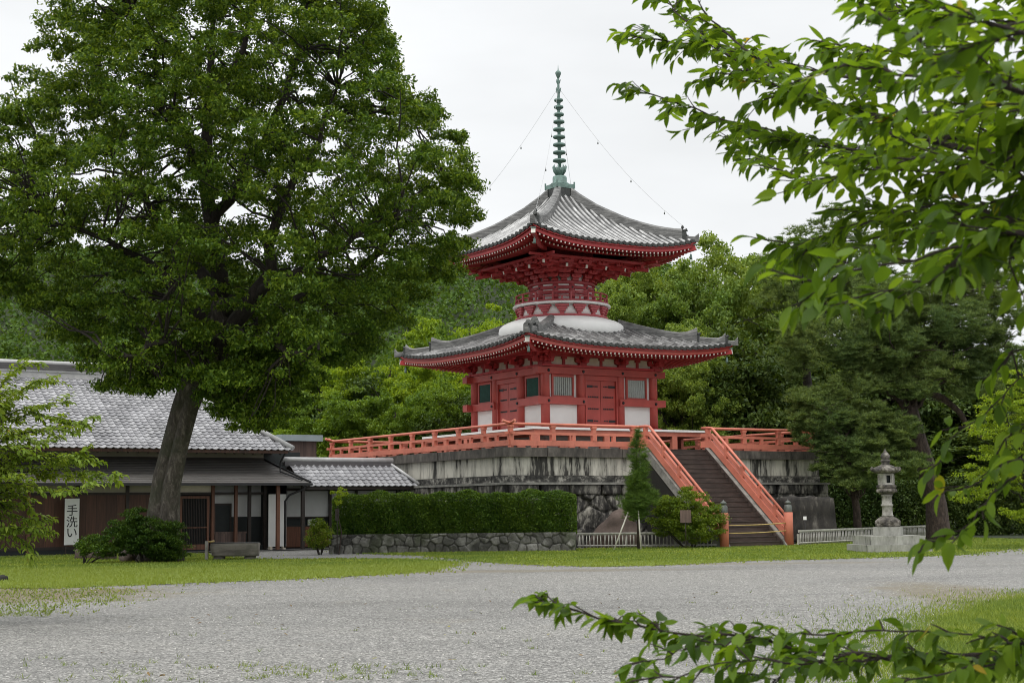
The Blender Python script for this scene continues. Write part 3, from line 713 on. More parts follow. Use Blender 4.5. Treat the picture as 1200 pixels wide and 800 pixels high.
BGT = [
 ('round', 712, 338, 90, 4.8, 'round green tree showing just right of the pagoda drum'),
 ('round2', 765, 298, 93, 5.6, 'tall round green tree behind the right tip of the upper roof'),
 ('round', 838, 283, 94, 5.8, 'tall domed green tree right of the upper roof, highest of its row'),
 ('round2', 905, 290, 97, 6.2, 'tall green tree behind the cherry leaves, left of the pines'),
 ('round', 985, 306, 100, 6.2, 'green tree topping the gap above the spreading pine'),
 ('round2', 800, 378, 86, 4.0, 'shaded green tree above the right end of the lower roof'),
 ('dark', 868, 372, 88, 4.6, 'dark evergreen tree right of the lower roof'),
 ('dark', 930, 385, 90, 4.6, 'dark evergreen tree between the lower roof and the pines'),
 ('round', 812, 452, 86, 3.2, 'low green tree above the terrace railing right of the body', ),
 ('dark', 905, 455, 88, 3.6, 'low dark tree above the right end of the terrace railing'),
 ('dark', 1045, 350, 98, 6, 'dark evergreen tree behind the spreading pine'),
 ('dark', 1120, 380, 100, 6, 'dark evergreen tree behind the crown of the big pine'),
 ('dark', 1215, 400, 100, 6, 'dark evergreen tree at the far right edge'),
 ('dark', 990, 470, 94, 5, 'dark low tree behind the stone lantern'),
 ('dark', 1080, 480, 95, 5, 'dark low tree behind the pine trunk'),
 ('dark', 1170, 490, 92, 5, 'dark low tree near the right edge of the photo'),
 ('bright', 598, 350, 100, 5.5, 'bright yellow green tree just left of the pagoda drum'),
 ('bright', 548, 345, 103, 5.2, 'bright yellow green tree under the left tip of the upper roof'),
 ('bright2', 500, 372, 98, 5.0, 'green tree above the left end of the lower roof'),
 ('bright', 520, 398, 93, 3.4, 'bright low tree behind the left half of the lower roof'),
 ('bright', 455, 396, 97, 4.6, 'bright green tree between the big tree and the lower roof'),
 ('bright2', 410, 378, 102, 5, 'green tree seen under the right side of the big tree'),
 ('bright', 325, 362, 106, 5.5, 'bright green tree glimpsed through the big tree crown'),
 ('bright2', 515, 440, 88, 3.8, 'leafy green tree left of the pagoda body'),
 ('bright2', 462, 450, 90, 4.0, 'leafy green tree behind the left part of the railing'),
 ('bright2', 408, 455, 91, 4.0, 'leafy green tree behind the left end of the railing'),
 ('bright', 360, 470, 92, 3.6, 'light green tree behind the small brown hut'),
 ('dark', 545, 452, 86, 3.2, 'dark tree beside the left face of the pagoda body'),
 ('dark', 435, 432, 95, 4.0, 'dark tree among the light green ones left of the pagoda'),
 ('dark', 305, 410, 100, 5, 'dark tree behind the right end of the house roof'),
 ('dark', 240, 385, 104, 6, 'dark tree behind the house roof and the big trunk'),
 ('bright2', 150, 400, 106, 6, 'green tree above the left part of the house ridge'),
]
for t in BGT: put(*t)
# low clipped greenery closing the view under the trees
def bush(name, loc, lobes, leafm, nclump, per, crad, ls, label, cat='bush', seed=0, up=0.5, flat=0.7, group=None, stems=5, shell=0.8, aspect=0.5, bark=M_BARKD):
    r = np.random.default_rng(seed); e_ = empty(name, loc, 0, label=label, cat=cat, group=group)
    CC = in_ellipsoids(lobes, nclump, r, shell); CC[:, 2] = np.abs(CC[:, 2] - 0.03) + 0.03
    mb = MB()
    for k in range(stems):
        t = CC[r.integers(len(CC))]; mb.tube(branch_path((t[0] * .2, t[1] * .2, 0), t, r, 4), np.linspace(0.03, 0.008, 4), 4, False)
    mb.build('stem', bark, e_)
    C = clumps_to_leaves(CC, per, crad, r, flat); C[:, 2] = np.maximum(C[:, 2], 0.02)
    V, Fc = leaf_cards(C, ls, r, up, 0.25, aspect); fast_mesh('foliage', V, Fc, leafm, e_)
    return e_
def long_hedge(name, p0, p1, h, t, leafm, n, ls, label, seed, z0=0.0, wob=0.12, up=0.4, round_=0.35):
    """clipped hedge from p0 to p1; leaves spread through its outer shell"""
    r = np.random.default_rng(seed); p0 = np.array(p0[:2]); p1 = np.array(p1[:2]); L = np.linalg.norm(p1 - p0); d = (p1 - p0) / L; q = np.array([-d[1], d[0]])
    e_ = empty(name, (*((p0 + p1) / 2), 0), 0, label=label, cat='hedge')
    m = (p0 + p1) / 2
    # dark twiggy core
    core = MB(); ns = int(L / 0.5) + 2
    s_ = r.uniform(-L / 2, L / 2, n); 
    face = r.choice(4, n, p=[0.42, 0.08, 0.42, 0.08])
    a = r.random(n); dep = r.random(n) ** 2 * 0.28
    y = np.where(face == 0, -t / 2, np.where(face == 1, t / 2, (r.random(n) - .5) * t)); z = np.where(face == 2, h, a * h)
    x = np.where(face == 3, np.sign(r.random(n) - .5) * L / 2, s_); z = np.where(face == 3, a * h, z)
    bulge = wob * (np.sin(x * 2.1 + 1) + np.sin(x * 5.3 + z * 3)) * 0.5 + r.normal(0, 0.035, n)
    y = np.where(face == 0, y - bulge + dep, np.where(face == 1, y + bulge - dep, y)); z = np.where(face == 2, z + bulge * 0.8 - dep, z)
    x = np.where(face == 3, x - np.sign(x) * dep, x)
    # rounded shoulders
    ex = np.clip((z - (h - round_)) / round_, 0, 1); y = y * (1 - 0.35 * ex ** 2); 
    exx = np.clip((np.abs(x) - (L / 2 - round_)) / round_, 0, 1); z = z - 0.35 * round_ * exx ** 2 * (z > h * 0.7); y = y * (1 - 0.3 * exx ** 2)
    z = np.maximum(z, 0.03)
    C = np.stack([m[0] * 0 + d[0] * x + q[0] * y, d[1] * x + q[1] * y, z + z0], 1)
    V, Fc = leaf_cards(C, ls, r, up); fast_mesh('foliage', V, Fc, leafm, e_)
    mb = MB()
    for k in range(int(L / 0.45)):
        xx = -L / 2 + 0.3 + k * 0.45 + r.uniform(-.1, .1)
        for j in range(4):
            tx = xx + r.uniform(-.5, .5); tx = max(-L / 2 + .25, min(L / 2 - .25, tx)); ty = r.uniform(-t * .36, t * .36)
            a_ = np.array([d[0] * xx, d[1] * xx, z0 - 0.05]); b_ = np.array([d[0] * tx + q[0] * ty, d[1] * tx + q[1] * ty, z0 + h * r.uniform(0.6, 0.88)])
            mb.tube(branch_path(a_, b_, r, 4), np.linspace(0.03, 0.01, 4), 4, False)
    mb.build('stem', M_BARKD, e_)
    # shaded inner leaves so that the hedge is not see-through
    n2 = n // 3; C2 = np.stack([r.uniform(-L / 2 + .3, L / 2 - .3, n2), r.uniform(-t / 2 + .25, t / 2 - .25, n2), r.uniform(0.05, h - 0.3, n2)], 1)
    C2 = np.stack([d[0] * C2[:, 0] + q[0] * C2[:, 1], d[1] * C2[:, 0] + q[1] * C2[:, 1], C2[:, 2] + z0], 1)
    V, Fc = leaf_cards(C2, ls * 2.0, r, 0.2); fast_mesh('inner_foliage', V, Fc, leafm, e_)
    return e_
pA = at(955, 600, 84); pB = at(1330, 600, 78)
long_hedge('hedge', pA, pB, 3.0, 2.0, L_DARK, 26000, 0.16, 'dark tall hedge behind the lantern and the pine trunk', 31, wob=0.3)
pA = at(300, 600, 93); pB = at(560, 600, 92)
long_hedge('hedge', pA, pB, 4.0, 2.5, L_DARK, 16000, 0.24, 'dark hedge behind the left side of the terrace', 32, wob=0.4)

# far wooded hillside: one mass
fr = np.random.default_rng(33); nC = 3600
hx = fr.uniform(-185, 40, nC); hy = fr.uniform(150, 430, nC)
CCn = np.stack([hx, hy, hz(hx, hy) + 2.2], 1)
per = 55; Cc = np.repeat(CCn, per, 0); rad_ = np.repeat(fr.uniform(2.2, 4.4, nC), per)[:, None]
dd = fr.normal(0, 1, (len(Cc), 3)); dd[:, 2] = np.abs(dd[:, 2]) * 1.1 - 0.35; dd /= np.linalg.norm(dd, axis=1)[:, None]
Cc = Cc + dd * rad_ * fr.uniform(0.75, 1.0, (len(Cc), 1)) * np.array([1, 1, 1.1])
V, Fc = leaf_cards(Cc, 0.85, fr, 0.6, 0.3, 0.8)
tag(fast_mesh('hillside_forest', V, Fc, L_FAR), 'far forest covering the hill behind the temple', None, None, 'stuff')
# ================================================================== stone terrace
ter = empty('stone_terrace', (*PC, 0), YAW, label='square stone terrace with black stained walls under the red pagoda', cat='terrace')
def ring(mb, w0, w1, z0, z1, n=1):
    """square ring between half widths w0 (inner) and w1 (outer)"""
    mb.box(-w1, w1, -w1, -w0, z0, z1); mb.box(-w1, w1, w0, w1, z0, z1); mb.box(-w1, -w0, -w0, w0, z0, z1); mb.box(w0, w1, -w0, w0, z0, z1)
    return mb
mb = MB()
for side in range(4):
    T = rotz(side * math.pi / 2)
    for k in range(9):
        a = -8.78 + k * 1.951; gap = 0.012
        if k == 8: b = 8.78 - 1.0
        else: b = a + 1.951
        q = MB(); 
        b = min(b, 7.78)
        if b - a < 0.05: continue
        o_ = 0.012 * math.sin(k * 2.3 + side)
        mb.box(a + gap, b - gap, -8.78 - o_, -7.7, 3.80, 4.18 + 0.01 * math.sin(k * 1.7), M=T)
mb.box(-7.7, 7.7, -7.7, 7.7, 3.8, 4.165)
mb.build('cap_stone', M_CAP, ter)
mb = MB(); pr = random.Random(3)
for side in range(4):
    T = rotz(side * math.pi / 2); x = -8.60
    while x < 8.60:
        w = min(pr.uniform(0.9, 1.35), 8.60 - x)
        if w < 0.5 and x + w >= 8.6: w = 8.60 - x
        mb.box(x + 0.008, x + w - 0.008, -8.60 - pr.uniform(0, 0.02), -8.2, 3.035, 3.80, M=T, u=pr.uniform(0.02, 0.98)); x += w
mb.box(-8.2, 8.2, -8.2, 8.2, 2.8, 3.79)
mb.build('wall_panel', M_PANEL, ter)
mb = MB()
for side in range(4):
    T = rotz(side * math.pi / 2); x = -8.68
    while x < 8.68:
        w = min(pr.uniform(1.0, 1.7), 8.68 - x); mb.box(x + 0.008, x + w - 0.008, -8.68 - pr.uniform(0, 0.02), -8.2, 2.74, 3.02, M=T); x += w
mb.build('base_band', M_BAND, ter)
mb = MB(); ring(mb, 8.2, 9.02, 2.64, 2.735); mb.build('ledge', M_LEDGE, ter)

def boulder(r, sx, sy, sz, c, sub=3, rough=0.12, square=0.35, flatbot=False):
    """a rounded stone: a cube sphere squashed and roughened"""
    n = sub + 1; V = []; F = []; idx = {}
    for ax in range(3):
        for sg in (-1, 1):
            for i in range(n + 1):
                for j in range(n + 1):
                    p = [0, 0, 0]; p[ax] = sg; p[(ax + 1) % 3] = -1 + 2 * i / n; p[(ax + 2) % 3] = -1 + 2 * j / n
                    k = tuple(round(x, 4) for x in p)
                    if k not in idx: idx[k] = len(V); V.append(p)
            for i in range(n):
                for j in range(n):
                    q = []
                    for a, b in ((i, j), (i + 1, j), (i + 1, j + 1), (i, j + 1)):
                        p = [0, 0, 0]; p[ax] = sg; p[(ax + 1) % 3] = -1 + 2 * a / n; p[(ax + 2) % 3] = -1 + 2 * b / n
                        q.append(idx[tuple(round(x, 4) for x in p)])
                    F.append(q if sg > 0 else q[::-1])
    V = np.array(V, float); S = V / np.linalg.norm(V, axis=1)[:, None]; V = S * (1 - square) + V * square * 0.92
    ph = r.uniform(0, 6.3, 6); amp = rough
    dsp = 1 + amp * (np.sin(V[:, 0] * 2.7 + ph[0] + V[:, 1] * 2) + np.sin(V[:, 1] * 3.1 + ph[1] + V[:, 2] * 2.3) + np.sin(V[:, 2] * 2.9 + ph[2] - V[:, 0] * 1.7)) / 2 + r.normal(0, amp * 0.22, len(V))
    V = V * dsp[:, None] * np.array([sx, sy, sz])
    if flatbot: V[:, 2] = np.maximum(V[:, 2], -sz * 0.75)
    return V + np.array(c), F
def rubble(mb, L, H, depth, smin, smax, seed, batter=0.0, T=None, sub=3):
    """irregular stones stacked in a wall whose front faces -y, from x = 0 to L"""
    r = np.random.default_rng(seed); z = 0; 
    while z < H - 0.05:
        h = min(r.uniform(smin, smax) * 0.8, H - z)
        if H - z - h < smin * 0.35: h = H - z
        x = 0
        while x < L:
            w = r.uniform(smin, smax) * 1.2
            if L - x - w < smin * 0.5: w = L - x
            zz = z + r.uniform(-0.12, 0.12) * h; hh = h * r.uniform(0.9, 1.15)
            cz = min(max(zz + h / 2, hh * 0.45), H - hh * 0.46)
            y = batter * (1 - cz / H) * -1
            V, F = boulder(r, w * 0.53, depth * 0.55, hh * 0.53, (x + w / 2, y + depth * 0.32 + r.normal(0, 0.03), cz), sub, 0.10, 0.5)
            V[:, 1] = np.maximum(V[:, 1], y - 0.06 - 0.04 * r.random())
            if T is not None: V = tf(V, T)
            mb.add(V, F, smooth=True); x += w
        z += h
    return mb
def stone_face(L, H, cell, res, seed, bulge=0.12, batter=0.0, rowh=None, mortar=0.05, squash=0.8):
    """irregular fitted stones as real relief: a fine sheet pushed out inside each cell. x along the wall, front faces -y"""
    r = np.random.default_rng(seed); nx = int(L / res) + 1; nz = int(H / res) + 1
    xs = np.linspace(0, L, nx); zs = np.linspace(0, H, nz); X, Z = np.meshgrid(xs, zs, indexing='ij')
    S = []; z = 0; k = 0; ch = cell * squash
    while z < H + ch:
        x = -cell * r.random()
        while x < L + cell: S.append((x + r.normal(0, cell * 0.10), z + ch / 2 + r.normal(0, ch * 0.20), r.uniform(0, 0.16) * cell)); x += cell * r.uniform(0.65, 1.35)
        z += ch * r.uniform(0.8, 1.15)
    S = np.array(S); XX = X + 0.06 * cell * np.sin(Z * 5 / cell + X * 2); ZZ = Z + 0.06 * cell * np.sin(X * 5 / cell)
    d1 = np.full(X.shape, 9e9); d2 = d1.copy(); idx = np.zeros(X.shape, int)
    for i, (sx, sz, w) in enumerate(S):
        dx = np.abs(XX - sx); dz = np.abs(ZZ - sz) / squash; d = (dx ** 2.6 + dz ** 2.6) ** (1 / 2.6) - w
        m1 = d < d1; d2 = np.where(m1, d1, np.minimum(d2, d)); idx = np.where(m1, i, idx); d1 = np.where(m1, d, d1)
    e = np.clip((d2 - d1) / (mortar * 2.4), 0, 1); e = e * e * (3 - 2 * e); rnd = r.random(len(S)); tl = r.normal(0, 0.12, (len(S), 2))
    h = e * (bulge * (0.6 + 0.8 * rnd[idx]) + (X - S[idx, 0]) * tl[idx, 0] + (Z - S[idx, 1]) * tl[idx, 1]) + r.normal(0, 0.006, X.shape) * e
    P = np.stack([X, -h - batter * (1 - Z / H) + 0.0, Z], -1); UV = np.stack([0.02 + 0.96 * rnd[idx], 0.02 + 0.96 * e], -1)
    return P, UV
mb = MB()
for side in (0, 3):
    T = rotz(side * math.pi / 2) @ rotz(0, (-9.0, -8.80, 0))
    P, UV = stone_face(18.0, 2.2, 1.0, 0.055, 40 + side, 0.10, 0.22, squash=0.72)
    mb.grid(tf(P.reshape(-1, 3), T).reshape(P.shape), UV, flip=False)
    x = -8.95
    while x < 8.9:
        w = min(pr.uniform(0.9, 1.9), 8.95 - x); V, F = boulder(np.random.default_rng(int((x + 20) * 100) + side), w * 0.495, 0.25, 0.225, (x + w / 2, -8.72 - pr.uniform(0, 0.05), 2.42), 4, 0.02, 0.93)
        b_ = mb.n; mb.add(tf(V, rotz(side * math.pi / 2)), F, np.full((len(V), 2), (0.3 + 0.4 * pr.random(), 0.9)), smooth=True); x += w
mb.build('masonry_wall', M_MASON, ter)
mb = MB(); mb.box(-8.75, 8.75, -8.75, 8.75, -0.1, 2.63); mb.build('masonry_core', M_MORTAR, ter)

# ================================================================== staircase
st = empty('stone_staircase', pw(0, -8.78), YAW, label='long flight of dark steps climbing to the pagoda terrace', cat='stairs')
NS, RISE, RUN = 20, 4.18 / 20, 4.95 / 20
mb = MB(); me_ = MB()
for k in range(NS):      # k = 0 lowest
    y0 = -4.95 + k * RUN; 
    mb.box(-1.483, 1.483, y0, (0.0 if k > NS - 4 else y0 + 1.0), (0 if k < 4 else k * RISE - 0.5), (k + 1) * RISE - 0.03)
    me_.box(-1.483, 1.483, y0 - 0.02, y0 + RUN + 0.01 if k < NS - 1 else 0.0, (k + 1) * RISE - 0.03, (k + 1) * RISE)
mb.build('step', M_STEP, st); me_.build('step_edge', M_TREAD, st)
for s_ in (-1, 1):      # thin plates added only to darken the inner side of the kerbs
    mb = MB(); x0, x1 = (1.485, 1.497) if s_ > 0 else (-1.497, -1.485)
    v = [(x, y, z) for x in (x0, x1) for y, z in [(-5.12, 0.0), (-5.10, 0.16), (-0.24, 4.25), (-0.03, 4.0), (-4.7, 0.0)]]
    mb.add(v, [(4, 3, 2, 1, 0), (5, 6, 7, 8, 9), (0, 1, 6, 5), (1, 2, 7, 6), (2, 3, 8, 7), (3, 4, 9, 8), (4, 0, 5, 9)]); mb.build('kerb_dark_plate', M_STEP, st)
for s_ in (-1, 1):
    mb = MB()
    # sloping kerb stone and masonry cheek below it
    prof = [(-5.25, 0.0), (-5.05, 0.14), (-0.0, 4.30), (0.0, 4.05), (-4.9, -0.02)]
    x0, x1 = (1.5, 1.92) if s_ > 0 else (-1.92, -1.5)
    v = [(x, y, z) for x in (x0, x1) for y, z in [(-5.3, 0.0), (-5.15, 0.18), (-0.22, 4.27), (-0.02, 4.0), (-4.85, 0.0)]]
    mb.add(v, [(4, 3, 2, 1, 0), (5, 6, 7, 8, 9), (0, 1, 6, 5), (1, 2, 7, 6), (2, 3, 8, 7), (3, 4, 9, 8), (4, 0, 5, 9)]); mb.build('kerb', M_CURB, st)
    mb = MB(); x0, x1 = (1.52, 1.88) if s_ > 0 else (-1.88, -1.52)
    v = [(x, y, z) for x in (x0, x1) for y, z in [(-4.84, 0.0), (-0.02, 3.94), (-0.02, 0.0)]]
    mb.add(v, [(2, 1, 0), (3, 4, 5), (0, 1, 4, 3), (1, 2, 5, 4), (2, 0, 3, 5)]); mb.build('cheek_wall', M_MASON, st)

# ================================================================== railings
def xsec_bend(p, w, h): return p
def rail_run(parent, p0, p1, posts, mat, upturn=(False, False), struts=True, z0=4.18):
    """terrace railing: bottom beam, middle rail, round top rail, posts and short struts"""
    p0 = np.array(p0, float); p1 = np.array(p1, float); d = (p1 - p0) / np.linalg.norm(p1 - p0); L = np.linalg.norm(p1 - p0)
    e0 = p0 - d * (0.38 if upturn[0] else 0.0); e1 = p1 + d * (0.38 if upturn[1] else 0.0)
    up = lambda p, z: np.array([p[0], p[1], z])
    mb = MB(); mb.bar(up(p0 - d * (0.15 if upturn[0] else 0), z0 + 0.20), up(p1 + d * (0.15 if upturn[1] else 0), z0 + 0.20), 0.17, 0.235); mb.build('bottom_rail', mat, parent)
    mb = MB(); mb.bar(up(p0 - d * (0.28 if upturn[0] else 0), z0 + 0.60), up(p1 + d * (0.28 if upturn[1] else 0), z0 + 0.60), 0.13, 0.11); mb.build('middle_rail', mat, parent)
    n = 30; t = np.linspace(0, 1, n); P = e0[None] + (e1 - e0)[None] * t[:, None]; z = np.full(n, z0 + 0.985)
    Lt = np.linalg.norm(e1 - e0)
    if upturn[0]: z += 0.13 * np.clip(1 - t * Lt / 0.75, 0, 1) ** 2
    if upturn[1]: z += 0.13 * np.clip(1 - (1 - t) * Lt / 0.75, 0, 1) ** 2
    if upturn[0] or upturn[1]:
        t2 = np.unique(np.concatenate([t, 0.75 / Lt * np.linspace(0, 1, 6), 1 - 0.75 / Lt * np.linspace(0, 1, 6)])); z = np.interp(t2, t, z); P = e0[None] + (e1 - e0)[None] * t2[:, None]
        z = np.full(len(t2), z0 + 0.985)
        if upturn[0]: z += 0.13 * np.clip(1 - t2 * Lt / 0.75, 0, 1) ** 2
        if upturn[1]: z += 0.13 * np.clip(1 - (1 - t2) * Lt / 0.75, 0, 1) ** 2
    mb = MB(); mb.tube(np.column_stack([P[:, 0], P[:, 1], z]), 0.062, 8); mb.build('top_rail', mat, parent)
    for s_ in posts:
        q = p0 + d * s_; mb = MB(); a = math.atan2(d[1], d[0]); T = rotz(a, (q[0], q[1], 0))
        mb.box(-0.10, 0.10, -0.10, 0.10, z0 + 0.317, z0 + 0.545, M=T); mb.box(-0.09, 0.09, -0.075, 0.075, z0 + 0.655, z0 + 0.93, M=T)
        mb.box(-0.12, 0.12, -0.09, 0.09, z0 + 0.84, z0 + 0.935, M=T); mb.build('post', mat, parent)
    if struts:
        for a_, b_ in zip(posts[:-1], posts[1:]):
            q = p0 + d * (a_ + b_) / 2; T = rotz(math.atan2(d[1], d[0]), (q[0], q[1], 0))
            mb = MB(); mb.box(-0.085, 0.085, -0.06, 0.06, z0 + 0.317, z0 + 0.545, M=T); mb.build('strut', mat, parent)
    for k in range(int(L / 1.06)):      # little sleepers under the bottom beam
        q = p0 + d * (0.5 + k * 1.06)
        mb = MB(); mb.box(-0.2, 0.2, -0.07, 0.07, z0 - 0.0, z0 + 0.083, M=rotz(math.atan2(d[1], d[0]), (q[0], q[1], 0))); mb.build('sleeper', mat, parent)
tr_ = empty('terrace_railing', (*PC, 0), YAW, label='vermilion wooden railing running round the top edge of the stone terrace', cat='railing')
W = 8.46
px_ = [0.02, 2.12, 4.24, 6.34]
rail_run(tr_, (-W, -W), (-1.75, -W), px_, M_ORANGE, (True, False))
rail_run(tr_, (1.75, -W), (W, -W), [0.37, 2.47, 4.59, 6.69], M_ORANGE, (False, True))
full = [0.02 + k * 2.113 for k in range(9)]
rail_run(tr_, (-W, W), (-W, -W), full, M_ORANGE, (True, True))
rail_run(tr_, (W, -W), (W, W), full, M_ORANGE, (True, True))
rail_run(tr_, (W, W), (-W, W), full, M_ORANGE, (True, True))

def stair_rail(side, label):
    e_ = empty('stair_railing', pw(1.75 * side, -8.78), YAW, label=label, cat='railing', group='railings beside the steps')
    zt = 4.18; y0, y1 = -0.35, -5.17
    slope = (4.02) / (4.82)
    def path(off, start): # offset height above the kerb line
        pts = [(0, 0.32, zt + start), (0, -0.12, zt + start), (0, -0.38, zt + start - 0.02)]
        pts.append((0, y1 + 0.05, zt + start - 0.02 - (abs(y1 + 0.05) - 0.38) * slope)); return pts
    mb = MB(); mb.tube(path(0, 0.985), 0.062, 8); mb.build('top_rail', M_ORANGE, e_)
    for nm, zc, w, h in (('middle_rail', 0.66, 0.13, 0.15), ('bottom_rail', 0.26, 0.17, 0.29)):
        P = path(0, zc); mb = MB()
        V = []
        for i, p in enumerate(P):
            for a, b in ((-1, -1), (1, -1), (1, 1), (-1, 1)): V.append((p[0] + a * w / 2, p[1], p[2] + b * h / 2 * (1.0 if i < 2 else 1.22)))
        F = [(3, 2, 1, 0)] + [tuple(4 * i + q for q in (k, (k + 1) % 4)) + tuple(4 * (i + 1) + q for q in ((k + 1) % 4, k)) for i in range(3) for k in range(4)] + [(12, 13, 14, 15)]
        mb.add(V, F); mb.build(nm, M_ORANGE, e_)
    for t in (0.20, 0.42, 0.64, 0.84):
        y = -0.38 + (y1 + 0.38) * t; zb = zt + 0.24 - (abs(y) - 0.38) * slope
        mb = MB(); mb.bar((0, y, zb + 0.15), (0, y, zb + 0.66), 0.14, 0.14, (0, 1, 0)); mb.build('strut', M_ORANGE, e_)
    mb = MB(); mb.bar((0, -0.1, zt + 0.32), (0, -0.1, zt + 0.93), 0.15, 0.15, (0, 1, 0)); mb.build('top_post', M_ORANGE, e_)
    n = empty  # newel with bronze onion finial
    mb = MB(); mb.lathe([(0.19, 0.0), (0.19, 1.34), (0.175, 1.36)], (0, y1, 0.03), 20)
    nw = mb.build('newel_post', M_ORANGE, e_)
    mb = MB(); mb.lathe([(0.165, 1.36), (0.17, 1.38), (0.17, 1.60), (0.15, 1.62), (0.15, 1.66), (0.10, 1.675), (0.09, 1.70), (0.135, 1.73), (0.14, 1.765), (0.10, 1.81), (0.03, 1.85), (0.012, 1.90)], (0, y1, 0.03), 20)
    mb.build('finial', M_BRZD, nw)
    return e_
M_BRZD = paint('dark_bronze', (0.09, 0.10, 0.09), 0.45, 0.4, 5, wear=(0.30, 0.33, 0.30))
stair_rail(-1, 'vermilion stair railing on the left side of the steps, half behind the green bush')
stair_rail(1, 'vermilion stair railing on the right side of the steps, whole in view')
for z, lab in ((0.90, 'upper of the two yellow bamboo poles barring the steps'), (0.58, 'lower of the two yellow bamboo poles barring the steps')):
    p0 = pw(-1.56, -13.98, z + (0.0)); p1 = pw(1.56, -13.98, z + 0.05)
    mb = MB(); t = np.linspace(0, 1, 9)[:, None]; P = np.array(p0) * (1 - t) + np.array(p1) * t; P[:, 2] -= 0.03 * np.sin(np.pi * t[:, 0])
    mb.tube(P, 0.021, 8); tag(mb.build('bamboo_pole', M_BAMBOO), lab, 'pole', 'bamboo poles barring the steps')

# ================================================================== pagoda
pg = empty('pagoda', (*PC, 0), YAW, label='two storeyed red pagoda with white drum, tiled roofs and tall bronze spire', cat='pagoda')
PI = math.pi
# veranda
mb = MB(); ring(mb, 3.0, 5.10, 5.19, 5.29); mb.build('veranda_floor', M_WHITE, pg)
mb = MB(); ring(mb, 4.86, 5.02, 4.98, 5.187); ring(mb, 3.5, 3.64, 4.98, 5.187); mb.build('veranda_beam', M_ORANGE, pg)
for side in range(4):
    T = rotz(side * PI / 2)
    for x in (-4.9, -2.95, -1.0, 1.0, 2.95):
        q = tf(np.array([[x, -4.94, 0]]), T)[0]; mb = MB(); mb.box(-0.15, 0.15, -0.08 if abs(x) < 4.8 else -0.15, 0.08 if abs(x) < 4.8 else 0.15, 4.18, 4.978, M=rotz(side * PI / 2, q)); mb.build('veranda_post', M_ORANGE, pg)
mb = MB(); mb.box(-3.2, 3.2, -3.2, 3.2, 4.15, 5.18); mb.build('plinth', M_WHITE, pg)
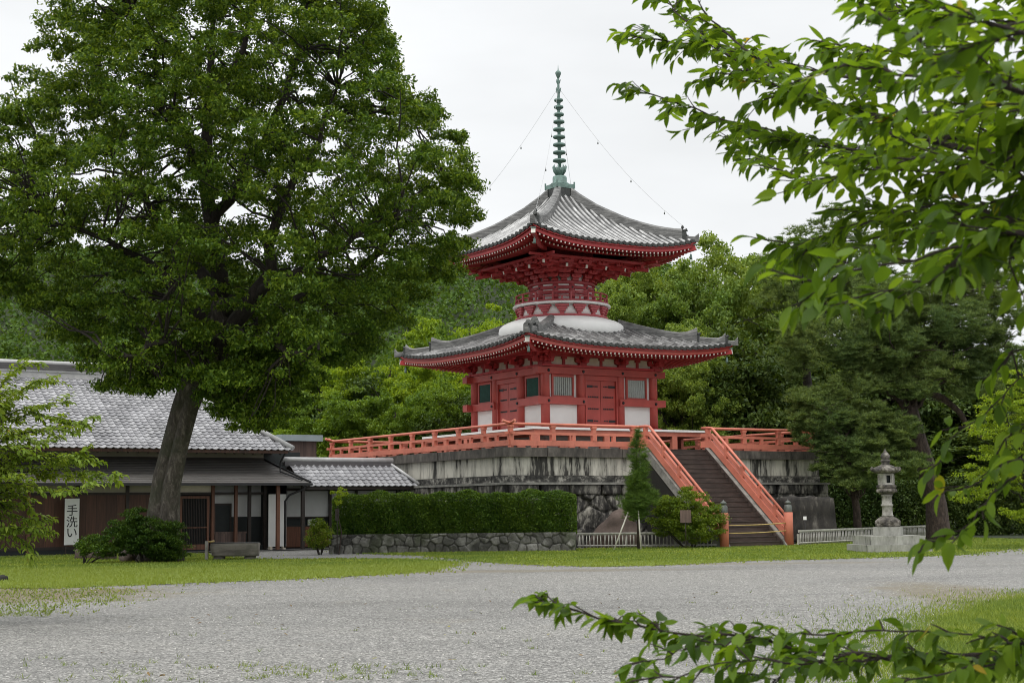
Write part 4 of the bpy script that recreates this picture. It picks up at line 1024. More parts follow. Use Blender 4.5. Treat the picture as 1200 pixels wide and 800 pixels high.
# body core and white walls
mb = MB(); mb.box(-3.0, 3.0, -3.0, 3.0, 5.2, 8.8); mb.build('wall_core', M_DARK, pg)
cols_x = [-3.15, -1.15, 1.15, 3.15]
colmesh = None
for side in range(4):
    T = rotz(side * PI / 2)
    for x in cols_x[:3]:
        q = tf(np.array([[x, -3.15, 5.29]]), T)[0]
        if colmesh is None:
            mb = MB(); mb.lathe([(0.215, 0), (0.215, 2.9), (0.19, 3.02)], n=18); o = mb.build('column', M_RED, pg); colmesh = o; o.location = q
        else:
            o = colmesh.copy(); COL.objects.link(o); o.parent = pg; o.location = q
    # wall panels under the windows
    for x0, x1 in ((-2.94, -1.36), (1.36, 2.94)):
        mb = MB(); mb.box(x0, x1, -3.14, -3.0, 5.3, 6.47, M=T); mb.build('lower_wall_panel', M_WHITE, pg)
        mb = MB(); mb.box(x0, x1, -3.10, -3.0, 6.8, 7.9, M=T); mb.build('side_wall_panel', M_WHITE, pg)
        xc = (x0 + x1) / 2 - 0.02
        fr_ = MB()
        fr_.box(xc - 0.62, xc - 0.535, -3.20, -3.02, 6.825, 7.885, M=T); fr_.box(xc + 0.535, xc + 0.62, -3.20, -3.02, 6.825, 7.885, M=T)
        fr_.box(xc - 0.535, xc + 0.535, -3.20, -3.02, 7.76, 7.885, M=T); fr_.box(xc - 0.535, xc + 0.535, -3.20, -3.02, 6.825, 6.90, M=T)
        w = fr_.build('window', M_RED, pg)
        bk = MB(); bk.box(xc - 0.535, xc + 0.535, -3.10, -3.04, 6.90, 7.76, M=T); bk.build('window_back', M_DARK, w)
        bars = MB()
        for k in range(9):
            bx = xc - 0.47 + k * 0.1175; c = math.pi / 4
            p = tf(np.array([[bx, -3.145, 0]]), T)[0]
            bars.box(-0.034, 0.034, -0.034, 0.034, 6.90, 7.76, M=rotz(side * PI / 2 + c, p))
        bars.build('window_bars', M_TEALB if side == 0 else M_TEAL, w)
    # door
    dr = MB(); dr.box(-0.94, -0.86, -3.26, -3.0, 5.3, 7.88, M=T); dr.box(0.86, 0.94, -3.26, -3.0, 5.3, 7.88, M=T); dr.box(-0.86, 0.86, -3.26, -3.0, 7.66, 7.88, M=T)
    dr.box(-0.86, 0.86, -3.26, -3.0, 5.3, 5.42, M=T)
    door = dr.build('door', M_RED, pg)
    for sx in (-1, 1):
        lf = MB(); a, b = sorted((sx * 0.012, sx * 0.855)); lf.box(a, b, -3.16, -3.05, 5.425, 7.655, M=T)
        leaf = lf.build('door_leaf', M_RED, door)
        ir = MB()
        for z in (7.38, 5.75):
            a, b = sorted((sx * 0.84, sx * 0.46)); ir.box(a, b, -3.18, -3.162, z - 0.055, z + 0.055, M=T)
            for k in range(3): 
                xx = sx * (0.38 - k * 0.09); ir.box(xx - 0.03, xx + 0.03, -3.18, -3.162, z - 0.03, z + 0.03, M=T)
        for z in (6.88, 6.32):
            for k in range(6):
                xx = sx * (0.70 - k * 0.105); ir.box(xx - 0.034, xx + 0.034, -3.185, -3.162, z - 0.034, z + 0.034, M=T)
        ir.build('door_iron', M_IRON, door)
    sp_ = MB()
    for x0, x1 in ((-1.36, -0.942), (0.942, 1.36)): sp_.box(x0, x1, -3.19, -3.0, 5.3, 7.88, M=T)
    sp_.build('door_jamb', M_RED, pg)
    # base beam, window beam and top beams with round nail covers
    mb = MB(); mb.box(-3.46 - 0.002 * (side % 2), 3.46, -3.415 - 0.002 * side, -3.0, 5.295, 5.44 + 0.001 * side, M=T); mb.build('base_beam', M_RED, pg)
    ex = 3.72
    for x0, x1 in ((-ex if side % 2 == 0 else -3.40, -0.98), (0.98, ex if side % 2 == 0 else 3.40)):
        mb = MB(); mb.box(x0, x1, -3.415 - 0.004 * (side % 2), -3.0, 6.475 + 0.003 * (side % 2), 6.81, M=T); mb.build('window_beam', M_RED, pg)
    x0, x1 = (-ex, ex) if side % 2 == 0 else (-3.40, 3.40)
    mb = MB(); mb.box(x0, x1, -3.415 - 0.004 * (side % 2), -3.0, 7.89 + 0.003 * (side % 2), 8.20, M=T); mb.build('head_beam', M_RED, pg)
    mb = MB(); mb.box(-3.52, 3.52, -3.50 + 0.003 * (side % 2), -3.0, 8.215, 8.315 + 0.002 * (side % 2), M=T); mb.build('tie_beam', M_DRED, pg)
    for z in (6.62, 8.03):
        for x in (-3.12, -1.15, 1.15, 3.12):
            q = tf(np.array([[x, -3.425, z], [x, -3.47, z]]), T); mb = MB(); mb.cyl(q[0], q[1], 0.075, 0.05, 10); mb.build('nail_cover', M_IRON, pg)
    # plaster panels and struts between brackets
    mb = MB(); mb.box(-3.3, 3.3, -3.22, -3.0, 8.32, 8.715, M=T); mb.build('upper_plaster', M_CREAM, pg)
    mb = MB(); mb.box(-3.9, 3.9, -3.34 - 0.003 * (side % 2), -3.02, 8.72, 8.90, M=T); mb.build('wall_plate', M_DRED, pg)
    for x in (-2.15, 0.0, 2.15):
        mb = MB(); mb.box(x - 0.07, x + 0.07, -3.28, -3.2, 8.317, 8.72, M=T); mb.box(x - 0.14, x + 0.14, -3.34, -3.2, 8.60, 8.718, M=T); mb.build('strut', M_DRED, pg)

def boat(mb, T, x, y, z0, half, h, depth, taper=0.62):
    """bracket arm with curved-up ends, long along local x"""
    n = 5; V = []; xs = []
    for sgn in (-1, 1):
        for k in range(n):
            t = k / (n - 1); xs.append((sgn * half * (1 - (1 - taper) * (1 - t) ** 2 if sgn < 0 else 1 - (1 - taper) * (1 - t) ** 2), t))
    left = [(-half * (taper + (1 - taper) * math.sin(t * PI / 2)), h * (1 - math.cos(t * PI / 2)) * 0.75) for t in np.linspace(0, 1, n)]
    right = [(-a, b) for a, b in left][::-1]
    poly = [(left[0][0], 0)] if False else []
    poly = left[::-1][:]            # from top-left down to bottom-left
    poly = [(-half, h)] + poly + right[::-1][:0] + [(-a, b) for a, b in left] + [(half, h)]
    m = len(poly); v = [(x + a, y + yy, z0 + b) for yy in (-depth / 2, depth / 2) for a, b in poly]
    v = tf(np.array(v), T)
    f = [list(range(m)), list(range(2 * m - 1, m - 1, -1))] + [(k, m + k, m + (k + 1) % m, (k + 1) % m) for k in range(m)]
    mb.add(v, [tuple(q) for q in f])
def bracket_low(side, x, corner=False):
    T = rotz(side * PI / 2); mb = MB()
    mb.box(x - 0.20, x + 0.20, -3.42, -3.02, 8.318, 8.44, M=T)
    boat(mb, T, x, -3.30, 8.44, 0.38, 0.15, 0.15)
    for dx in (-0.29, 0, 0.29): mb.box(x + dx - 0.09, x + dx + 0.09, -3.40, -3.2, 8.60, 8.70, M=T)
    mb.box(x - 0.08, x + 0.08, -3.80, -3.42, 8.45, 8.60, M=T)
    mb.box(x - 0.12, x + 0.12, -3.84, -3.62, 8.602, 8.69, M=T)
    boat(mb, T, x, -3.74, 8.692, 0.34, 0.13, 0.13)
    mb.build('bracket', M_DRED, pg)
for side in range(4):
    for x in cols_x: bracket_low(side, x)
    mb = MB(); T = rotz(side * PI / 2); mb.box(-4.35, 4.35, -3.83 - 0.002 * (side % 2), -3.66, 8.825 + 0.003 * (side % 2), 8.96, M=T); mb.build('eave_purlin', M_DRED, pg)

# ---- roofs
def roof_tier(tag_, de, zmid, lift, din, prof, tile_mat_, eavez, rin, zin, rsp=0.235, pitch=0.343, ovh=0.0, tcr=0.078):
    """prof(d): roof surface height on the middle of a side; lift: extra at the corner"""
    def lf(s, d): return lift * (abs(s) / de) ** 3.0
    def Z(s, d): return prof(d) + lf(s, d)
    rf = None
    root = None
    for side in range(4):
        T = rotz(side * PI / 2)
        # sheet of flat tiles
        nd = 12; ds = np.linspace(din, de, nd); ns = 25; P = np.zeros((nd, ns, 3)); UV = np.zeros((nd, ns, 2)); L = 0
        for i, d in enumerate(ds):
            for j, t in enumerate(np.linspace(-1, 1, ns)):
                s_ = t * d; P[i, j] = (s_, -d, Z(s_, d)); UV[i, j] = (s_ + 20, 40 - (de - d) * 1.15)
        mb = MB(); mb.grid(tf(P.reshape(-1, 3), T).reshape(P.shape), UV)
        Q = P.copy(); Q[..., 2] -= 0.09
        mb.grid(tf(Q.reshape(-1, 3), T).reshape(P.shape), UV, flip=True)
        # closing strip at the eave
        E0 = P[-1]; E1 = Q[-1]; mb.grid(tf(np.stack([E0, E1]).reshape(-1, 3), T).reshape(2, ns, 3))
        sh = mb.build('roof', M_TILE_FLAT, pg)
        if root is None: root = sh
        # columns of round tiles
        mb = MB(); cp = MB(); n = int(de / pitch)
        for k in range(-n, n + 1):
            s_ = k * pitch
            if abs(s_) > de - 0.14: continue
            d0 = max(din, abs(s_) + 0.10); dd = np.linspace(d0, de + 0.05, 13); m = 6
            P2 = np.zeros((len(dd), m, 3)); U2 = np.zeros((len(dd), m, 2))
            for i, d in enumerate(dd):
                for j in range(m):
                    a = PI * j / (m - 1); P2[i, j] = (s_ + tcr * math.cos(a), -d, Z(s_, min(d, de)) + tcr * 0.95 * math.sin(a) - 0.01); U2[i, j] = (s_ + 20 + pitch / 2, 40 - (de - d) * 1.12)
            mb.grid(tf(P2.reshape(-1, 3), T).reshape(P2.shape), U2, flip=True)
            ze = Z(s_, de); cpt = [(s_ + 1.12 * tcr * math.cos(a), -(de + 0.055), ze + 1.12 * tcr * math.sin(a) + 0.0) for a in np.linspace(0, 2 * PI, 11)[:-1]]
            cpb = [(a, b + 0.09, c) for a, b, c in cpt]
            cp.add(tf(np.array(cpt + cpb), T), [tuple(range(10))] + [(j, 10 + j, 10 + (j + 1) % 10, (j + 1) % 10) for j in range(10)])
            # hanging flat eave tile between two round ones
            if abs(s_ + pitch / 2) < de - 0.1:
                sc_ = s_ + pitch / 2; zc = Z(sc_, de)
                cp.box(sc_ - pitch / 2 + 0.07, sc_ + pitch / 2 - 0.07, -de - 0.03, -de + 0.05, zc - 0.105, zc + 0.02, M=T)
        mb.build('round_tiles', tile_mat_, sh); cp.build('eave_tile_ends', M_TILE_CAP, sh)
        # fascia board, following the curved eave
        S = np.linspace(-1, 1, 41); xs = S * de
        def strip(dout, ztop_off, zbot_off, mat, name, thick=0.1, par=pg):
            q = MB(); A = []
            for t in S:
                s_ = t * dout; z = eavez + lift * (abs(s_) / de) ** 3.0
                A.append([(s_, -dout, z + ztop_off), (s_, -dout, z + zbot_off), (t * (dout - thick), -(dout - thick), z + zbot_off), (t * (dout - thick), -(dout - thick), z + ztop_off)])
            A = np.array(A)
            for a, b in ((0, 1), (1, 2), (3, 0)): q.grid(tf(np.stack([A[:, a], A[:, b]]).reshape(-1, 3), T).reshape(2, len(S), 3))
            return q.build(name, mat, par)
        strip(de - 0.02, 0.09, -0.03, M_DRED, 'eave_board')
        strip(de - 0.10, -0.032, -0.20, M_RED if tag_ == 0 else M_DRED, 'fascia')
        # boarding above the rafters
        q = MB(); din2 = rin; nd = 6; P = np.zeros((nd, 33, 3))
        for i, d in enumerate(np.linspace(din2, de - 0.12, nd)):
            f = (d - din2) / (de - 0.12 - din2)
            for j, t in enumerate(np.linspace(-1, 1, 33)):
                s_ = t * d; P[i, j] = (s_, -d, zin * (1 - f) + (eavez - 0.19) * f + lift * (abs(s_) / de) ** 3.0)
        q.grid(tf(P.reshape(-1, 3), T).reshape(P.shape), flip=True); q.build('soffit', M_DRED, pg)
        # two rows of rafters with white ends
        ra = MB(); rb_list = []; n = int((de - 0.2) / rsp)
        for (d1, dz, wd_, ht, dn) in ((de - 0.13, -0.255, 0.085, 0.085, de - 1.1), (de - 0.72, -0.385, 0.085, 0.10, rin)):
            for k in range(-n, n + 1):
                s_ = (k + 0.5) * rsp
                if abs(s_) > d1 - 0.12: continue
                d0 = max(dn, abs(s_) + 0.04)
                if d1 - d0 < 0.1: d0 = d1 - 0.1
                def zz(d): f = (d - rin) / (de - 0.12 - rin); return zin * (1 - f) + (eavez - 0.19) * f + lift * (abs(s_) / de) ** 3.0 + (dz + 0.19)
                pp = tf(np.array([(s_, -d0, zz(d0)), (s_, -d1, zz(d1))]), T)
                ra.bar(pp[0], pp[1], wd_, ht)
                dv = (pp[1] - pp[0]) / np.linalg.norm(pp[1] - pp[0])
                q_ = MB(); q_.bar(pp[1] + dv * 0.001, pp[1] + dv * 0.015, wd_ * 0.80, ht * 0.80); rb_list.append((q_.v[0], q_.f))
        ra.cut = len(ra.f)
        for v_, f_ in rb_list: ra.add(v_, f_)
        ra.build('rafters', [M_DRED, M_ENDW], pg)
        # second eave board between the rafter rows
        # hip rafter at the corner (-d,-d)
        hr = MB(); c0 = rin; c1 = de - 0.05
        pts = tf(np.array([(-c0, -c0, zin + lift * 0.05 - 0.2), (-c1 * 0.8, -c1 * 0.8, (zin * 0.3 + (eavez - 0.19) * 0.7) + lift * 0.5 - 0.24), (-c1, -c1, eavez + lift - 0.27)]), T)
        hr.bar(pts[0], pts[1], 0.20, 0.26); hr.bar(pts[1], pts[2], 0.19, 0.24); hr.build('hip_rafter', M_DRED, pg)
        he = MB(); dv = (pts[2] - pts[1]) / np.linalg.norm(pts[2] - pts[1]); he.bar(pts[2] + dv * 0.001, pts[2] + dv * 0.03, 0.20, 0.25)
        he.build('hip_rafter_end', M_ENDW, pg)
        ht_ = MB(); ht_.bar(pts[2] - dv * 0.1 + np.array([0, 0, 0.135]), pts[2] + dv * 0.05 + np.array([0, 0, 0.135]), 0.24, 0.04); ht_.build('hip_rafter_cap', M_BRONZE, pg)
        # wind bell
        bl = MB(); b0 = pts[2] - dv * 0.25; bl.lathe([(0.07, -0.50), (0.062, -0.42), (0.05, -0.28), (0.03, -0.25), (0.01, -0.23), (0.008, -0.12)], b0, 10)
        bl.build('wind_bell', M_BRONZE, pg)
    return Z
PT_L = lambda d: 9.06 + 0.95 * ((5.93 - d) / 3.8) + 0.42 * ((5.93 - d) / 3.8) ** 2
ZL = roof_tier(0, 5.93, 9.06, 0.42, 1.9, PT_L, M_TILE_LOW, 8.93, 3.2, 9.22)
pd = [0.2, 0.58, 1.33, 2.38, 3.27, 4.16, 4.79]; pz = [17.45, 16.95, 16.22, 15.42, 14.88, 14.40, 14.10]
PT_U = lambda d: float(np.interp(d, pd, pz))
ZU = roof_tier(1, 4.79, 14.1, 0.53, 0.35, PT_U, M_TILE_TOP, 13.97, 2.9, 14.05)
# hip ridges
def hip(side, d0, d1, zf, lift, de, h, w, tip, parent, name, mat, taper=0.0, n=14, ztop=None):
    T = rotz(side * PI / 2); V = []; ds = np.linspace(d0, d1, n)
    for i, d in enumerate(ds):
        z = zf(d) + lift * (d / de) ** 3; t = (d - d0) / (d1 - d0); hh = h + tip * max(0, (t - 0.72) / 0.28) ** 2
        c = math.sqrt(0.5)
        for (a, b) in ((-w / 2, -0.12), (-w / 2, hh * 0.72), (-w * 0.30, hh * 0.95), (0, hh), (w * 0.30, hh * 0.95), (w / 2, hh * 0.72), (w / 2, -0.12)):
            V.append((-d + a * c * 1, -d - a * c, z + b))
    m = 7; F = []
    for i in range(n - 1):
        for j in range(m - 1): F.append((i * m + j, i * m + j + 1, (i + 1) * m + j + 1, (i + 1) * m + j))
    F.append(tuple(range(m))[::-1]); F.append(tuple((n - 1) * m + j for j in range(m)))
    mb = MB(); mb.add(tf(np.array(V), T), F); return mb.build(name, mat, parent)
def ridge_end(side, d, z, parent, sc=1.0):
    T = rotz(side * PI / 2); mb = MB(); c = PI / 4
    T2 = T @ rotz(PI + c, (-d, -d, z)) if False else T @ rotz(-3 * PI / 4, (-d, -d, z))
    mb.box(-0.10 * sc, 0.10 * sc, -0.19 * sc, 0.19 * sc, -0.12, 0.30 * sc, M=T2)
    mb.box(0.10 * sc, 0.13 * sc, -0.12 * sc, 0.12 * sc, -0.06, 0.20 * sc, M=T2)
    q = tf(np.array([[0.15 * sc, 0, 0.06 * sc], [0.22 * sc, 0, 0.08 * sc]]), T2); mb.cyl(q[0], q[1], 0.09 * sc, 0.09 * sc, 12)
    q = tf(np.array([[-0.1, 0, 0.34 * sc], [0.16 * sc, 0, 0.42 * sc]]), T2); mb.cyl(q[0], q[1], 0.075 * sc, 0.085 * sc, 12)
    return mb.build('ridge_end_tile', M_TILE_CAP, parent)
for side in range(4):
    r_ = hip(side, 0.42, 4.30, PT_U, 0.53, 4.79, 0.42, 0.36, 0.06, pg, 'hip_ridge', M_RIDGE)
    ridge_end(side, 4.36, PT_U(4.3) + 0.40, r_, 0.95)
    r2 = hip(side, 4.3, 4.86, PT_U, 0.53, 4.79, 0.14, 0.24, 0.14, pg, 'hip_ridge', M_RIDGE, n=5)
    r_ = hip(side, 2.0, 4.72, PT_L, 0.42, 5.93, 0.34, 0.36, 0.36, pg, 'hip_ridge', M_RIDGE)
    ridge_end(side, 4.74, PT_L(4.72) + 0.28, r_, 0.8)
    r2 = hip(side, 4.66, 5.68, PT_L, 0.42, 5.93, 0.25, 0.30, 0.26, pg, 'hip_ridge', M_RIDGE, n=9)
    ridge_end(side, 5.70, PT_L(5.68) + 0.40, r2, 0.75)
    hip(side, 5.6, 6.10, PT_L, 0.42, 5.93, 0.12, 0.22, 0.20, pg, 'hip_ridge', M_RIDGE, n=6)
# ---- drum
mb = MB(); mb.lathe([(3.12, 9.8), (3.14, 10.30), (3.10, 10.48), (2.98, 10.60), (2.74, 10.73), (2.42, 10.83), (2.2, 10.89), (2.16, 10.91)], n=72)
mb.build('white_drum', M_WHITE, pg)
mb = MB(); mb.lathe([(2.12, 10.87), (2.30, 10.88), (2.30, 10.97), (2.12, 10.98)], n=72); mb.build('drum_band', M_PINKRED, pg)
mb = MB(); mb.lathe([(2.10, 10.9), (2.10, 11.50)], n=72); mb.build('frieze_wall', M_WHITE, pg)
for k in range(16):
    a = 2 * PI * (k + 0.5) / 16; T = rotz(a); mb = MB()
    for j, (w, z) in enumerate(((0.10, 10.985), (0.15, 11.10), (0.22, 11.215), (0.28, 11.33))):
        for m_ in ((0,) if j == 0 else (-1, 0, 1)):
            t = rotz(a + m_ * w / 2.2 * 0.75); mb.box(2.08, 2.20 + 0.035 * j, -w * (1 if j == 0 else 0.40), w * (1 if j == 0 else 0.40), z, z + 0.108, M=t)
    mb.build('frieze_bracket', M_PINKRED, pg)
mb = MB(); mb.lathe([(1.6, 11.47), (2.40, 11.475), (2.43, 11.50), (2.43, 11.56), (2.40, 11.585), (1.6, 11.59)], n=72); mb.build('balcony_ring', M_WHITE, pg)
bal = MB(); bal.lathe([(2.20, 11.59), (2.34, 11.59), (2.34, 11.67), (2.20, 11.67)], n=64); 
for z, rad in ((11.84, 0.035), (12.06, 0.042)):
    bal.tube([(2.27 * math.cos(t), 2.27 * math.sin(t), z) for t in np.linspace(0, 2 * PI, 65)[:-1]], rad, 6, closed=True)
balo = bal.build('balustrade', M_PINKRED, pg)
for k in range(32):
    a = 2 * PI * k / 32; q = (2.27 * math.cos(a), 2.27 * math.sin(a)); mb = MB(); h = 12.03 if k % 2 == 0 else 11.82
    mb.box(-0.04, 0.04, -0.04, 0.04, 11.66, h, M=rotz(a, (q[0], q[1], 0))); mb.build('baluster', M_PINKRED, balo)
mb = MB(); mb.lathe([(1.56, 11.5), (1.56, 13.1)], n=64); mb.build('neck_wall', M_WHITE, pg)
for z0, z1, rad in ((11.6, 11.72, 1.63), (12.02, 12.12, 1.62), (12.26, 12.42, 1.64), (12.52, 12.66, 1.68)):
    mb = MB(); mb.lathe([(1.5, z0), (rad, z0), (rad, z1), (1.5, z1)], n=64); mb.build('neck_band', M_PINKRED, pg)
for k in range(12):
    a = 2 * PI * (k + 0.5) / 12; q = (1.50 * math.cos(a), 1.50 * math.sin(a), 11.6); mb = MB(); mb.lathe([(0.16, 0), (0.16, 1.05)], q, 10); mb.build('neck_column', M_PINKRED, pg)
    q2 = np.array([[1.64, 0, 12.34], [1.68, 0, 12.34]]); q2 = tf(q2, rotz(a)); mb = MB(); mb.cyl(q2[0], q2[1], 0.05, 0.04, 8); mb.build('nail_cover', M_IRON, pg)
# ---- four-stepped brackets carrying the upper roof
heads = []
for side in range(4):
    for s_ in (-1.68, -0.56, 0.56, 1.68): heads.append(tuple(tf(np.array([[s_, -2.95, 0]]), rotz(side * PI / 2))[0][:2]) + (False,))
    heads.append(tuple(tf(np.array([[-3.05, -3.05, 0]]), rotz(side * PI / 2))[0][:2]) + (True,))
for hx_, hy_, corner in heads:
    a = math.atan2(hy_, hx_); foot = np.array([1.58 * math.cos(a), 1.58 * math.sin(a)]); head = np.array([hx_, hy_])
    dirv = (head - foot); L = np.linalg.norm(dirv); ang = math.atan2(dirv[1], dirv[0]); mb = MB(); T = rotz(ang, (foot[0], foot[1], 0))
    mb.box(-0.1, 0.20, -0.15, 0.15, 12.665, 12.78, M=T)
    for s_ in range(4):
        f = (s_ + 1) / 4.0; z = 12.78 + s_ * 0.175; x1 = L * f * 0.95
        v = [(x, y, zz) for y in (-0.07, 0.07) for x, zz in ((-0.1, z), (x1 - 0.12, z), (x1, z + 0.06), (x1, z + 0.105), (-0.1, z + 0.105))]
        mb.add(tf(np.array(v), T), [(4, 3, 2, 1, 0), (5, 6, 7, 8, 9)] + [(j, 5 + j, 5 + (j + 1) % 5, (j + 1) % 5) for j in range(5)])
        mb.box(x1 - 0.19, x1 + 0.02, -0.10, 0.10, z + 0.107, z + 0.172, M=T)
        TT = T @ rotz(PI / 2, (x1 - 0.08, 0, 0)); hw_ = 0.26 + 0.03 * s_; boat(mb, TT, 0, 0, z + 0.0, hw_, 0.10, 0.11)
        for q_ in (-hw_ + 0.08, hw_ - 0.08): mb.box(q_ - 0.07, q_ + 0.07, -0.075, 0.075, z + 0.103, z + 0.170, M=TT)
    mb.build('stepped_bracket', M_DRED, pg)
    mb = MB(); q = tf(np.array([(0.1, 0, 13.52), (L + 0.06, 0, 13.14 if not corner else 13.2)]), T); mb.bar(q[0], q[1], 0.11, 0.15); t_ = mb.build('tail_rafter', M_DRED, pg)
    dv = (q[1] - q[0]) / np.linalg.norm(q[1] - q[0]); mb = MB(); mb.bar(q[1] + dv * 0.001, q[1] + dv * 0.02, 0.11, 0.16); mb.build('tail_rafter_end', M_ENDW, t_)
for side in range(4):
    T = rotz(side * PI / 2); mb = MB()
    for (d, z, ex) in ((2.05, 13.07, 2.2), (2.55, 13.28, 2.8), (3.02, 13.47, 3.85)):
        mb.box(-ex, ex, -d - 0.055, -d + 0.055, z + 0.003 * (side % 2), z + 0.11, M=T)
    mb.build('eave_purlin', M_DRED, pg)
    # coved ceiling behind the brackets
    mb = MB(); P = np.array([[(t * d, -d, z) for t in np.linspace(-1, 1, 9)] for d, z in ((1.45, 12.9), (2.1, 13.2), (3.0, 13.62))]); mb.grid(tf(P.reshape(-1, 3), T).reshape(P.shape), flip=True); mb.build('bracket_ceiling', M_DRED, pg)
mb = MB(); mb.box(-1.15, 1.15, -1.15, 1.15, 12.6, 14.4); mb.lathe([(1.45, 12.7), (1.45, 13.6)], n=24); mb.build('neck_core', M_DRED, pg)
# ---- spire
mb = MB(); mb.box(-0.50, 0.50, -0.50, 0.50, 17.02, 17.50); mb.build('spire_tile_base', M_TILE_CAP, pg)
sp = MB(); sp.box(-0.52, 0.52, -0.52, 0.52, 17.50, 17.72)
for sx in (-1, 1):
    for sy in (-1, 1): sp.box(sx * 0.52 - 0.03, sx * 0.52 + 0.03, sy * 0.52 - 0.03, sy * 0.52 + 0.03, 17.50, 17.84)
sp.lathe([(0.47, 17.72), (0.45, 17.80), (0.36, 17.82), (0.36, 18.08), (0.33, 18.16), (0.20, 18.20)], n=24)
sp.lathe([(0.12, 18.18), (0.15, 18.24), (0.24, 18.42), (0.30, 18.58), (0.27, 18.55), (0.12, 18.34)], n=16)
spo = sp.build('spire', M_BRONZE, pg)
for k in range(8):
    a = 2 * PI * k / 8; mb = MB(); P = [(0.16 * math.cos(a), 0.16 * math.sin(a), 18.24), (0.27 * math.cos(a), 0.27 * math.sin(a), 18.42), (0.34 * math.cos(a), 0.34 * math.sin(a), 18.66), (0.29 * math.cos(a), 0.29 * math.sin(a), 18.74)]
    mb.tube(P, [0.05, 0.06, 0.04, 0.01], 6); mb.build('lotus_petal', M_BRONZE, spo)
mb = MB(); mb.lathe([(0.09, 18.3), (0.075, 22.2), (0.05, 23.3), (0.03, 23.5)], n=10); mb.build('mast', M_BRONZE, spo)
ry = [117.5, 125.5, 134, 142.5, 151.3, 160, 168.9, 177.8, 187]; rw = [0.225, 0.24, 0.26, 0.285, 0.30, 0.31, 0.315, 0.32, 0.335]
for y, w in zip(ry, rw):
    z = 17.63 + (216 - y) * 0.0446; mb = MB()
    mb.lathe([(0.08, z - 0.10), (0.12, z - 0.07), (0.13, z - 0.01), (w * 0.93, z - 0.005), (w, z + 0.01), (w, z + 0.075), (w * 0.94, z + 0.105), (w * 0.90, z + 0.09), (0.13, z + 0.07), (0.10, z + 0.12)], n=24)
    mb.build('spire_ring', M_BRONZE, spo)
zf = lambda y: 17.63 + (216 - y) * 0.0446
for z0, h, w in ((zf(110), 0.34, 0.17), (zf(98), 0.22, 0.15)):
    for k in range(4):
        a = k * PI / 2 + 0.3; mb = MB(); T = rotz(a, (0, 0, 0)); v = [(0.04, 0, z0), (w * 0.7, 0, z0 + h * 0.35), (w, 0, z0 + h), (w * 0.55, 0, z0 + h * 0.8), (0.04, 0, z0 + h * 0.9)]
        V = tf(np.array([(a_, dy, c) for dy in (-0.015, 0.015) for a_, b_, c in v]), T); mb.add(V, [(0, 1, 2, 3, 4), (9, 8, 7, 6, 5)] + [(j, 5 + j, 5 + (j + 1) % 5, (j + 1) % 5) for j in range(5)]); mb.build('flame_fin', M_BRONZE, spo)
mb = MB(); z = zf(85.5); mb.lathe([(0.05, z - 0.24), (0.09, z - 0.16), (0.145, z - 0.02), (0.15, z + 0.05), (0.10, z + 0.12), (0.03, z + 0.17), (0.015, z + 0.32), (0.006, z + 0.45)], n=14); mb.build('jewel', M_BRONZE, spo)
for sx, sy in ((-1, -1), (1, -1), (-1, 1), (1, 1)):
    p0 = np.array([0.05 * sx, 0.05 * sy, zf(104)]); p1 = np.array([4.45 * sx, 4.45 * sy, 15.15]); t = np.linspace(0, 1, 24)[:, None]
    P = p0 + (p1 - p0) * t; P[:, 2] -= 0.55 * np.sin(PI * t[:, 0]) ** 1.0
    mb = MB(); mb.tube(P, 0.007, 5, False); ch = mb.build('spire_chain', M_WIRE, spo)
    for k in (7, 13, 19):
        mb = MB(); mb.lathe([(0.035, -0.20), (0.03, -0.13), (0.015, -0.10), (0.005, -0.08), (0.005, 0)], P[k], 8); mb.build('chain_bell', M_BRZD, pg)
    mb = MB(); q = (4.30 * sx, 4.30 * sy, PT_U(4.3) + 0.75); mb.lathe([(0.05, 0), (0.035, 0.1), (0.07, 0.16), (0.06, 0.24), (0.01, 0.3)], q, 10); mb.build('ridge_finial', M_TILE_CAP, pg)
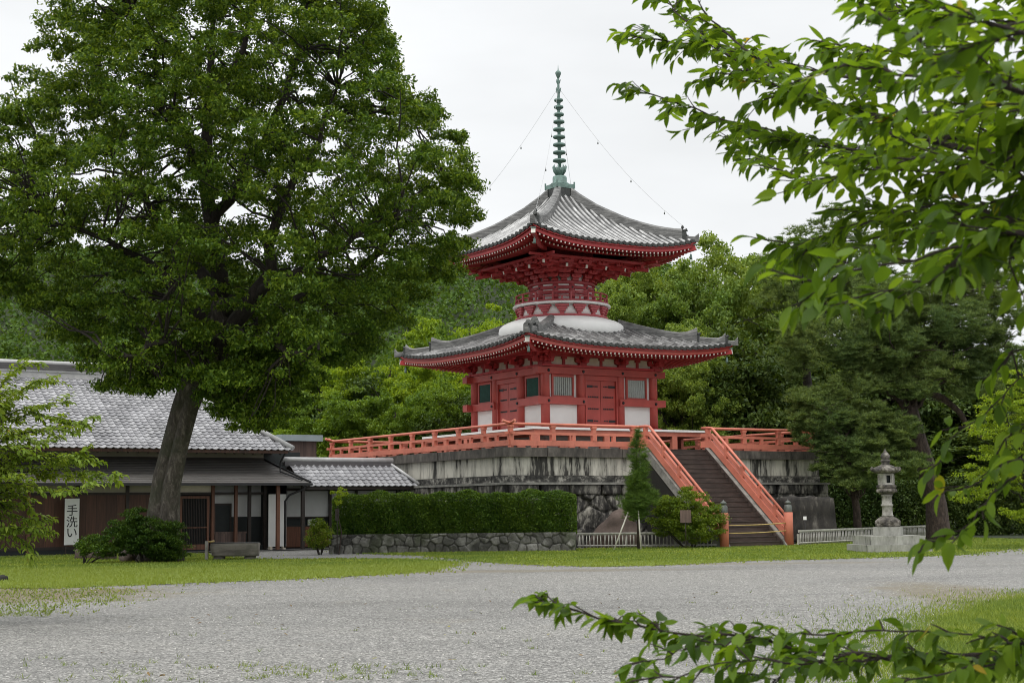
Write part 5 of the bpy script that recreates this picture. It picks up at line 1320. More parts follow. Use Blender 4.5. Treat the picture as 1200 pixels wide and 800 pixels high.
# ================================================================== long tiled house
ho = empty('tiled_house', (*HC, 0), YAW, label='long low wooden house with silver pantile roof behind the leaning tree', cat='house')
def pantile(o, ud, sd, W_, S_, clip, name, mat, parent, du=0.30, row=0.27, amp=0.035, step=0.035, u0=0.0, seed=1):
    """field of wavy pantiles. o origin at the eave, ud along the eave, sd up the slope; clip(s) -> (umin, umax)"""
    o = np.array(o, float); ud = np.array(ud, float); sd = np.array(sd, float); nrm = np.cross(ud, sd); nrm /= np.linalg.norm(nrm)
    if nrm[2] < 0: nrm = -nrm
    m = 6; nu = int(W_ / du); rows = int(S_ / row) + 1; V = []; F = []; UV = []
    rs = np.random.default_rng(seed)
    us = np.arange(nu * m + 1) * du / m
    ph = (us / du) % 1.0
    prof = amp * (np.cos(2 * PI * ph) + 0.35 * np.cos(4 * PI * ph + 0.6))
    mb = MB()
    for r_ in range(rows):
        s0 = r_ * row; s1 = min(S_, (r_ + 1) * row + 0.0)
        if s1 - s0 < 0.02: continue
        a, b = clip((s0 + s1) / 2); sel = (us >= a - 1e-6) & (us <= b + 1e-6)
        if sel.sum() < 2: continue
        uu = us[sel]; pf = prof[sel]; jit = rs.normal(0, 0.004)
        sag = 0.022 * (1 + np.cos(2 * PI * ph[sel]))          # scalloped lower edge
        P = np.zeros((3, len(uu), 3)); UVv = np.zeros((3, len(uu), 2))
        for i, (s_, off) in enumerate(((s0 - 0.02, step * 0.1), (s0 - 0.02, step + jit), (s1, 0.0))):
            sv = s_ - (sag if i < 2 else 0)
            P[i] = o + uu[:, None] * ud + (np.zeros(len(uu)) + sv)[:, None] * sd + (pf + off)[:, None] * nrm
            UVv[i, :, 0] = uu + u0; UVv[i, :, 1] = (r_ + (0.0 if i == 0 else 0.08 if i == 1 else 0.999)) * row
        mb.grid(P[:2], UVv[:2], smooth=False); mb.grid(P[1:], UVv[1:], smooth=True)
    return mb.build(name, mat, parent)
UL, UR = -16.0, 3.3        # roof ends along the front (house coordinates u, v)
EV, EZ = -0.7, 4.30; RV, RZ = 5.1, 7.62; REND = -0.5
sl = math.hypot(RV - EV, RZ - EZ); sdv = np.array([0, (RV - EV) / sl, (RZ - EZ) / sl])
pantile((UL, EV, EZ), (1, 0, 0), sdv, UR - UL, sl, lambda s: (0, (UR - UL) - (UR - REND) * s / sl), 'roof', M_TILE_HOUSE, ho)
pantile((UL, 2 * RV - EV, EZ), (1, 0, 0), sdv * np.array([1, -1, 1]), UR - UL, sl, lambda s: (0, (UR - UL) - (UR - REND) * s / sl), 'rear_roof', M_TILE_HOUSE, ho)
sl2 = math.hypot(UR - REND, RZ - EZ); sd2 = np.array([-(UR - REND) / sl2, 0, (RZ - EZ) / sl2])
Wd = 2 * (RV - EV); pantile((UR, EV, EZ), (0, 1, 0), sd2, Wd, sl2, lambda s: (Wd / 2 * s / sl2, Wd - Wd / 2 * s / sl2), 'end_roof', M_TILE_HOUSE, ho)
mb = MB(); mb.box(UL, REND + 0.1, RV - 0.16, RV + 0.16, RZ - 0.12, RZ + 0.18); mb.build('ridge_base', M_RIDGEW, ho)
mb = MB(); mb.box(UL, REND + 0.2, RV - 0.20, RV + 0.20, RZ + 0.182, RZ + 0.26); mb.build('ridge_course', M_RIDGEW, ho)
mb = MB(); mb.box(UL, REND + 0.1, RV - 0.22, RV + 0.22, RZ + 0.262, RZ + 0.52); mb.build('ridge_band', M_RIDGED, ho)
mb = MB(); mb.tube([(UL, RV, RZ + 0.56), (REND + 0.3, RV, RZ + 0.56)], 0.13, 10); mb.box(REND + 0.2, REND + 0.45, RV - 0.28, RV + 0.28, RZ - 0.1, RZ + 0.7); mb.build('ridge_cap', M_RIDGEW, ho)
for sg in (-1, 1):
    p0 = np.array([UR + 0.03, RV + sg * (RV - EV) + sg * 0.02, EZ + 0.08]); p1 = np.array([REND, RV, RZ + 0.1]); mb = MB(); mb.tube([p0, p0 * .5 + p1 * .5, p1], 0.11, 8); mb.build('hip_ridge', M_RIDGEW, ho)
mb = MB(); mb.add([(UL, EV + 0.05, EZ - 0.09), (UR - 0.1, EV + 0.05, EZ - 0.09), (REND, RV, RZ - 0.1), (UL, RV, RZ - 0.1), (UR - 0.1, 2 * RV - EV - 0.05, EZ - 0.09), (UL, 2 * RV - EV - 0.05, EZ - 0.09)], [(0, 1, 2, 3), (1, 4, 2), (3, 2, 4, 5)]); mb.build('roof_boarding', M_BLKWOOD, ho)
mb = MB()
for k in range(46):
    u = UL + 0.3 + k * 0.42
    if u < UR - 0.3: mb.bar((u, EV + 0.08, EZ - 0.16), (u, 0.3, EZ + 0.38), 0.07, 0.10)
mb.build('rafters', M_BLKWOOD, ho)
mb = MB(); mb.box(UL, UR - 0.2, EV + 0.02, EV + 0.07, EZ - 0.15, EZ - 0.02); mb.build('eave_board', M_BROWNBOARD, ho)
# upper wall strip and body
mb = MB(); mb.box(UL + 0.2, 2.85, 1.4, 1.5, 3.85, EZ + 0.9); mb.build('upper_wall', M_DIMWALL, ho)
mb = MB(); mb.box(UL + 0.2, 2.9, 1.34, 1.46, 4.42, 4.60); mb.box(UL + 0.2, 2.9, 1.33, 1.47, 3.86, 4.02); mb.build('wall_beam', M_BLKWOOD, ho)
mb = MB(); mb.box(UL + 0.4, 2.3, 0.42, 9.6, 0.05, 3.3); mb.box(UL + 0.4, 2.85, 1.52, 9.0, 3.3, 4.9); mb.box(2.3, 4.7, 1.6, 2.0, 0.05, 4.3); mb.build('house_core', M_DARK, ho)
# pent roof of seamed metal
PV, PZ, QV, QZ = -1.28, 2.86, 1.42, 3.93; PR = 3.88; QR = 2.85
def seam(pts, uvs, name): m_ = MB(); m_.add(pts, [tuple(range(len(pts)))], uvs); return m_.build(name, M_PENT, ho)
ls = math.hypot(QV - PV, QZ - PZ)
mb = MB(); n = 14
for k in range(n):      # stepped metal courses
    a, b = k / n, (k + 1) / n; ra_, rb_ = PR + (QR - PR) * a, PR + (QR - PR) * b
    za, zb = PZ + (QZ - PZ) * a, PZ + (QZ - PZ) * b; va, vb = PV + (QV - PV) * a, PV + (QV - PV) * b
    P = [(UL, va, za + 0.02), (ra_, va, za + 0.02), (rb_, vb, zb), (UL, vb, zb)]; mb.add(P, [(0, 1, 2, 3)], [(p[0] + 20, 0.05 + i_ * 0.1) for p, i_ in zip(P, (0, 0, 1, 1))])
    P2 = [(UL, va, za - 0.004), (ra_, va, za - 0.004), (ra_, va, za + 0.02), (UL, va, za + 0.02)]; mb.add(P2, [(0, 1, 2, 3)], [(0, 0.01)] * 4)
    P = [(ra_, va, za + 0.02), (ra_, 4.0, za + 0.02), (rb_, 4.0, zb), (rb_, vb, zb)]; mb.add(P, [(0, 1, 2, 3)], [(p[1] + 20, 0.05 + i_ * 0.1) for p, i_ in zip(P, (0, 0, 1, 1))])
    P2 = [(ra_, va, za - 0.004), (ra_, 4.0, za - 0.004), (ra_, 4.0, za + 0.02), (ra_, va, za + 0.02)]; mb.add(P2, [(0, 1, 2, 3)], [(0, 0.01)] * 4)
mb.build('pent_roof', M_PENT, ho)
mb = MB(); mb.add([(UL, PV + 0.02, PZ - 0.06), (PR - 0.03, PV + 0.02, PZ - 0.06), (QR, QV, QZ - 0.06), (UL, QV, QZ - 0.06), (PR - 0.03, 4.0, PZ - 0.06), (QR, 4.0, QZ - 0.06)], [(3, 2, 1, 0), (1, 2, 5, 4)]); mb.build('pent_boarding', M_BLKWOOD, ho)
mb = MB(); mb.tube([(PR + 0.02, PV - 0.02, PZ + 0.04), (QR, QV, QZ + 0.04)], 0.045, 6); mb.build('pent_hip_cover', M_IRON, ho)
mb = MB(); mb.box(UL, PR + 0.03, PV - 0.10, PV - 0.01, PZ - 0.10, PZ - 0.01); mb.box(PR, PR + 0.08, PV - 0.10, 2.0, PZ - 0.10, PZ - 0.01); mb.build('gutter', M_IRON, ho)
# downpipe near the white panel, two bends as in the photo
mb = MB(); mb.tube([(3.70, PV + 0.02, PZ - 0.1), (3.62, PV + 0.1, PZ - 0.25), (3.05, -0.95, 2.35), (2.90, -0.85, 2.1), (2.90, -0.85, 0.12)], 0.045, 8); mb.build('downpipe', M_IRON, ho)
mb = MB(); mb.tube([(3.0, EV + 0.1, EZ - 0.15), (2.95, -0.2, 3.75), (2.95, -0.2, 3.38), (3.55, PV + 0.1, 3.0)], 0.04, 8); mb.build('downpipe', M_IRON, ho)
# front wall: boarded part, lattice door, open porch with posts
mb = MB(); mb.box(UL + 0.2, -1.78, 0.0, 0.25, 0.25, 2.42); mb.build('boarded_wall', M_BROWNBOARD, ho)
mb = MB(); mb.box(UL + 0.2, -1.6, 0.02, 0.22, 2.47, 3.3); mb.build('plaster_strip', M_DIMWALL, ho)
mb = MB(); mb.box(UL + 0.2, 2.4, -0.04, 0.24, 2.40, 2.50); mb.box(UL + 0.2, -1.7, -0.03, 0.24, 0.22, 0.34); mb.build('wall_rail', M_BLKWOOD, ho)
mb = MB(); mb.box(UL + 0.2, 2.4, 0.0, 0.3, 0.03, 0.22); mb.build('sill', M_DARK, ho)
for u in (-13.4, -11.5, -9.6, -7.75, -5.8, -3.75, -1.72):
    mb = MB(); mb.box(u - 0.07, u + 0.07, -0.05, 0.1, 0.05, 2.95); mb.build('wall_post', M_POSTWOOD if u in (-7.75,) else M_BLKWOOD, ho)
dr = MB()
dr.box(-1.50, -1.40, -0.03, 0.06, 0.1, 2.34); dr.box(-0.30, -0.20, -0.03, 0.06, 0.1, 2.34); dr.box(-1.40, -0.30, -0.03, 0.06, 2.24, 2.34); dr.box(-1.40, -0.30, -0.03, 0.06, 0.10, 0.32); dr.box(-1.40, -0.30, -0.028, 0.058, 1.0, 1.04)
door = dr.build('lattice_door', M_POSTWOOD, ho)
mb = MB()
for k in range(15): u = -1.36 + k * 0.072; mb.box(u, u + 0.024, -0.01, 0.03, 0.32, 2.24)
mb.build('door_lattice', M_BLKWOOD, door)
mb = MB(); mb.box(-1.38, -0.32, 0.08, 0.1, 0.3, 2.24); mb.build('door_glass', M_DARK, door)
mb = MB(); mb.box(-1.6, 0.0, 0.01, 0.2, 2.5, 2.84); mb.build('plaster_strip', M_CREAM, ho)
for u, m_ in ((-0.06, M_POSTWOOD), (0.98, M_POSTWOOD), (1.60, M_BLKWOOD), (2.32, M_BLKWOOD)):
    mb = MB(); mb.box(u - 0.065, u + 0.065, -0.1, 0.03, 0.05, 2.85); mb.build('porch_post', m_, ho)
for u, v in ((2.50, -1.0), (3.66, -1.0)):
    mb = MB(); mb.box(u - 0.07, u + 0.07, v - 0.07, v + 0.07, 0.05, 2.8); mb.build('porch_post', M_POSTWOOD if u < 3 else M_BLKWOOD, ho)
mb = MB(); mb.box(0.1, 2.3, 0.36, 0.41, 1.45, 2.9); mb.build('porch_back_wall', M_GREYWALL, ho)
wf = MB(); wf.box(0.12, 0.92, 0.28, 0.35, 1.95, 2.03); wf.box(0.12, 0.2, 0.28, 0.35, 0.5, 1.95); wf.box(0.84, 0.92, 0.28, 0.35, 0.5, 1.95); wf.box(0.2, 0.84, 0.28, 0.35, 0.5, 0.58)
w_ = wf.build('porch_window', M_BLKWOOD, ho); mb = MB(); mb.box(0.2, 0.84, 0.30, 0.32, 0.58, 1.95); mb.build('window_pane', M_DARK, w_)
mb = MB(); mb.box(0.1, 1.5, 0.1, 0.34, 0.1, 0.75); mb.box(0.05, 1.55, 0.08, 0.36, 0.75, 0.82); mb.build('porch_cupboard', M_SLATWALL, ho)
mb = MB(); mb.box(-1.6, 2.5, -0.12, 0.1, 2.80, 2.95); mb.build('porch_beam', M_BLKWOOD, ho)
# right wing
RU0, RU1 = 3.6, 9.35; WV, WZ, XV, XZ = -1.05, 2.74, 0.45, 3.72
ls = math.hypot(XV - WV, XZ - WZ); sdw = np.array([0, (XV - WV) / ls, (XZ - WZ) / ls])
pantile((RU0, WV, WZ), (1, 0, 0), sdw, RU1 - RU0, ls, lambda s: (0, (RU1 - RU0) - 0.7 * s / ls), 'wing_roof', M_TILE_HOUSE, ho, seed=3)
pantile((RU0, 2 * XV - WV, WZ), (1, 0, 0), sdw * np.array([1, -1, 1]), RU1 - RU0, ls, lambda s: (0, (RU1 - RU0) - 0.7 * s / ls), 'wing_rear_roof', M_TILE_HOUSE, ho, seed=4)
mb = MB(); mb.add([(RU1, WV, WZ + 0.03), (RU1, 2 * XV - WV, WZ + 0.03), (RU1 - 0.7, XV, XZ + 0.02)], [(0, 1, 2)], [(0, 0), (3, 0), (1.5, 1.2)]); mb.build('wing_end_roof', M_TILE_HOUSE, ho)
mb = MB(); mb.tube([(RU1 + 0.02, WV - 0.02, WZ + 0.08), (RU1 - 0.7, XV, XZ + 0.08)], 0.07, 8); mb.build('wing_hip', M_RIDGEW, ho)
mb = MB(); mb.box(RU0 - 0.2, RU1 - 0.62, XV - 0.13, XV + 0.13, XZ - 0.08, XZ + 0.12); mb.build('wing_ridge_base', M_RIDGED, ho)
mb = MB(); mb.tube([(RU0 - 0.3, XV, XZ + 0.20), (RU1 - 0.55, XV, XZ + 0.20)], 0.125, 10); mb.build('wing_ridge', M_RIDGEW, ho)
mb = MB(); mb.add([(RU0, WV + 0.04, WZ - 0.08), (RU1 - 0.05, WV + 0.04, WZ - 0.08), (RU1 - 0.75, XV, XZ - 0.08), (RU0, XV, XZ - 0.08), (RU1 - 0.05, 2 * XV - WV, WZ - 0.08), (RU0, 2 * XV - WV, WZ - 0.08)], [(3, 2, 1, 0), (2, 3, 5, 4)]); mb.box(RU0, RU1 - 0.1, WV + 0.03, WV + 0.08, WZ - 0.16, WZ - 0.03); mb.build('wing_boarding', M_BLKWOOD, ho)
mb = MB(); mb.box(3.6, 9.0, 0.50, 0.58, 1.42, 2.9); mb.build('wing_wall', M_GREYWALL, ho)
mb = MB(); mb.box(3.6, 9.0, 0.62, 0.72, 0.05, 1.5); mb.build('wing_rear_wall', M_DARK, ho)
mb = MB(); mb.box(3.5, 9.0, 0.40, 0.49, 0.1, 0.98); mb.build('wing_low_boards', M_ORANGEBOARD, ho)
mb = MB(); mb.box(3.5, 9.0, 0.38, 0.61, 0.985, 1.03); mb.box(3.5, 9.0, 0.46, 0.60, 1.36, 1.415); mb.box(3.5, 9.0, 0.40, 0.61, 2.55, 2.66); mb.build('wing_rail', M_BLKWOOD, ho)
for u in (5.6, 6.9, 8.2):
    mb = MB(); mb.box(u - 0.06, u + 0.06, 0.30, 0.39, 0.05, 2.8); mb.build('wing_post', M_BLKWOOD, ho)
mb = MB(); mb.box(4.6, 5.2, 0.5, 0.6, 1.04, 1.30); mb.build('wing_shelf_box', M_GREYWALL, ho)
# white screen on the porch
sc_ = empty('white_screen', hw(2.75, -0.35), YAW, label='tall white panel standing between the porch posts', cat='panel')
mb = MB(); mb.box(-0.40, 0.42, -0.03, 0.03, 0.16, 2.40); mb.build('board', M_WHITE, sc_)
mb = MB(); mb.box(-0.36, -0.26, -0.12, 0.12, 0.035, 0.158); mb.box(0.26, 0.36, -0.12, 0.12, 0.035, 0.158); mb.build('foot', M_CREAM, sc_)
# small brown hut behind
hu = empty('brown_hut', hw(6.2, 6.0), YAW, label='small brown slatted hut with flat pale green roof behind the house', cat='hut')
mb = MB(); mb.box(-0.55, 0.95, -0.9, 0.9, 0, 4.98); mb.build('wall', M_SLATWALL, hu)
mb = MB(); mb.box(-0.95, 1.2, -1.1, 1.1, 4.985, 5.28); mb.build('roof', M_GREENTIN, hu)
# white hand washing sign
sg = empty('hand_washing_sign', hw(-6.14, -0.42), YAW, label='white upright sign board with black brushed characters by the brown wall', cat='sign')
M_SIGN = paint('white_sign_board', (0.72, 0.73, 0.72), 0.6, 0.05, 2); M_INK = paint('black_ink', (0.015, 0.015, 0.017), 0.6, 0.1, 2)
mb = MB(); mb.box(-0.29, 0.29, -0.02, 0.02, 0.42, 2.26); mb.build('board', M_SIGN, sg)
mb = MB(); mb.box(-0.24, -0.19, 0.022, 0.07, 0.03, 2.0); mb.box(0.19, 0.24, 0.022, 0.07, 0.03, 2.0); mb.build('leg', M_BLKWOOD, sg)
for ch, z in (('手', 1.62), ('洗', 1.16), ('い', 0.74)):
    cu = bpy.data.curves.new('character', 'FONT'); cu.body = ch; cu.size = 0.47; cu.align_x = 'CENTER'; cu.extrude = 0.002; cu.offset = 0.002
    to = bpy.data.objects.new('character_curve', cu); COL.objects.link(to); bpy.context.view_layer.update()
    me = bpy.data.meshes.new_from_object(to.evaluated_get(bpy.context.evaluated_depsgraph_get())); bpy.data.objects.remove(to)
    me.materials.clear(); me.materials.append(M_INK); o = bpy.data.objects.new('character', me); COL.objects.link(o); o.parent = sg
    o.rotation_euler = (PI / 2, 0, 0); o.location = (0, -0.0245, z)

# ================================================================== low stone wall with clipped hedge
WY = 58.9
lw = empty('field_stone_wall', (-7.15, WY, 0), 0, label='low wall of mossy field stones carrying the clipped hedge', cat='wall')
mb = MB(); P, UV = stone_face(9.5, 0.74, 0.36, 0.028, 51, 0.075, 0.06, squash=0.85, mortar=0.035); mb.grid(P + np.array([0, 0.06, 0]), UV, flip=False); mb.build('stones', M_RUBBLE, lw)
mb = MB(); P, UV = stone_face(1.6, 0.74, 0.36, 0.028, 52, 0.075, 0.0, squash=0.85, mortar=0.035); P = tf(P.reshape(-1, 3), rotz(PI / 2, (9.44, 0.05, 0))).reshape(P.shape); mb.grid(P, UV, flip=False); mb.build('side_stones', M_RUBBLE, lw)
mb = MB(); mb.box(0.08, 9.42, 0.16, 1.7, 0, 0.66); mb.build('wall_core', M_MORTAR, lw)
mb = MB(); V, F = boulder(np.random.default_rng(3), 0.22, 0.20, 0.36, (9.34, 0.16, 0.38), 5, 0.03, 0.9); mb.add(V, F, np.full((len(V), 2), (0.6, 0.9)), smooth=True); mb.build('corner_stone', M_RUBBLE, lw)
hd = long_hedge('clipped_hedge', (-7.1, WY + 0.95), (2.45, WY + 0.95), 1.62, 1.35, L_HEDGE, 46000, 0.075, 'long clipped green hedge on top of the low stone wall', 53, z0=0.66, wob=0.16, up=0.3)
# wooden low fences
def low_fence(p0, p1, label, h=0.62, sp=0.15, rail=True):
    p0 = np.array(p0[:2]); p1 = np.array(p1[:2]); d = p1 - p0; L = np.linalg.norm(d); a = math.atan2(d[1], d[0])
    e_ = empty('low_fence', (*p0, 0), a, label=label, cat='fence', group='low grey fences at the foot of the terrace')
    mb = MB(); mb.box(0, L, -0.05, 0.06, h - 0.03, h + 0.03); mb.box(0, L, 0.0, 0.05, h - 0.075, h - 0.033); mb.build('top_rail', M_FENCE, e_)
    mb = MB(); mb.tube([(0, 0, 0.12), (L, 0, 0.12)], 0.032, 6); mb.build('bottom_rail', M_FENCE, e_)
    r = random.Random(int(L * 10)); n = int(L / sp); src = None
    for k in range(min(n, 100)):
        x = (k + 0.5) * sp
        if src is None:
            mb = MB(); mb.tube([(0, 0, 0.0), (0, 0, h - 0.05)], 0.026, 6); src = mb.build('picket', M_FENCE, e_); src.location = (x, 0, 0)
        else:
            o = src.copy(); COL.objects.link(o); o.parent = e_; o.location = (x, 0, 0); o.rotation_euler = (r.gauss(0, .02), r.gauss(0, .02), 0)
    for x in [0.06] + [2.0 * k for k in range(1, int(L / 2.0) + 1)]:
        mb = MB(); mb.box(x - 0.05, x + 0.05, 0.035, 0.12, 0, h - 0.13); mb.build('post', M_FENCE, e_)
    return e_
low_fence(ground(677, 642.5), (8.20, 61.75), 'low grey picket fence left of the steps, in front of the boulder')
low_fence((11.85, 63.35), (20.4, 74.6), 'low grey picket fence right of the steps, running behind the lantern')
def rock(name, loc, s, mat, label, seed, sub=9, rough=0.09, square=0.3, cat='rock', group=None, rz=0):
    r = np.random.default_rng(seed); V, F = boulder(r, *s, (0, 0, s[2] * 0.8), sub, rough, square)
    for f_, a_ in ((3.1, 0.05), (6.3, 0.028), (12.5, 0.013)):
        ph = r.uniform(0, 6.3, 3); V = V * (1 + a_ * (np.sin(V[:, 0] / s[0] * f_ + ph[0]) * np.sin(V[:, 2] / s[2] * f_ + ph[1]) + np.sin(V[:, 1] / s[1] * f_ + ph[2])))[:, None]
    mb = MB(); mb.add(V, F, smooth=True); o = mb.build(name, mat); o.location = loc; o.rotation_euler = (0, 0, rz)
    return tag(o, label, cat, group)
# big triangular boulder left of the steps
r_ = np.random.default_rng(61); V, F = boulder(r_, 1.0, 1.0, 1.0, (0, 0, 0), 12, 0.05, 0.35)
V[:, 2] = (V[:, 2] + 0.8) * 0.92; tt = np.clip(V[:, 2] / 1.65, 0, 1); V[:, 0] = V[:, 0] * (1.45 - 1.0 * tt) + 0.55 * tt; V[:, 1] = V[:, 1] * (0.75 - 0.35 * tt)
V += 0.03 * np.sin(V[:, [1, 2, 0]] * 9); mb = MB(); mb.add(V, F, smooth=True); o = mb.build('boulder', M_BROCK); o.location = (*pw(-4.6, -10.1)[:2], -0.05); o.rotation_euler = (0, 0, 0.1)
tag(o, 'large pointed brown boulder behind the low fence and the young pine', 'rock')
# block like rock right of the steps
r_ = np.random.default_rng(62); V, F = boulder(r_, 1.25, 0.9, 1.08, (0, 0, 1.05), 12, 0.035, 0.85)
V += 0.03 * np.sin(V[:, [1, 2, 0]] * 7); mb = MB(); mb.add(V, F, smooth=True); o = mb.build('boulder', M_DROCK); p = at(950, 620, 67.0); o.location = (p[0] + 0.0, p[1] + 0.9, 0); o.rotation_euler = (0, 0, 0.05)
tag(o, 'large dark block shaped rock right of the steps behind the fence', 'rock')
# tag stake in front of it
e_ = empty('notice_stake', tuple(at(944, 634, 65.2)[:2]) + (0,), 0, label='thin stake with a small white tag before the dark rock', cat='stake')
mb = MB(); mb.cyl((0, 0, 0), (0, 0, 1.15), 0.015, 0.015, 6); mb.build('pole', M_IRON, e_); mb = MB(); mb.box(-0.07, 0.07, -0.03, -0.016, 1.05, 1.2); mb.build('tag', M_WHITE, e_)
# stone lantern
LP = (ground(1039, 643)[0], ground(1039, 643)[1])
LP = (13.15, 53.6)
ln = empty('stone_lantern', (*LP, 0), R(6), label='tall weathered stone lantern on three stepped blocks beside the lawn', cat='lantern')
mb = MB(); 
mb.box(-1.14, 0.02, -1.14, 1.14, 0.0, 0.285); mb.box(0.03, 1.14, -1.14, 1.14, 0.0, 0.28); mb.build('lower_plinth', M_PLINTH, ln)
mb = MB(); mb.box(-0.97, -0.02, -0.97, 0.97, 0.288, 0.60); mb.box(-0.012, 0.97, -0.97, 0.97, 0.288, 0.597); mb.build('middle_plinth', M_PLINTH, ln)
mb = MB(); mb.lathe([(0.55, 0.603), (0.55, 0.915)], n=6, smooth=False, rot=R(0)); mb.build('upper_plinth', M_PLINTH, ln)
mb = MB(); mb.lathe([(0.40, 0.917), (0.43, 0.95), (0.44, 1.03), (0.40, 1.06), (0.42, 1.12), (0.37, 1.20), (0.26, 1.27), (0.22, 1.29)], n=24)
for k in range(8):
    a = 2 * PI * k / 8; V, F = boulder(np.random.default_rng(k), 0.13, 0.13, 0.11, (0.34 * math.cos(a), 0.34 * math.sin(a), 1.08), 3, 0.04, 0.1); mb.add(V, F, smooth=True)
mb.build('lotus_base', M_LANTD, ln)
mb = MB(); mb.lathe([(0.205, 1.28), (0.205, 1.34), (0.185, 1.36), (0.18, 1.66), (0.21, 1.68), (0.21, 1.73), (0.18, 1.75), (0.175, 2.02), (0.20, 2.05), (0.20, 2.10)], n=24); mb.build('shaft', M_LANT, ln)
mb = MB(); mb.lathe([(0.21, 2.10), (0.31, 2.16), (0.36, 2.24), (0.36, 2.30), (0.33, 2.33), (0.37, 2.36), (0.37, 2.43), (0.30, 2.45)], n=6, smooth=False); 
for k in range(12):
    a = 2 * PI * k / 12; V, F = boulder(np.random.default_rng(k), 0.075, 0.075, 0.07, (0.30 * math.cos(a), 0.30 * math.sin(a), 2.23), 2, 0.05, 0.2); mb.add(V, F, smooth=True)
mb.build('fire_platform', M_LANTD, ln)
# fire box: six posts, window openings, panels
fb = MB(); fb.lathe([(0.30, 2.452), (0.30, 2.52)], n=6, smooth=False); fb.lathe([(0.30, 2.80), (0.30, 2.87)], n=6, smooth=False)
for k in range(6):
    a = 2 * PI * k / 6; T = rotz(a); fb.box(0.235, 0.295, -0.04, 0.04, 2.52, 2.80, M=T)
    if k % 3 != 1:
        T = rotz(a + PI / 6); fb.box(0.21, 0.235, -0.14, 0.14, 2.52, 2.80, M=T)
    else:
        T = rotz(a + PI / 6); fb.box(0.21, 0.235, -0.14, -0.07, 2.52, 2.80, M=T); fb.box(0.21, 0.235, 0.07, 0.14, 2.52, 2.80, M=T)
fb.build('fire_box', M_LANT, ln)
mb = MB(); mb.lathe([(0.17, 2.52), (0.17, 2.80)], n=12); mb.build('fire_box_core', M_DARK, ln)
mb = MB()
n = 6; prof = [(0.30, 2.872, 0), (0.44, 2.90, 0.0), (0.50, 2.96, 0.03), (0.47, 3.03, 0.03), (0.34, 3.10, 0.0), (0.22, 3.17, 0), (0.15, 3.20, 0)]
V = []; m = 36
for rad, z, lift in prof:
    for k in range(m):
        a = 2 * PI * k / m; c = abs(math.cos(3 * a)); V.append((rad * (0.90 + 0.10 * c ** 2) * math.cos(a), rad * (0.90 + 0.10 * c ** 2) * math.sin(a), z + (lift + 0.02) * c ** 6 * (rad > 0.3)))
mb.add(V, [(i * m + k, i * m + (k + 1) % m, (i + 1) * m + (k + 1) % m, (i + 1) * m + k) for i in range(len(prof) - 1) for k in range(m)] + [tuple(range(m))[::-1]], smooth=True)
for k in range(6):
    a = 2 * PI * k / 6; V, F = boulder(np.random.default_rng(k + 9), 0.06, 0.06, 0.085, (0.50 * math.cos(a), 0.50 * math.sin(a), 3.03), 3, 0.08, 0.1); mb.add(V, F, smooth=True)
mb.build('lantern_roof', M_LANTD, ln)
mb = MB(); mb.lathe([(0.15, 3.20), (0.15, 3.24), (0.12, 3.25), (0.17, 3.31), (0.17, 3.36), (0.12, 3.39), (0.16, 3.44), (0.165, 3.52), (0.12, 3.60), (0.06, 3.66), (0.02, 3.76), (0.008, 3.80)], n=20); mb.build('jewel', M_LANTD, ln)
ln.scale = (1, 1, 0.955)

# stone trough in front of the porch
tp = (ground(243, 656.5) + ground(305, 656)) / 2
to = empty('stone_trough', (tp[0], tp[1] + 0.3, 0), R(3), label='long grey stone trough lying on the grass before the porch', cat='trough')
V, F = boulder(np.random.default_rng(71), 0.90, 0.36, 0.24, (0, 0, 0.36), 9, 0.02, 0.93)
V[:, 0] *= 1 - 0.04 * np.clip((0.5 - V[:, 2]) / 0.4, 0, 1); mb = MB(); mb.add(V, F, smooth=True); mb.build('basin', M_TROUGH, to)
mb = MB(); mb.lathe([(0.001, 0.597), (0.26, 0.60)], n=20, cap=False); 
mb = MB(); mb.box(-0.80, 0.80, -0.27, 0.27, 0.585, 0.603); mb.build('water', M_DARK, to)
for x in (-0.55, 0.5):
    V, F = boulder(np.random.default_rng(72), 0.2, 0.26, 0.12, (x, 0, 0.08), 4, 0.06, 0.7); mb = MB(); mb.add(V, F, smooth=True); mb.build('foot_stone', M_TROUGH, to)
mb = MB(); mb.box(-1.03, -0.93, -0.1, 0.05, 0, 0.66); mb.build('spout_post', M_LANT, to)
mb = MB(); mb.cyl((-0.98, 0, 0.62), (-0.72, 0, 0.66), 0.03, 0.03, 8); mb.build('spout', M_BAMBOO, to)
# thin signs
def small_sign(px, py, Y, h, w, hh, label, mat):
    p = at(px, py, Y); e_ = empty('small_sign', (p[0], p[1], 0), 0.1, label=label, cat='sign')
    mb = MB(); mb.cyl((0, 0.02, 0), (0, 0.02, h), 0.02, 0.02, 6); mb.build('pole', M_BLKWOOD, e_)
    mb = MB(); mb.box(-w / 2, w / 2, -0.03, -0.003, h - hh, h + 0.03); mb.build('plate', mat, e_)
small_sign(804, 634, 59.9, 1.50, 0.44, 0.46, 'small brown notice plate on a pole in front of the green bush', M_SLATWALL)
small_sign(395, 646, 58.3, 1.70, 0.15, 0.42, 'narrow dark wooden notice at the left end of the hedge', M_BLKWOOD)

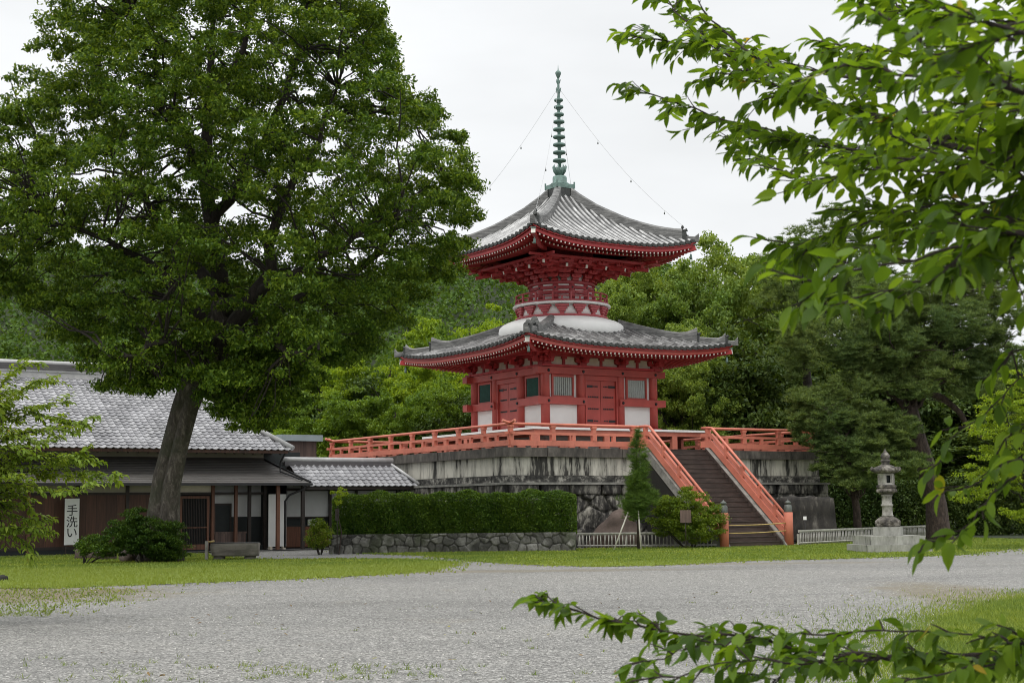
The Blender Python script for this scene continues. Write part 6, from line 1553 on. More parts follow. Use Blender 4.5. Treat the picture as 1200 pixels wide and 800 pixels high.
# ================================================================== shrubs near the buildings
def el(px, py, Y, rx, ry, rz, ref):
    p = at(px, py, Y); return (p[0] - ref[0], p[1] - ref[1], p[2], rx, ry, rz)
b0 = (at(810, 630, 61.2)[0], 61.2)
bush('spreading_shrub', (*b0, 0), [el(812, 600, 61.2, 1.05, 0.9, 0.85, b0), el(790, 606, 61.2, 0.7, 0.8, 0.7, b0), el(832, 610, 61.3, 0.65, 0.7, 0.75, b0), el(815, 615, 61, 1.1, 0.9, 0.7, b0), el(775, 612, 61.4, 0.5, 0.7, 0.6, b0), el(808, 582, 61.2, 0.5, 0.6, 0.4, b0), el(780, 592, 61.2, 0.4, 0.6, 0.4, b0)], L_BUSH, 460, 60, 0.22, 0.08, 'bushy light green shrub at the foot of the steps', seed=81, up=0.6, flat=0.45)
b0 = (at(165, 650, 49.6)[0], 50.2)
bush('evergreen_shrub', (*b0, 0), [el(170, 628, 50.2, 0.95, 0.9, 0.62, b0), el(150, 618, 50.2, 0.6, 0.7, 0.45, b0), el(190, 630, 50.2, 0.75, 0.8, 0.7, b0), el(140, 635, 50.1, 0.9, 0.8, 0.5, b0), el(158, 606, 50.2, 0.35, 0.5, 0.35, b0), el(205, 640, 50.3, 0.45, 0.7, 0.45, b0)], L_DBUSH, 320, 70, 0.24, 0.10, 'spreading dark green shrub round the foot of the leaning tree', seed=82, up=0.9, flat=0.35, aspect=0.3)
b0 = (at(98, 645, 50.0)[0], 50.0)
bush('low_shrub', (*b0, 0), [el(108, 637, 50, 0.42, 0.5, 0.28, b0), el(122, 642, 49.9, 0.45, 0.5, 0.25, b0), el(96, 644, 50.0, 0.22, 0.4, 0.18, b0)], L_HEDGE, 110, 50, 0.16, 0.07, 'low rounded green shrub beside the white sign board', seed=83)
b0 = (at(375, 645, 58.0)[0], 58.0)
bush('round_shrub', (*b0, 0), [el(374, 628, 58, 0.50, 0.45, 0.48, b0), el(372, 616, 58, 0.28, 0.3, 0.25, b0)], L_BUSH, 120, 50, 0.15, 0.065, 'small round yellow green shrub at the left end of the hedge', seed=84, up=0.4)
b0 = (at(397, 640, 58.2)[0], 58.2)
bush('sapling', (*b0, 0), [el(397, 577, 58.2, 0.30, 0.25, 0.20, b0), el(396, 586, 58.2, 0.15, 0.15, 0.15, b0)], L_BRIGHT, 26, 22, 0.10, 0.08, 'thin yellow green sapling rising above the hedge end', seed=85, stems=1, bark=M_TWIG)
for i, (x, y, s_, lab) in enumerate([(100, 655, 0.42, 'flat brown rock left of the shrub under the sign'), (124, 656, 0.38, 'brown rock at the left foot of the dark shrub'), (152, 658, 0.48, 'long brown rock under the middle of the dark shrub'), (190, 657, 0.46, 'pointed brown rock under the right half of the dark shrub'), (2, 681, 0.16, 'small grey stone at the left edge of the lawn')]):
    p = ground(x, y); rock('garden_rock', (p[0], p[1], 0), (s_, s_ * 0.7, s_ * 0.5), M_BROCK if i < 4 else M_RUBBLE, lab, 90 + i, 5, 0.09, 0.3, group='rocks edging the tree foot' if i < 4 else None, rz=i)
# pine maker: tufts of needles
def needles(CC, per, L, r, w=0.012):
    n = len(CC); C = np.repeat(CC, per, 0); d = r.normal(0, 1, (len(C), 3)); d[:, 2] = np.abs(d[:, 2]) * 0.9 + 0.1; d /= np.linalg.norm(d, axis=1)[:, None]
    s_ = np.cross(d, r.normal(0, 1, (len(C), 3))); s_ /= np.linalg.norm(s_, axis=1)[:, None]; Ln = (L * r.uniform(0.7, 1.2, len(C)))[:, None]
    V = np.stack([C - s_ * w, C + s_ * w, C + d * Ln], 1).reshape(-1, 3); return V, np.arange(len(V)).reshape(-1, 3)
def pine(name, loc, lobes, trunk, trad, label, leafm, nclump, tuft_per, per, crad, L, w, seed, limbn=24, bark=M_PINEBARK, k0=0.3, group=None, flat=0.35, branches=()):
    r = np.random.default_rng(seed); e_ = empty(name, loc, 0, label=label, cat='pine tree', group=group)
    CC = in_ellipsoids(lobes, nclump, r, 0.45); mb = MB(); mb.tube(trunk, trad, 10)
    for b_, br in branches: mb.tube(b_, br, 7, False)
    limbs(mb, trunk, trad, CC[r.choice(len(CC), min(limbn, len(CC)), replace=False)], r, k0, 0.32); mb.build('trunk', bark, e_)
    T_ = clumps_to_leaves(CC, tuft_per, crad, r, flat); V, F = needles(T_, per, L, r, w); fast_mesh('needles', V, F, leafm, e_)
    return e_
yp = at(748, 640, 60.2); ref = (yp[0], 60.2)
lob = [el(748, y, 60.2, w, w, 0.32, ref) for y, w in ((600, 0.50), (588, 0.58), (575, 0.50), (562, 0.46), (549, 0.34), (536, 0.30), (524, 0.18), (514, 0.10))] + [el(735, 592, 60.2, 0.35, 0.35, 0.25, ref), el(764, 583, 60.2, 0.35, 0.35, 0.3, ref)]
pine('young_pine', (*ref, 0), lob, [(0, 0, 0), (0.04, 0, 1.5), (0, 0, 3.2), (0.02, 0, 4.6)], [0.07, 0.06, 0.04, 0.015], 'slender young pine held by pale stakes left of the steps', L_YPINE, 170, 8, 24, 0.21, 0.24, 0.006, 101, 30, flat=1.2)
for (x0, y0, x1, y1, lab) in ((736, 600, 719, 637, 'pale bamboo stake leaning from the left against the young pine'), (748, 598, 751, 640, 'pale upright bamboo stake in front of the young pine')):
    p0 = at(x0, y0, 59.9); p1 = at(x1, y1, 59.7); p1[2] = 0; mb = MB(); mb.tube([p1, p0], 0.03, 7); tag(mb.build('bamboo_stake', M_PALEPOLE), lab, 'stake', 'stakes of the young pine')

# ================================================================== pines at the right
pb = at(1100, 632, 70.5); ref = (pb[0], 70.5)
def rel(px, py, Y=70.5): p = at(px, py, Y); return (p[0] - ref[0], p[1] - ref[1], p[2])
trk = [(0.1, 0, -0.2), (0, 0, 0.35), rel(1097, 590), rel(1088, 555), rel(1075, 515), rel(1066, 480), rel(1066, 450, 70.8), rel(1078, 425, 71), rel(1075, 380, 71), rel(1090, 330, 71.2)]
tra = [0.72, 0.56, 0.48, 0.45, 0.42, 0.38, 0.32, 0.24, 0.16, 0.06]
brs = [([rel(1068, 462), rel(1085, 459), rel(1105, 466), rel(1124, 482), rel(1135, 500), rel(1150, 512)], [0.20, 0.18, 0.16, 0.14, 0.12, 0.06]), ([rel(1068, 455), rel(1045, 440), rel(1015, 425, 70), rel(975, 418, 69.5)], [0.2, 0.16, 0.11, 0.05]),
       ([rel(1075, 505), rel(1050, 498, 69.8), rel(1010, 500, 69), rel(970, 515, 68.6)], [0.16, 0.13, 0.09, 0.04]), ([rel(1078, 420, 71), rel(1110, 400, 71), rel(1150, 390, 71)], [0.15, 0.11, 0.05])]
def plob(L_, ref_): return [el(x, y, Y, a, a * 0.9, b, ref_) for x, y, Y, a, b in L_]
lobs = plob([(1060, 360, 70.5, 2.2, 1.3), (1100, 350, 71, 2.4, 1.3), (1145, 350, 71, 2.0, 1.2), (1030, 385, 70, 2.0, 1.1), (1090, 400, 71.5, 2.4, 1.1), (1140, 395, 71, 2.0, 1.1), (1170, 370, 71, 1.4, 1.3), (1020, 420, 69.6, 1.8, 0.9), (985, 400, 69.5, 1.6, 1.0), (1130, 430, 71, 1.7, 0.9), (1000, 455, 69.4, 1.6, 0.8), (1050, 430, 69.6, 1.2, 0.8), (1110, 320, 71, 1.8, 1.1), (1160, 320, 71.5, 1.5, 1.0), (945, 395, 69.5, 1.2, 0.8), (925, 380, 69.8, 0.8, 0.6), (1055, 400, 68.5, 1.6, 1.0), (1095, 425, 68.8, 1.5, 0.9), (1075, 455, 68.8, 1.1, 0.6), (1125, 375, 68.6, 1.6, 1.0), (1035, 350, 69, 1.5, 1.0), (1150, 455, 69.5, 1.3, 0.7), (1180, 420, 70, 1.2, 0.9)], ref)
pine('pine_tree', (*ref, 0), lobs, trk, tra, 'big old pine with a curving trunk right of the lantern', L_PINE, 1000, 11, 24, 0.46, 0.26, 0.014, 111, 40, k0=0.55, group='pines right of the pagoda', branches=brs, flat=0.7)
ref2 = (at(1000, 620, 68.6)[0], 68.6); ref_keep = ref
lobs = plob([(985, 520, 68.6, 1.7, 0.8), (960, 490, 68.6, 1.4, 0.8), (1010, 490, 68.8, 1.6, 0.9), (1035, 520, 68.6, 1.4, 0.8), (975, 550, 68.3, 1.0, 0.55), (1030, 550, 68.2, 1.5, 0.55), (955, 465, 68.8, 1.2, 0.7), (1000, 565, 68.0, 0.9, 0.4), (1060, 545, 68.4, 1.2, 0.6), (1050, 500, 68.8, 1.2, 0.7), (940, 505, 68.6, 0.7, 0.5), (1010, 535, 68.2, 1.3, 0.7)], ref2)
pine('pine_tree', (*ref2, 0), lobs, [(0.3, 0.4, -0.1), (0.25, 0.3, 1.5), (0, 0.1, 3.0), (-0.2, 0, 4.6), (0, 0, 5.6)], [0.20, 0.17, 0.14, 0.1, 0.05], 'lower dense pine between the terrace corner and the lantern', L_PINE, 560, 11, 24, 0.38, 0.22, 0.013, 112, 34, k0=0.3, group='pines right of the pagoda')
ref3 = (at(950, 600, 82)[0], 82.0)
lobs = plob([(930, 300, 82, 2.6, 1.6), (975, 290, 82, 2.4, 1.5), (1010, 310, 82, 2.4, 1.5), (950, 335, 82, 2.6, 1.4), (1000, 350, 82, 2.4, 1.2), (915, 345, 82, 1.6, 1.2), (1035, 335, 82, 1.8, 1.2), (985, 265, 82, 1.5, 1.2), (942, 395, 81, 1.8, 1.3), (950, 430, 81, 1.6, 1.2), (930, 420, 81.5, 1.3, 1.0)], ref3)
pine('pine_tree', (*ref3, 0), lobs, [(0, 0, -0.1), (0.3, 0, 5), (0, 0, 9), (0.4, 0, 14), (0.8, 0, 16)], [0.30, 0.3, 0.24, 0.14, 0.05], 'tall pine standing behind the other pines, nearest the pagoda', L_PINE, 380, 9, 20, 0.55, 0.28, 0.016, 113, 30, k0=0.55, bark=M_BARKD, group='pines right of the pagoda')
# light green maples at the right edge
ref4 = (at(1210, 630, 56)[0], 56.0)
lobs = plob([(1185, 480, 56, 1.3, 0.7), (1160, 500, 56, 1.0, 0.5), (1200, 520, 56, 1.4, 0.7), (1160, 530, 56, 0.9, 0.4), (1190, 560, 56, 1.1, 0.5), (1150, 555, 56.5, 0.8, 0.4), (1215, 450, 56, 1.3, 0.8), (1230, 500, 56, 1.6, 1.2), (1140, 580, 57, 0.7, 0.35), (1195, 600, 56, 0.9, 0.35)], ref4)
make_tree('maple_tree', (*ref4, 0), lobs, [(0, 0, -0.1), (0.1, 0, 1.4), (-0.2, 0, 2.8), (0, 0, 4.6)], [0.14, 0.12, 0.09, 0.04], M_BARKD, L_BRIGHT, 330, 60, 0.30, 0.10, 'light green maple at the right edge under the cherry leaves', 'tree', None, 121, 20, 0.3, 0.5, up=1.0, flat=0.3)

# ================================================================== the big leaning broadleaf tree
BY = 51.5
outline = [(-25, 175), (10, 165), (40, 125), (72, 75), (80, 0), (95, -60), (140, -105), (210, -135), (300, -130), (380, -85), (430, -40), (452, 20), (468, 90), (505, 125), (540, 165), (560, 210), (560, 255), (548, 300), (520, 325), (492, 350), (500, 372), (455, 385), (440, 415), (400, 420), (385, 440), (345, 420), (335, 455), (325, 495), (300, 505), (262, 500), (245, 470), (262, 440), (230, 445), (190, 440), (170, 462), (130, 470), (110, 440), (78, 400), (60, 378), (25, 358), (-10, 345), (-45, 330), (-60, 240)]
OP = np.array([at(x, y, BY)[[0, 2]] for x, y in outline]); bx = at(200, 657, BY)[0]
br_ = np.random.default_rng(131)
lo, hi = OP.min(0), OP.max(0); cand = br_.uniform(lo, hi, (9000, 2)); cand = cand[inpoly(cand, [tuple(p) for p in OP])]
dpt = polydist(cand, [tuple(p) for p in OP]); half = np.sqrt(np.clip(1 - (1 - np.clip(dpt, 0, 6.0) / 6.0) ** 2, 0, 1)) * 6.6
yo = br_.uniform(-1, 1, len(cand)); sgn = np.sign(yo); yo = sgn * np.abs(yo) ** 0.45
# more clumps near the outline and on the near and far faces, few inside
keepc = (dpt > 0.18)
PC0 = np.column_stack([cand[:, 0] - bx, yo * half, cand[:, 1]]); PR0 = np.clip(0.55 + 0.5 * dpt, 0.5, 1.35) * br_.uniform(0.8, 1.1, len(cand))
okp = dpt > PR0 * 0.55; PC0 = PC0[okp]; PR0 = PR0[okp]; pick = []
for i in range(len(PC0)):           # puffs of foliage that keep some distance, with dark gaps between
    if len(pick) > 640: break
    if all(np.linalg.norm((PC0[i] - PC0[j]) * np.array([1, 0.8, 1.25])) > 0.60 * (PR0[i] + PR0[j]) for j in pick): pick.append(i)
PC0 = PC0[pick]; PR0 = PR0[pick]
for x_, y_, Y_, r_ in ((300, 488, 49.5, 0.75), (272, 480, 49.3, 0.7), (322, 468, 49.8, 0.8), (345, 440, 50, 0.9), (300, 455, 49.5, 0.9), (250, 462, 49.2, 0.6), (150, 440, 49, 0.9), (178, 448, 48.8, 0.7), (128, 452, 49.4, 0.6), (108, 420, 50, 0.8), (80, 392, 50, 0.8), (60, 365, 50, 0.8), (20, 345, 50, 0.9), (0, 335, 50, 0.9), (-30, 320, 50, 1.0), (390, 418, 51, 0.9), (425, 400, 52, 0.9), (440, 380, 52, 0.9), (220, 440, 48.8, 0.7), (285, 500, 49.2, 0.6), (312, 492, 49.6, 0.6), (335, 472, 50.0, 0.7), (358, 445, 50.2, 0.9), (330, 430, 49.8, 0.9), (295, 432, 49.2, 0.9), (268, 448, 49.2, 0.7), (375, 425, 51, 0.9), (165, 458, 48.6, 0.5), (196, 452, 48.5, 0.5)):
    p = at(x_, y_, Y_); PC0 = np.vstack([PC0, [p[0] - bx, p[1] - BY, p[2]]]); PR0 = np.append(PR0, r_)
nsub = 13; d_ = br_.normal(0, 1, (len(PC0), nsub, 3)); d_[..., 2] = np.abs(d_[..., 2]) * 0.9 - 0.25; d_ /= np.linalg.norm(d_, axis=2)[..., None]
CCb = (PC0[:, None] + d_ * (PR0[:, None] * br_.uniform(0.55, 0.95, (len(PC0), nsub)))[..., None] * np.array([1, 1, 0.62])).reshape(-1, 3)
tb = empty('broadleaf_tree', (bx, BY, 0), 0, label='huge leaning broadleaf tree with a mottled trunk before the house', cat='tree')
def tr(px, py, Y=BY): p = at(px, py, Y); return (p[0] - bx, p[1] - BY, p[2])
trunk = [(-0.5, 0, -0.2), tr(186, 640), tr(188, 600), tr(193, 560), tr(204, 520), tr(216, 480), tr(231, 440), tr(250, 400), tr(262, 350), tr(252, 290), tr(243, 230), tr(242, 170), tr(246, 100), tr(250, 20), tr(250, -60)]
trad = [0.80, 0.52, 0.44, 0.40, 0.41, 0.45, 0.50, 0.44, 0.35, 0.34, 0.28, 0.24, 0.17, 0.10, 0.05]
mb = MB(); mb.tube(trunk[:9], trad[:9], 16)
mb.tube([(0.15, -0.35, -0.1), tr(198, 620, 51.15), tr(201, 570, 51.15), tr(212, 520, 51.15), tr(225, 470, 51.2), tr(243, 430, 51.3)], [0.42, 0.36, 0.30, 0.27, 0.28, 0.25], 10)   # second stem grown against the first
big = [([tr(256, 410), tr(285, 370, 50.5), tr(310, 320, 50), tr(330, 250, 50), tr(360, 180, 50), tr(400, 100, 50)], 0.34), ([tr(250, 420), tr(290, 390, 53), tr(350, 350, 53.5), tr(420, 310, 54), tr(480, 260, 54), tr(520, 220, 54)], 0.30),
       ([tr(255, 390), tr(215, 350, 50.5), tr(170, 310, 50), tr(120, 280, 49.5), (tr(60, 250, 49.5))], 0.28), ([tr(258, 350), tr(210, 290, 53), tr(160, 220, 54), tr(110, 140, 54)], 0.24),
       ([tr(247, 270), tr(280, 210, 51), tr(320, 140, 51), tr(350, 60, 51), tr(360, 0, 51)], 0.22), ([tr(243, 220), tr(215, 160, 51), tr(180, 90, 51), tr(160, 20, 51)], 0.19), ([tr(262, 380), tr(300, 400, 49), tr(340, 410, 48), tr(380, 400, 47)], 0.18), ([tr(246, 130), tr(280, 70, 51), tr(300, 0, 51), tr(310, -60, 51)], 0.15),
       ([tr(258, 400), tr(220, 400, 49), tr(170, 410, 47.5), tr(130, 420, 47)], 0.17), ([tr(262, 370), tr(320, 330, 49), tr(400, 290, 48), tr(460, 250, 48)], 0.22)]
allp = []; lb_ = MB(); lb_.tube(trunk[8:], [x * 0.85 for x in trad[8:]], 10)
for p, r0 in big:
    P = np.array(p); t = np.linspace(0, len(P) - 1, 13); P = np.stack([np.interp(t, range(len(P)), P[:, k]) for k in range(3)], 1); P[1:] += br_.normal(0, 0.10, (12, 3)); lb_.tube(P, np.linspace(r0, 0.04, 13), 7, False)
    allp.append((P, r0))
# every clump gets a twig from the nearest limb
LP_ = np.concatenate([P[2:] for P, _ in allp] + [np.array(trunk[8:])])
for c in CCb[br_.choice(len(CCb), 620, replace=False)]:
    dd_ = np.linalg.norm(LP_ - c, axis=1) + np.clip(LP_[:, 2] - c[2], 0, 9) * 0.8; q0 = LP_[np.argmin(dd_)]
    rr0 = 0.018 + 0.009 * min(4, dd_.min()); lb_.tube(branch_path(q0, c, br_, 5, 0.05, 0.12), np.linspace(rr0, 0.012, 5), 4, False)
mb.build('trunk', M_BARK, tb); lb_.build('branches', M_BARKD, tb)  # limbs and upper trunk take darker bark to paint in the crown's shade
ex_ = np.concatenate([P[6:] for P, _ in allp]); ex_ = np.repeat(ex_, 4, 0) + br_.normal(0, 0.6, (len(ex_) * 4, 3)) * np.array([1, 1, 0.6])
CCb = np.concatenate([CCb, ex_])
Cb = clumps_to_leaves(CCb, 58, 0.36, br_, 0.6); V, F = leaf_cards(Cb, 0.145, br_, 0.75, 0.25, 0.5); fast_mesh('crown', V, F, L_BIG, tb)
# ================================================================== cherry leaves with real blade shape
def leaf_template():
    """pointed oval blade along +x, length 1, folded on the midrib, tip drooping"""
    xs = [0.0, 0.08, 0.17, 0.27, 0.37, 0.47, 0.57, 0.67, 0.77, 0.87, 1.0]; ws = [0.015, 0.115, 0.185, 0.215, 0.248, 0.232, 0.238, 0.195, 0.165, 0.085, 0.0]
    V = []; F = []
    for x, w in zip(xs, ws):
        zc = -0.16 * x * x
        V += [(x, -w, zc + 0.30 * w), (x, 0, zc), (x, w, zc + 0.30 * w)]
    for i in range(len(xs) - 1):
        a = 3 * i; F += [(a, a + 3, a + 4, a + 1), (a + 1, a + 4, a + 5, a + 2)]
    return np.array(V), np.array(F)
LT_V, LT_F = leaf_template()
def place_leaves(pos, dirs, nrm, L, r, twist=0.35):
    n = len(pos); d = dirs / np.linalg.norm(dirs, axis=1)[:, None]; nn = nrm - d * np.sum(nrm * d, 1)[:, None]; nn /= np.linalg.norm(nn, axis=1)[:, None]
    s = np.cross(nn, d); T = LT_V[None] * np.ones((n, 1, 1)); 
    curl = r.normal(1.0, 1.1, n)[:, None]; Z = T[..., 2] * curl; wd = r.uniform(0.7, 1.15, n)[:, None]
    V = pos[:, None] + L[:, None, None] * (T[..., 0:1] * d[:, None] + (T[..., 1] * wd)[..., None] * s[:, None] + Z[..., None] * nn[:, None])
    F = (LT_F[None] + len(LT_V) * np.arange(n)[:, None, None]).reshape(-1, 4)
    return V.reshape(-1, 3), F
def smooth_path(P, n):
    P = np.array(P, float); m = len(P); t = np.linspace(0, m - 1, n); o = np.zeros((n, 3))
    Pp = np.concatenate([[2 * P[0] - P[1]], P, [2 * P[-1] - P[-2]]])
    for i, x in enumerate(t):
        k = min(int(x), m - 2); f = x - k; a, b, c, d = Pp[k], Pp[k + 1], Pp[k + 2], Pp[k + 3]
        o[i] = 0.5 * ((2 * b) + (-a + c) * f + (2 * a - 5 * b + 4 * c - d) * f * f + (-a + 3 * b - 3 * c + d) * f ** 3)
    return o
def cherry(name, loc, trunk, trad, limbs_, leaf_len, label, seed, lm, twig_every=0.10, twig_len=(0.20, 0.50), gap=0.032, droop=0.18, wob=0.25, extra_levels=True, bark=M_TWIG, leafless=None, vspread=0.6):
    r = np.random.default_rng(seed); e_ = empty(name, loc, 0, label=label, cat='tree'); loc = np.array(loc)
    wood_ = MB(); wood_.tube(np.array(trunk) - loc, trad, 12)
    LP, LD, LN, LL = [], [], [], []
    def leafy(P, L0):
        seg = np.linalg.norm(np.diff(P, axis=0), axis=1); cum = np.concatenate([[0], np.cumsum(seg)]); tot = cum[-1]; n = int(tot / gap); side = 1
        for k in range(n):
            s_ = (k + 0.6) * gap + r.normal(0, gap * .2); s_ = min(max(s_, 0), tot); q = np.array([np.interp(s_, cum, P[:, j]) for j in range(3)]); s2 = min(s_ + 0.03, tot); q2 = np.array([np.interp(s2, cum, P[:, j]) for j in range(3)]); q1 = np.array([np.interp(max(0, s2 - 0.06), cum, P[:, j]) for j in range(3)])
            t = q2 - q1; t /= np.linalg.norm(t) + 1e-9; h = np.cross(t, (0, 0, 1)); h /= np.linalg.norm(h) + 1e-9; side = -side
            d = t * r.uniform(0.3, 0.9) + h * side * r.uniform(0.5, 1.0) + np.array([0, 0, r.normal(-droop, 0.28)]); LP.append(q + d / np.linalg.norm(d) * 0.012); LD.append(d); LN.append(np.array([0, 0, 1.0]) + r.normal(0, 0.35, 3)); LL.append(L0 * r.uniform(0.55, 1.2))
        d = P[-1] - P[-2] + np.array([0, 0, -0.02]); LP.append(P[-1]); LD.append(d); LN.append(np.array([0, 0, 1.0]) + r.normal(0, .2, 3)); LL.append(L0)
    def twig(q, t, length, r0, lvl):
        n = 6; P = [q]; d = t / np.linalg.norm(t)
        for k in range(n - 1):
            d = d + r.normal(0, wob * 0.35, 3) + np.array([0, 0, -0.02]); d /= np.linalg.norm(d); P.append(P[-1] + d * length / (n - 1))
        P = np.array(P); wood_.tube(P - loc, np.linspace(r0, 0.0018, n), 5, False)
        leafy(P, leaf_len)
        if lvl > 0:
            for k in range(2 + (r.random() < 0.6)):
                j = r.integers(1, 4); t2 = (P[j + 1] - P[j]); t2 /= np.linalg.norm(t2); h = np.cross(t2, (0, 0, 1)); h /= np.linalg.norm(h) + 1e-9
                twig(P[j], t2 + h * r.choice([-1, 1]) * 0.8 + r.normal(0, 0.2, 3) * np.array([1, 1, vspread]), length * 0.5, r0 * 0.6, lvl - 1)
    for (P, r0, bare, dens) in limbs_:
        short = r0 <= 0.0125; r0 = r0 * 0.62; tl_ = (twig_len[0] * 0.5, twig_len[1] * 0.5) if short else twig_len
        P = smooth_path(P, 26); P[1:] += np.cumsum(r.normal(0, 0.006, (25, 3)), 0); L = np.linalg.norm(np.diff(P, axis=0), axis=1).sum()
        wood_.tube(P - loc, np.interp(np.linspace(0, 1, 26), [0, 0.3, 0.5, 1], [r0, r0 * 0.6, r0 * 0.36, 0.003]), 7, False)
        seg = np.linalg.norm(np.diff(P, axis=0), axis=1); cum = np.concatenate([[0], np.cumsum(seg)])
        s_ = bare * L
        while s_ < L:
            j = min(24, np.searchsorted(cum, s_)); q = P[j]; t = P[min(j + 1, 25)] - P[max(j - 1, 0)]; t /= np.linalg.norm(t); h = np.cross(t, (0, 0, 1)); h /= np.linalg.norm(h) + 1e-9
            rem = 1 - s_ / L
            twig(q, t * 0.9 + h * r.choice([-1, 1]) * r.uniform(0.4, 1.1) + np.array([0, 0, r.normal(0.08, 0.35) * vspread]), r.uniform(*tl_) * (0.45 + 0.75 * rem), 0.0038, 1 if (extra_levels and not short and r.random() < 0.75) else 0)
            s_ += twig_every * r.uniform(0.6, 1.4) / dens
        leafy(P[int(26 * max(bare, 0.45)):], leaf_len)
    tw = wood_.build('branches', bark, e_)
    V, F = place_leaves(np.array(LP), np.array(LD), np.array(LN), np.array(LL), r); V = V - loc
    fast_mesh('leaves', V, F, lm, e_, smooth=True); print(name, 'leaves', len(LL))
    return e_
def L_(pts, start=None):
    """limb through photo points (x, y, distance); listed from its base"""
    P = [at(x, y, d) for x, y, d in pts]; return ([np.array(start)] if start is not None else []) + P
TX = (3.7, 5.6)
tk = [(TX[0], TX[1], -0.1), (TX[0] - .05, TX[1], 0.8), (TX[0] + .05, TX[1], 1.6), (TX[0], TX[1], 2.6), (TX[0] + .1, TX[1], 3.8), (TX[0] + .1, TX[1], 5.0)]
T0 = lambda z: (TX[0], TX[1], z)
LIM = [
 (L_([(1260, 190, 5.0), (1200, 160, 5.2), (1087, 160, 5.6), (992, 125, 6.0), (925, 108, 6.4), (867, 75, 6.8), (808, 25, 7.2), (790, 0, 7.4)], T0(2.5)), 0.030, 0.42, 1.0),
 (L_([(1250, 195, 5.0), (1150, 170, 5.2), (1075, 156, 5.4), (1012, 131, 5.7), (950, 94, 6.0), (900, 62, 6.2), (854, 25, 6.4), (835, 5, 6.4)], T0(2.55)), 0.034, 0.42, 1.0),
 (L_([(1240, 130, 4.0), (1200, 125, 4.0), (1117, 110, 4.0), (1012, 98, 4.1), (975, 100, 4.1)], T0(2.4)), 0.022, 0.50, 1.0),
 (L_([(1250, 220, 4.8), (1200, 217, 5.0), (1054, 210, 5.3), (958, 221, 5.7), (915, 214, 6.0)], T0(2.2)), 0.024, 0.45, 1.0),
 (L_([(1250, 262, 4.8), (1200, 254, 5.0), (1158, 242, 5.1), (1117, 225, 5.2), (1054, 235, 5.5), (958, 258, 6.0), (905, 268, 6.2)], T0(2.2)), 0.026, 0.42, 1.0),
 (L_([(1250, 285, 3.9), (1200, 282, 4.0), (1113, 289, 4.0), (1000, 305, 4.1), (940, 326, 4.2)], T0(2.0)), 0.020, 0.48, 0.9),
 (L_([(1200, 290, 4.4), (1116, 301, 4.4), (1069, 331, 4.4), (1022, 348, 4.5), (968, 361, 4.5)], T0(2.0)), 0.016, 0.5, 0.9),
 (L_([(1230, 190, 5.6), (1100, 185, 6.0), (967, 162, 6.4), (908, 150, 6.8), (837, 133, 7.2), (783, 112, 7.4), (742, 104, 7.5)], T0(2.7)), 0.024, 0.5, 0.9),
 (L_([(1200, 110, 6.0), (1050, 100, 6.2), (930, 80, 6.6), (842, 52, 7.0), (783, 46, 7.2), (730, 34, 7.3)], T0(2.8)), 0.024, 0.5, 0.9),
 (L_([(1250, 130, 5.4), (1180, 90, 5.4), (1117, 58, 5.6), (1083, 29, 5.8), (1058, 0, 6.0), (1040, -25, 6.1)], T0(3.0)), 0.024, 0.38, 1.1),
 (L_([(1250, 50, 4.6), (1180, 30, 4.6), (1100, 12, 5.0), (1020, 2, 5.2)], T0(3.0)), 0.020, 0.45, 0.8),
 (L_([(1250, 60, 3.4), (1190, 45, 3.5), (1110, 60, 3.5), (1075, 55, 3.5)], T0(2.5)), 0.014, 0.5, 0.6),
 (L_([(1260, 200, 4.6), (1180, 205, 4.7), (1100, 190, 4.8), (1010, 195, 5.1)], T0(2.3)), 0.020, 0.45, 1.0),
 (L_([(1260, 240, 5.6), (1150, 275, 5.8), (1060, 268, 6.0), (985, 285, 6.3), (915, 300, 6.5)], T0(2.4)), 0.020, 0.45, 1.0),
 (L_([(1260, 150, 6.4), (1130, 140, 6.6), (1000, 175, 6.8), (900, 190, 7.2), (850, 170, 7.3)], T0(2.8)), 0.022, 0.5, 0.9),
 (L_([(1270, 90, 4.8), (1200, 80, 5.0), (1120, 75, 5.2), (1040, 60, 5.5), (980, 50, 5.8)], T0(2.8)), 0.022, 0.42, 1.1),
 (L_([(1270, 160, 4.2), (1200, 165, 4.3), (1110, 150, 4.5), (1050, 160, 4.7)], T0(2.4)), 0.020, 0.42, 1.0),
 (L_([(1270, 240, 5.2), (1190, 235, 5.4), (1090, 250, 5.7), (1000, 240, 6.0)], T0(2.4)), 0.022, 0.42, 1.1),
 (L_([(1270, 20, 5.6), (1200, 5, 5.8), (1140, -15, 6.0), (1060, -30, 6.2)], T0(3.1)), 0.022, 0.42, 1.0),
 (L_([(1270, 380, 5.6), (1225, 395, 5.6), (1190, 415, 5.6), (1165, 440, 5.6)], T0(2.0)), 0.010, 0.4, 0.7),
 # low hanging twigs at the right edge
 (L_([(1270, 460, 5.2), (1215, 480, 5.2), (1180, 505, 5.2), (1150, 530, 5.2)], T0(1.8)), 0.010, 0.4, 0.8),
 (L_([(1250, 410, 5.2), (1200, 440, 5.2), (1160, 480, 5.2), (1115, 522, 5.2), (1085, 560, 5.2)], T0(1.9)), 0.010, 0.35, 0.8),
 (L_([(1250, 540, 4.6), (1200, 565, 4.6), (1166, 593, 4.6), (1137, 616, 4.6), (1112, 630, 4.6), (1097, 640, 4.6)], T0(1.6)), 0.010, 0.45, 0.7),
 (L_([(1250, 500, 5.2), (1190, 525, 5.2), (1130, 560, 5.2), (1085, 572, 5.2)], T0(1.7)), 0.010, 0.4, 0.8),
]
cherry('cherry_tree', (TX[0], TX[1], 0), tk, [0.24, 0.2, 0.18, 0.16, 0.12, 0.08], LIM, 0.076, 'near cherry tree whose leafy branches fill the upper right corner', 141, L_CHERRY)
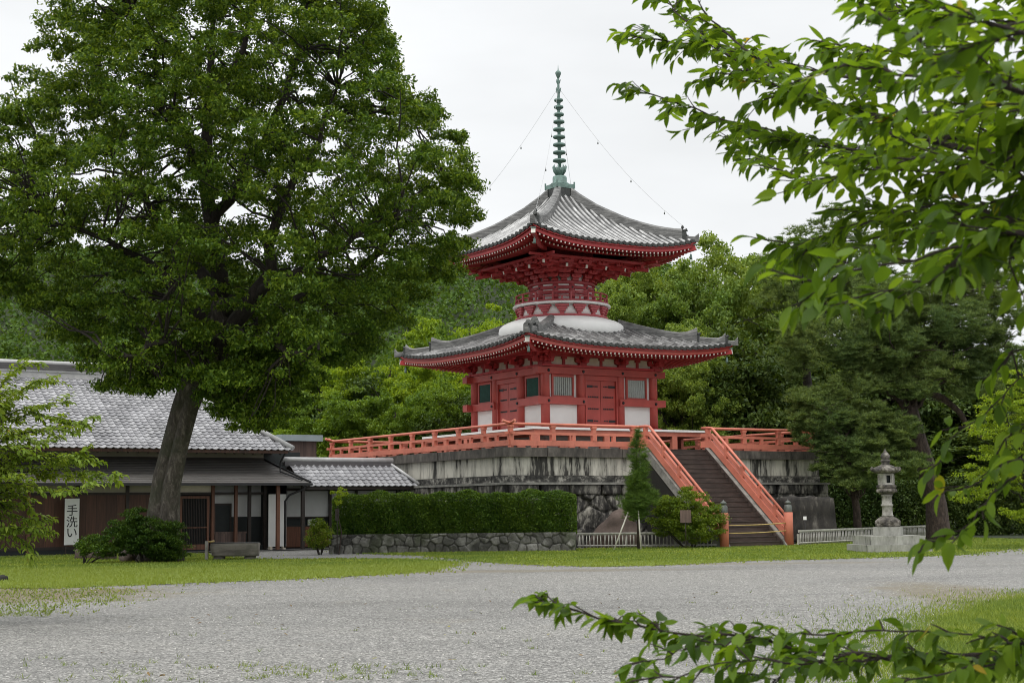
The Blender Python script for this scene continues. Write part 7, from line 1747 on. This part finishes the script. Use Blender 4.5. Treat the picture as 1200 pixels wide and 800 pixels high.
# second cherry: low branch across the bottom
TX2 = (3.1, 4.6)
tk2 = [(TX2[0], TX2[1], -0.1), (TX2[0], TX2[1], 0.6), (TX2[0] + .08, TX2[1], 1.3), (TX2[0] + .1, TX2[1], 2.0)]
T2 = lambda z: (TX2[0], TX2[1], z)
LIM2 = [
 (L_([(1290, 766, 4.8), (1200, 767, 5.0), (1093, 769, 5.0), (1003, 765, 5.1), (933, 760, 5.2), (880, 747, 5.2), (816, 742, 5.3), (763, 734, 5.4), (704, 722, 5.5), (656, 708, 5.6), (614, 697, 5.6)], T2(1.15)), 0.024, 0.33, 1.0),
 (L_([(1093, 769, 5.0), (1040, 768, 5.0), (997, 768, 4.9), (907, 768, 4.8), (837, 779, 4.8), (773, 792, 4.8), (730, 797, 4.8)]), 0.011, 0.15, 1.0),
 (L_([(1250, 752, 4.6), (1180, 750, 4.6), (1100, 745, 4.7), (1010, 742, 4.8), (960, 738, 4.8)], T2(1.2)), 0.012, 0.45, 0.7),
 (L_([(1250, 760, 4.6), (1180, 762, 4.6), (1090, 782, 4.5), (1020, 795, 4.4), (960, 808, 4.4)], T2(1.12)), 0.012, 0.4, 1.0),
 (L_([(1000, 765, 5.1), (950, 780, 5.0), (890, 797, 4.9), (850, 806, 4.9)]), 0.008, 0.1, 1.0),
 (L_([(880, 747, 5.2), (850, 750, 5.1), (800, 762, 5.1), (755, 772, 5.1)]), 0.007, 0.2, 0.8),
]
cherry('cherry_tree', (TX2[0], TX2[1], 0), tk2, [0.13, 0.11, 0.09, 0.06], LIM2, 0.078, 'cherry tree with one low leafy branch crossing the lower right of the photo', 142, L_CHERRY, twig_every=0.06, twig_len=(0.09, 0.26), vspread=1.0, droop=0.1, gap=0.030)
# small cherry at the left edge, farther off
TX3 = (-9.4, 23.0)
tk3 = [(TX3[0], TX3[1], -0.1), (TX3[0] + .1, TX3[1], 1.2), (TX3[0], TX3[1], 2.4), (TX3[0] + .2, TX3[1], 3.6)]
T3 = lambda z: (TX3[0], TX3[1], z)
LIM3 = [(L_(p, T3(z)), r0, 0.10, 1.0) for p, z, r0 in (
 ([(-10, 520, 22.5), (30, 505, 22.5), (70, 500, 22.5), (103, 484, 22.5)], 1.9, 0.035), ([(-10, 560, 22.5), (40, 552, 22.5), (90, 552, 22.5), (134, 557, 22.5)], 1.5, 0.035), ([(-10, 570, 22), (40, 570, 22), (75, 575, 22), (104, 570, 22)], 1.4, 0.03),
 ([(-20, 590, 22.5), (10, 600, 22.5), (35, 605, 22.5), (55, 604, 22.5)], 1.3, 0.03), ([(-20, 500, 23), (10, 470, 23), (40, 450, 23), (62, 440, 23)], 2.0, 0.035), ([(-20, 480, 22.5), (0, 450, 22.5), (15, 435, 22.5), (30, 425, 22.5)], 2.2, 0.03),
 ([(-20, 530, 22), (20, 530, 22), (60, 535, 22), (95, 528, 22)], 1.7, 0.03), ([(-20, 600, 22.5), (5, 620, 22.5), (25, 635, 22.5), (35, 648, 22.5)], 1.2, 0.025), ([(-20, 500, 23), (20, 490, 23), (50, 475, 23), (80, 470, 23)], 2.0, 0.03), ([(-20, 575, 23), (10, 580, 23), (30, 590, 23), (45, 612, 23)], 1.3, 0.028),
 ([(-20, 620, 22.3), (10, 615, 22.3), (35, 618, 22.3), (50, 616, 22.3)], 1.2, 0.03), ([(-20, 515, 22.8), (15, 485, 22.8), (45, 490, 22.8), (85, 495, 22.8)], 1.9, 0.03), ([(-20, 585, 22.8), (25, 570, 22.8), (60, 560, 22.8), (100, 565, 22.8)], 1.5, 0.03),
 ([(-20, 550, 22.3), (15, 545, 22.3), (50, 540, 22.3), (110, 540, 22.3)], 1.6, 0.03), ([(-20, 470, 22.3), (5, 500, 22.3), (35, 515, 22.3), (60, 515, 22.3)], 2.0, 0.03))]
cherry('small_cherry_tree', (TX3[0], TX3[1], 0), tk3, [0.13, 0.11, 0.09, 0.05], LIM3, 0.095, 'light green cherry tree reaching in from the left edge', 143, L_CHERRY2, twig_every=0.10, twig_len=(0.3, 0.8), gap=0.032, bark=M_BARKD)
# fallen leaves on the gravel and lawn near the cherries
fl = np.random.default_rng(151); nF = 170
Yf = fl.uniform(11, 30, nF); Xf = fl.uniform(-0.30, 0.34, nF) * Yf + fl.uniform(0, 1.5, nF)
dF = np.stack([np.cos(fl.uniform(0, 6.3, nF)), np.sin(fl.uniform(0, 6.3, nF)), fl.normal(0, 0.1, nF)], 1)
V, F = place_leaves(np.stack([Xf, Yf, np.full(nF, 0.022)], 1), dF, np.tile([0, 0, 1.0], (nF, 1)) + fl.normal(0, 0.25, (nF, 3)), fl.uniform(0.04, 0.075, nF), fl)
L_FALL = leaf_mat('fallen_leaf', (0.10, 0.06, 0.03), (0.20, 0.13, 0.05), (0.24, 0.24, 0.06), 0.1)
tag(fast_mesh('fallen_leaves', V, F, L_FALL), 'dry fallen leaves scattered on the gravel', None, None, 'stuff')
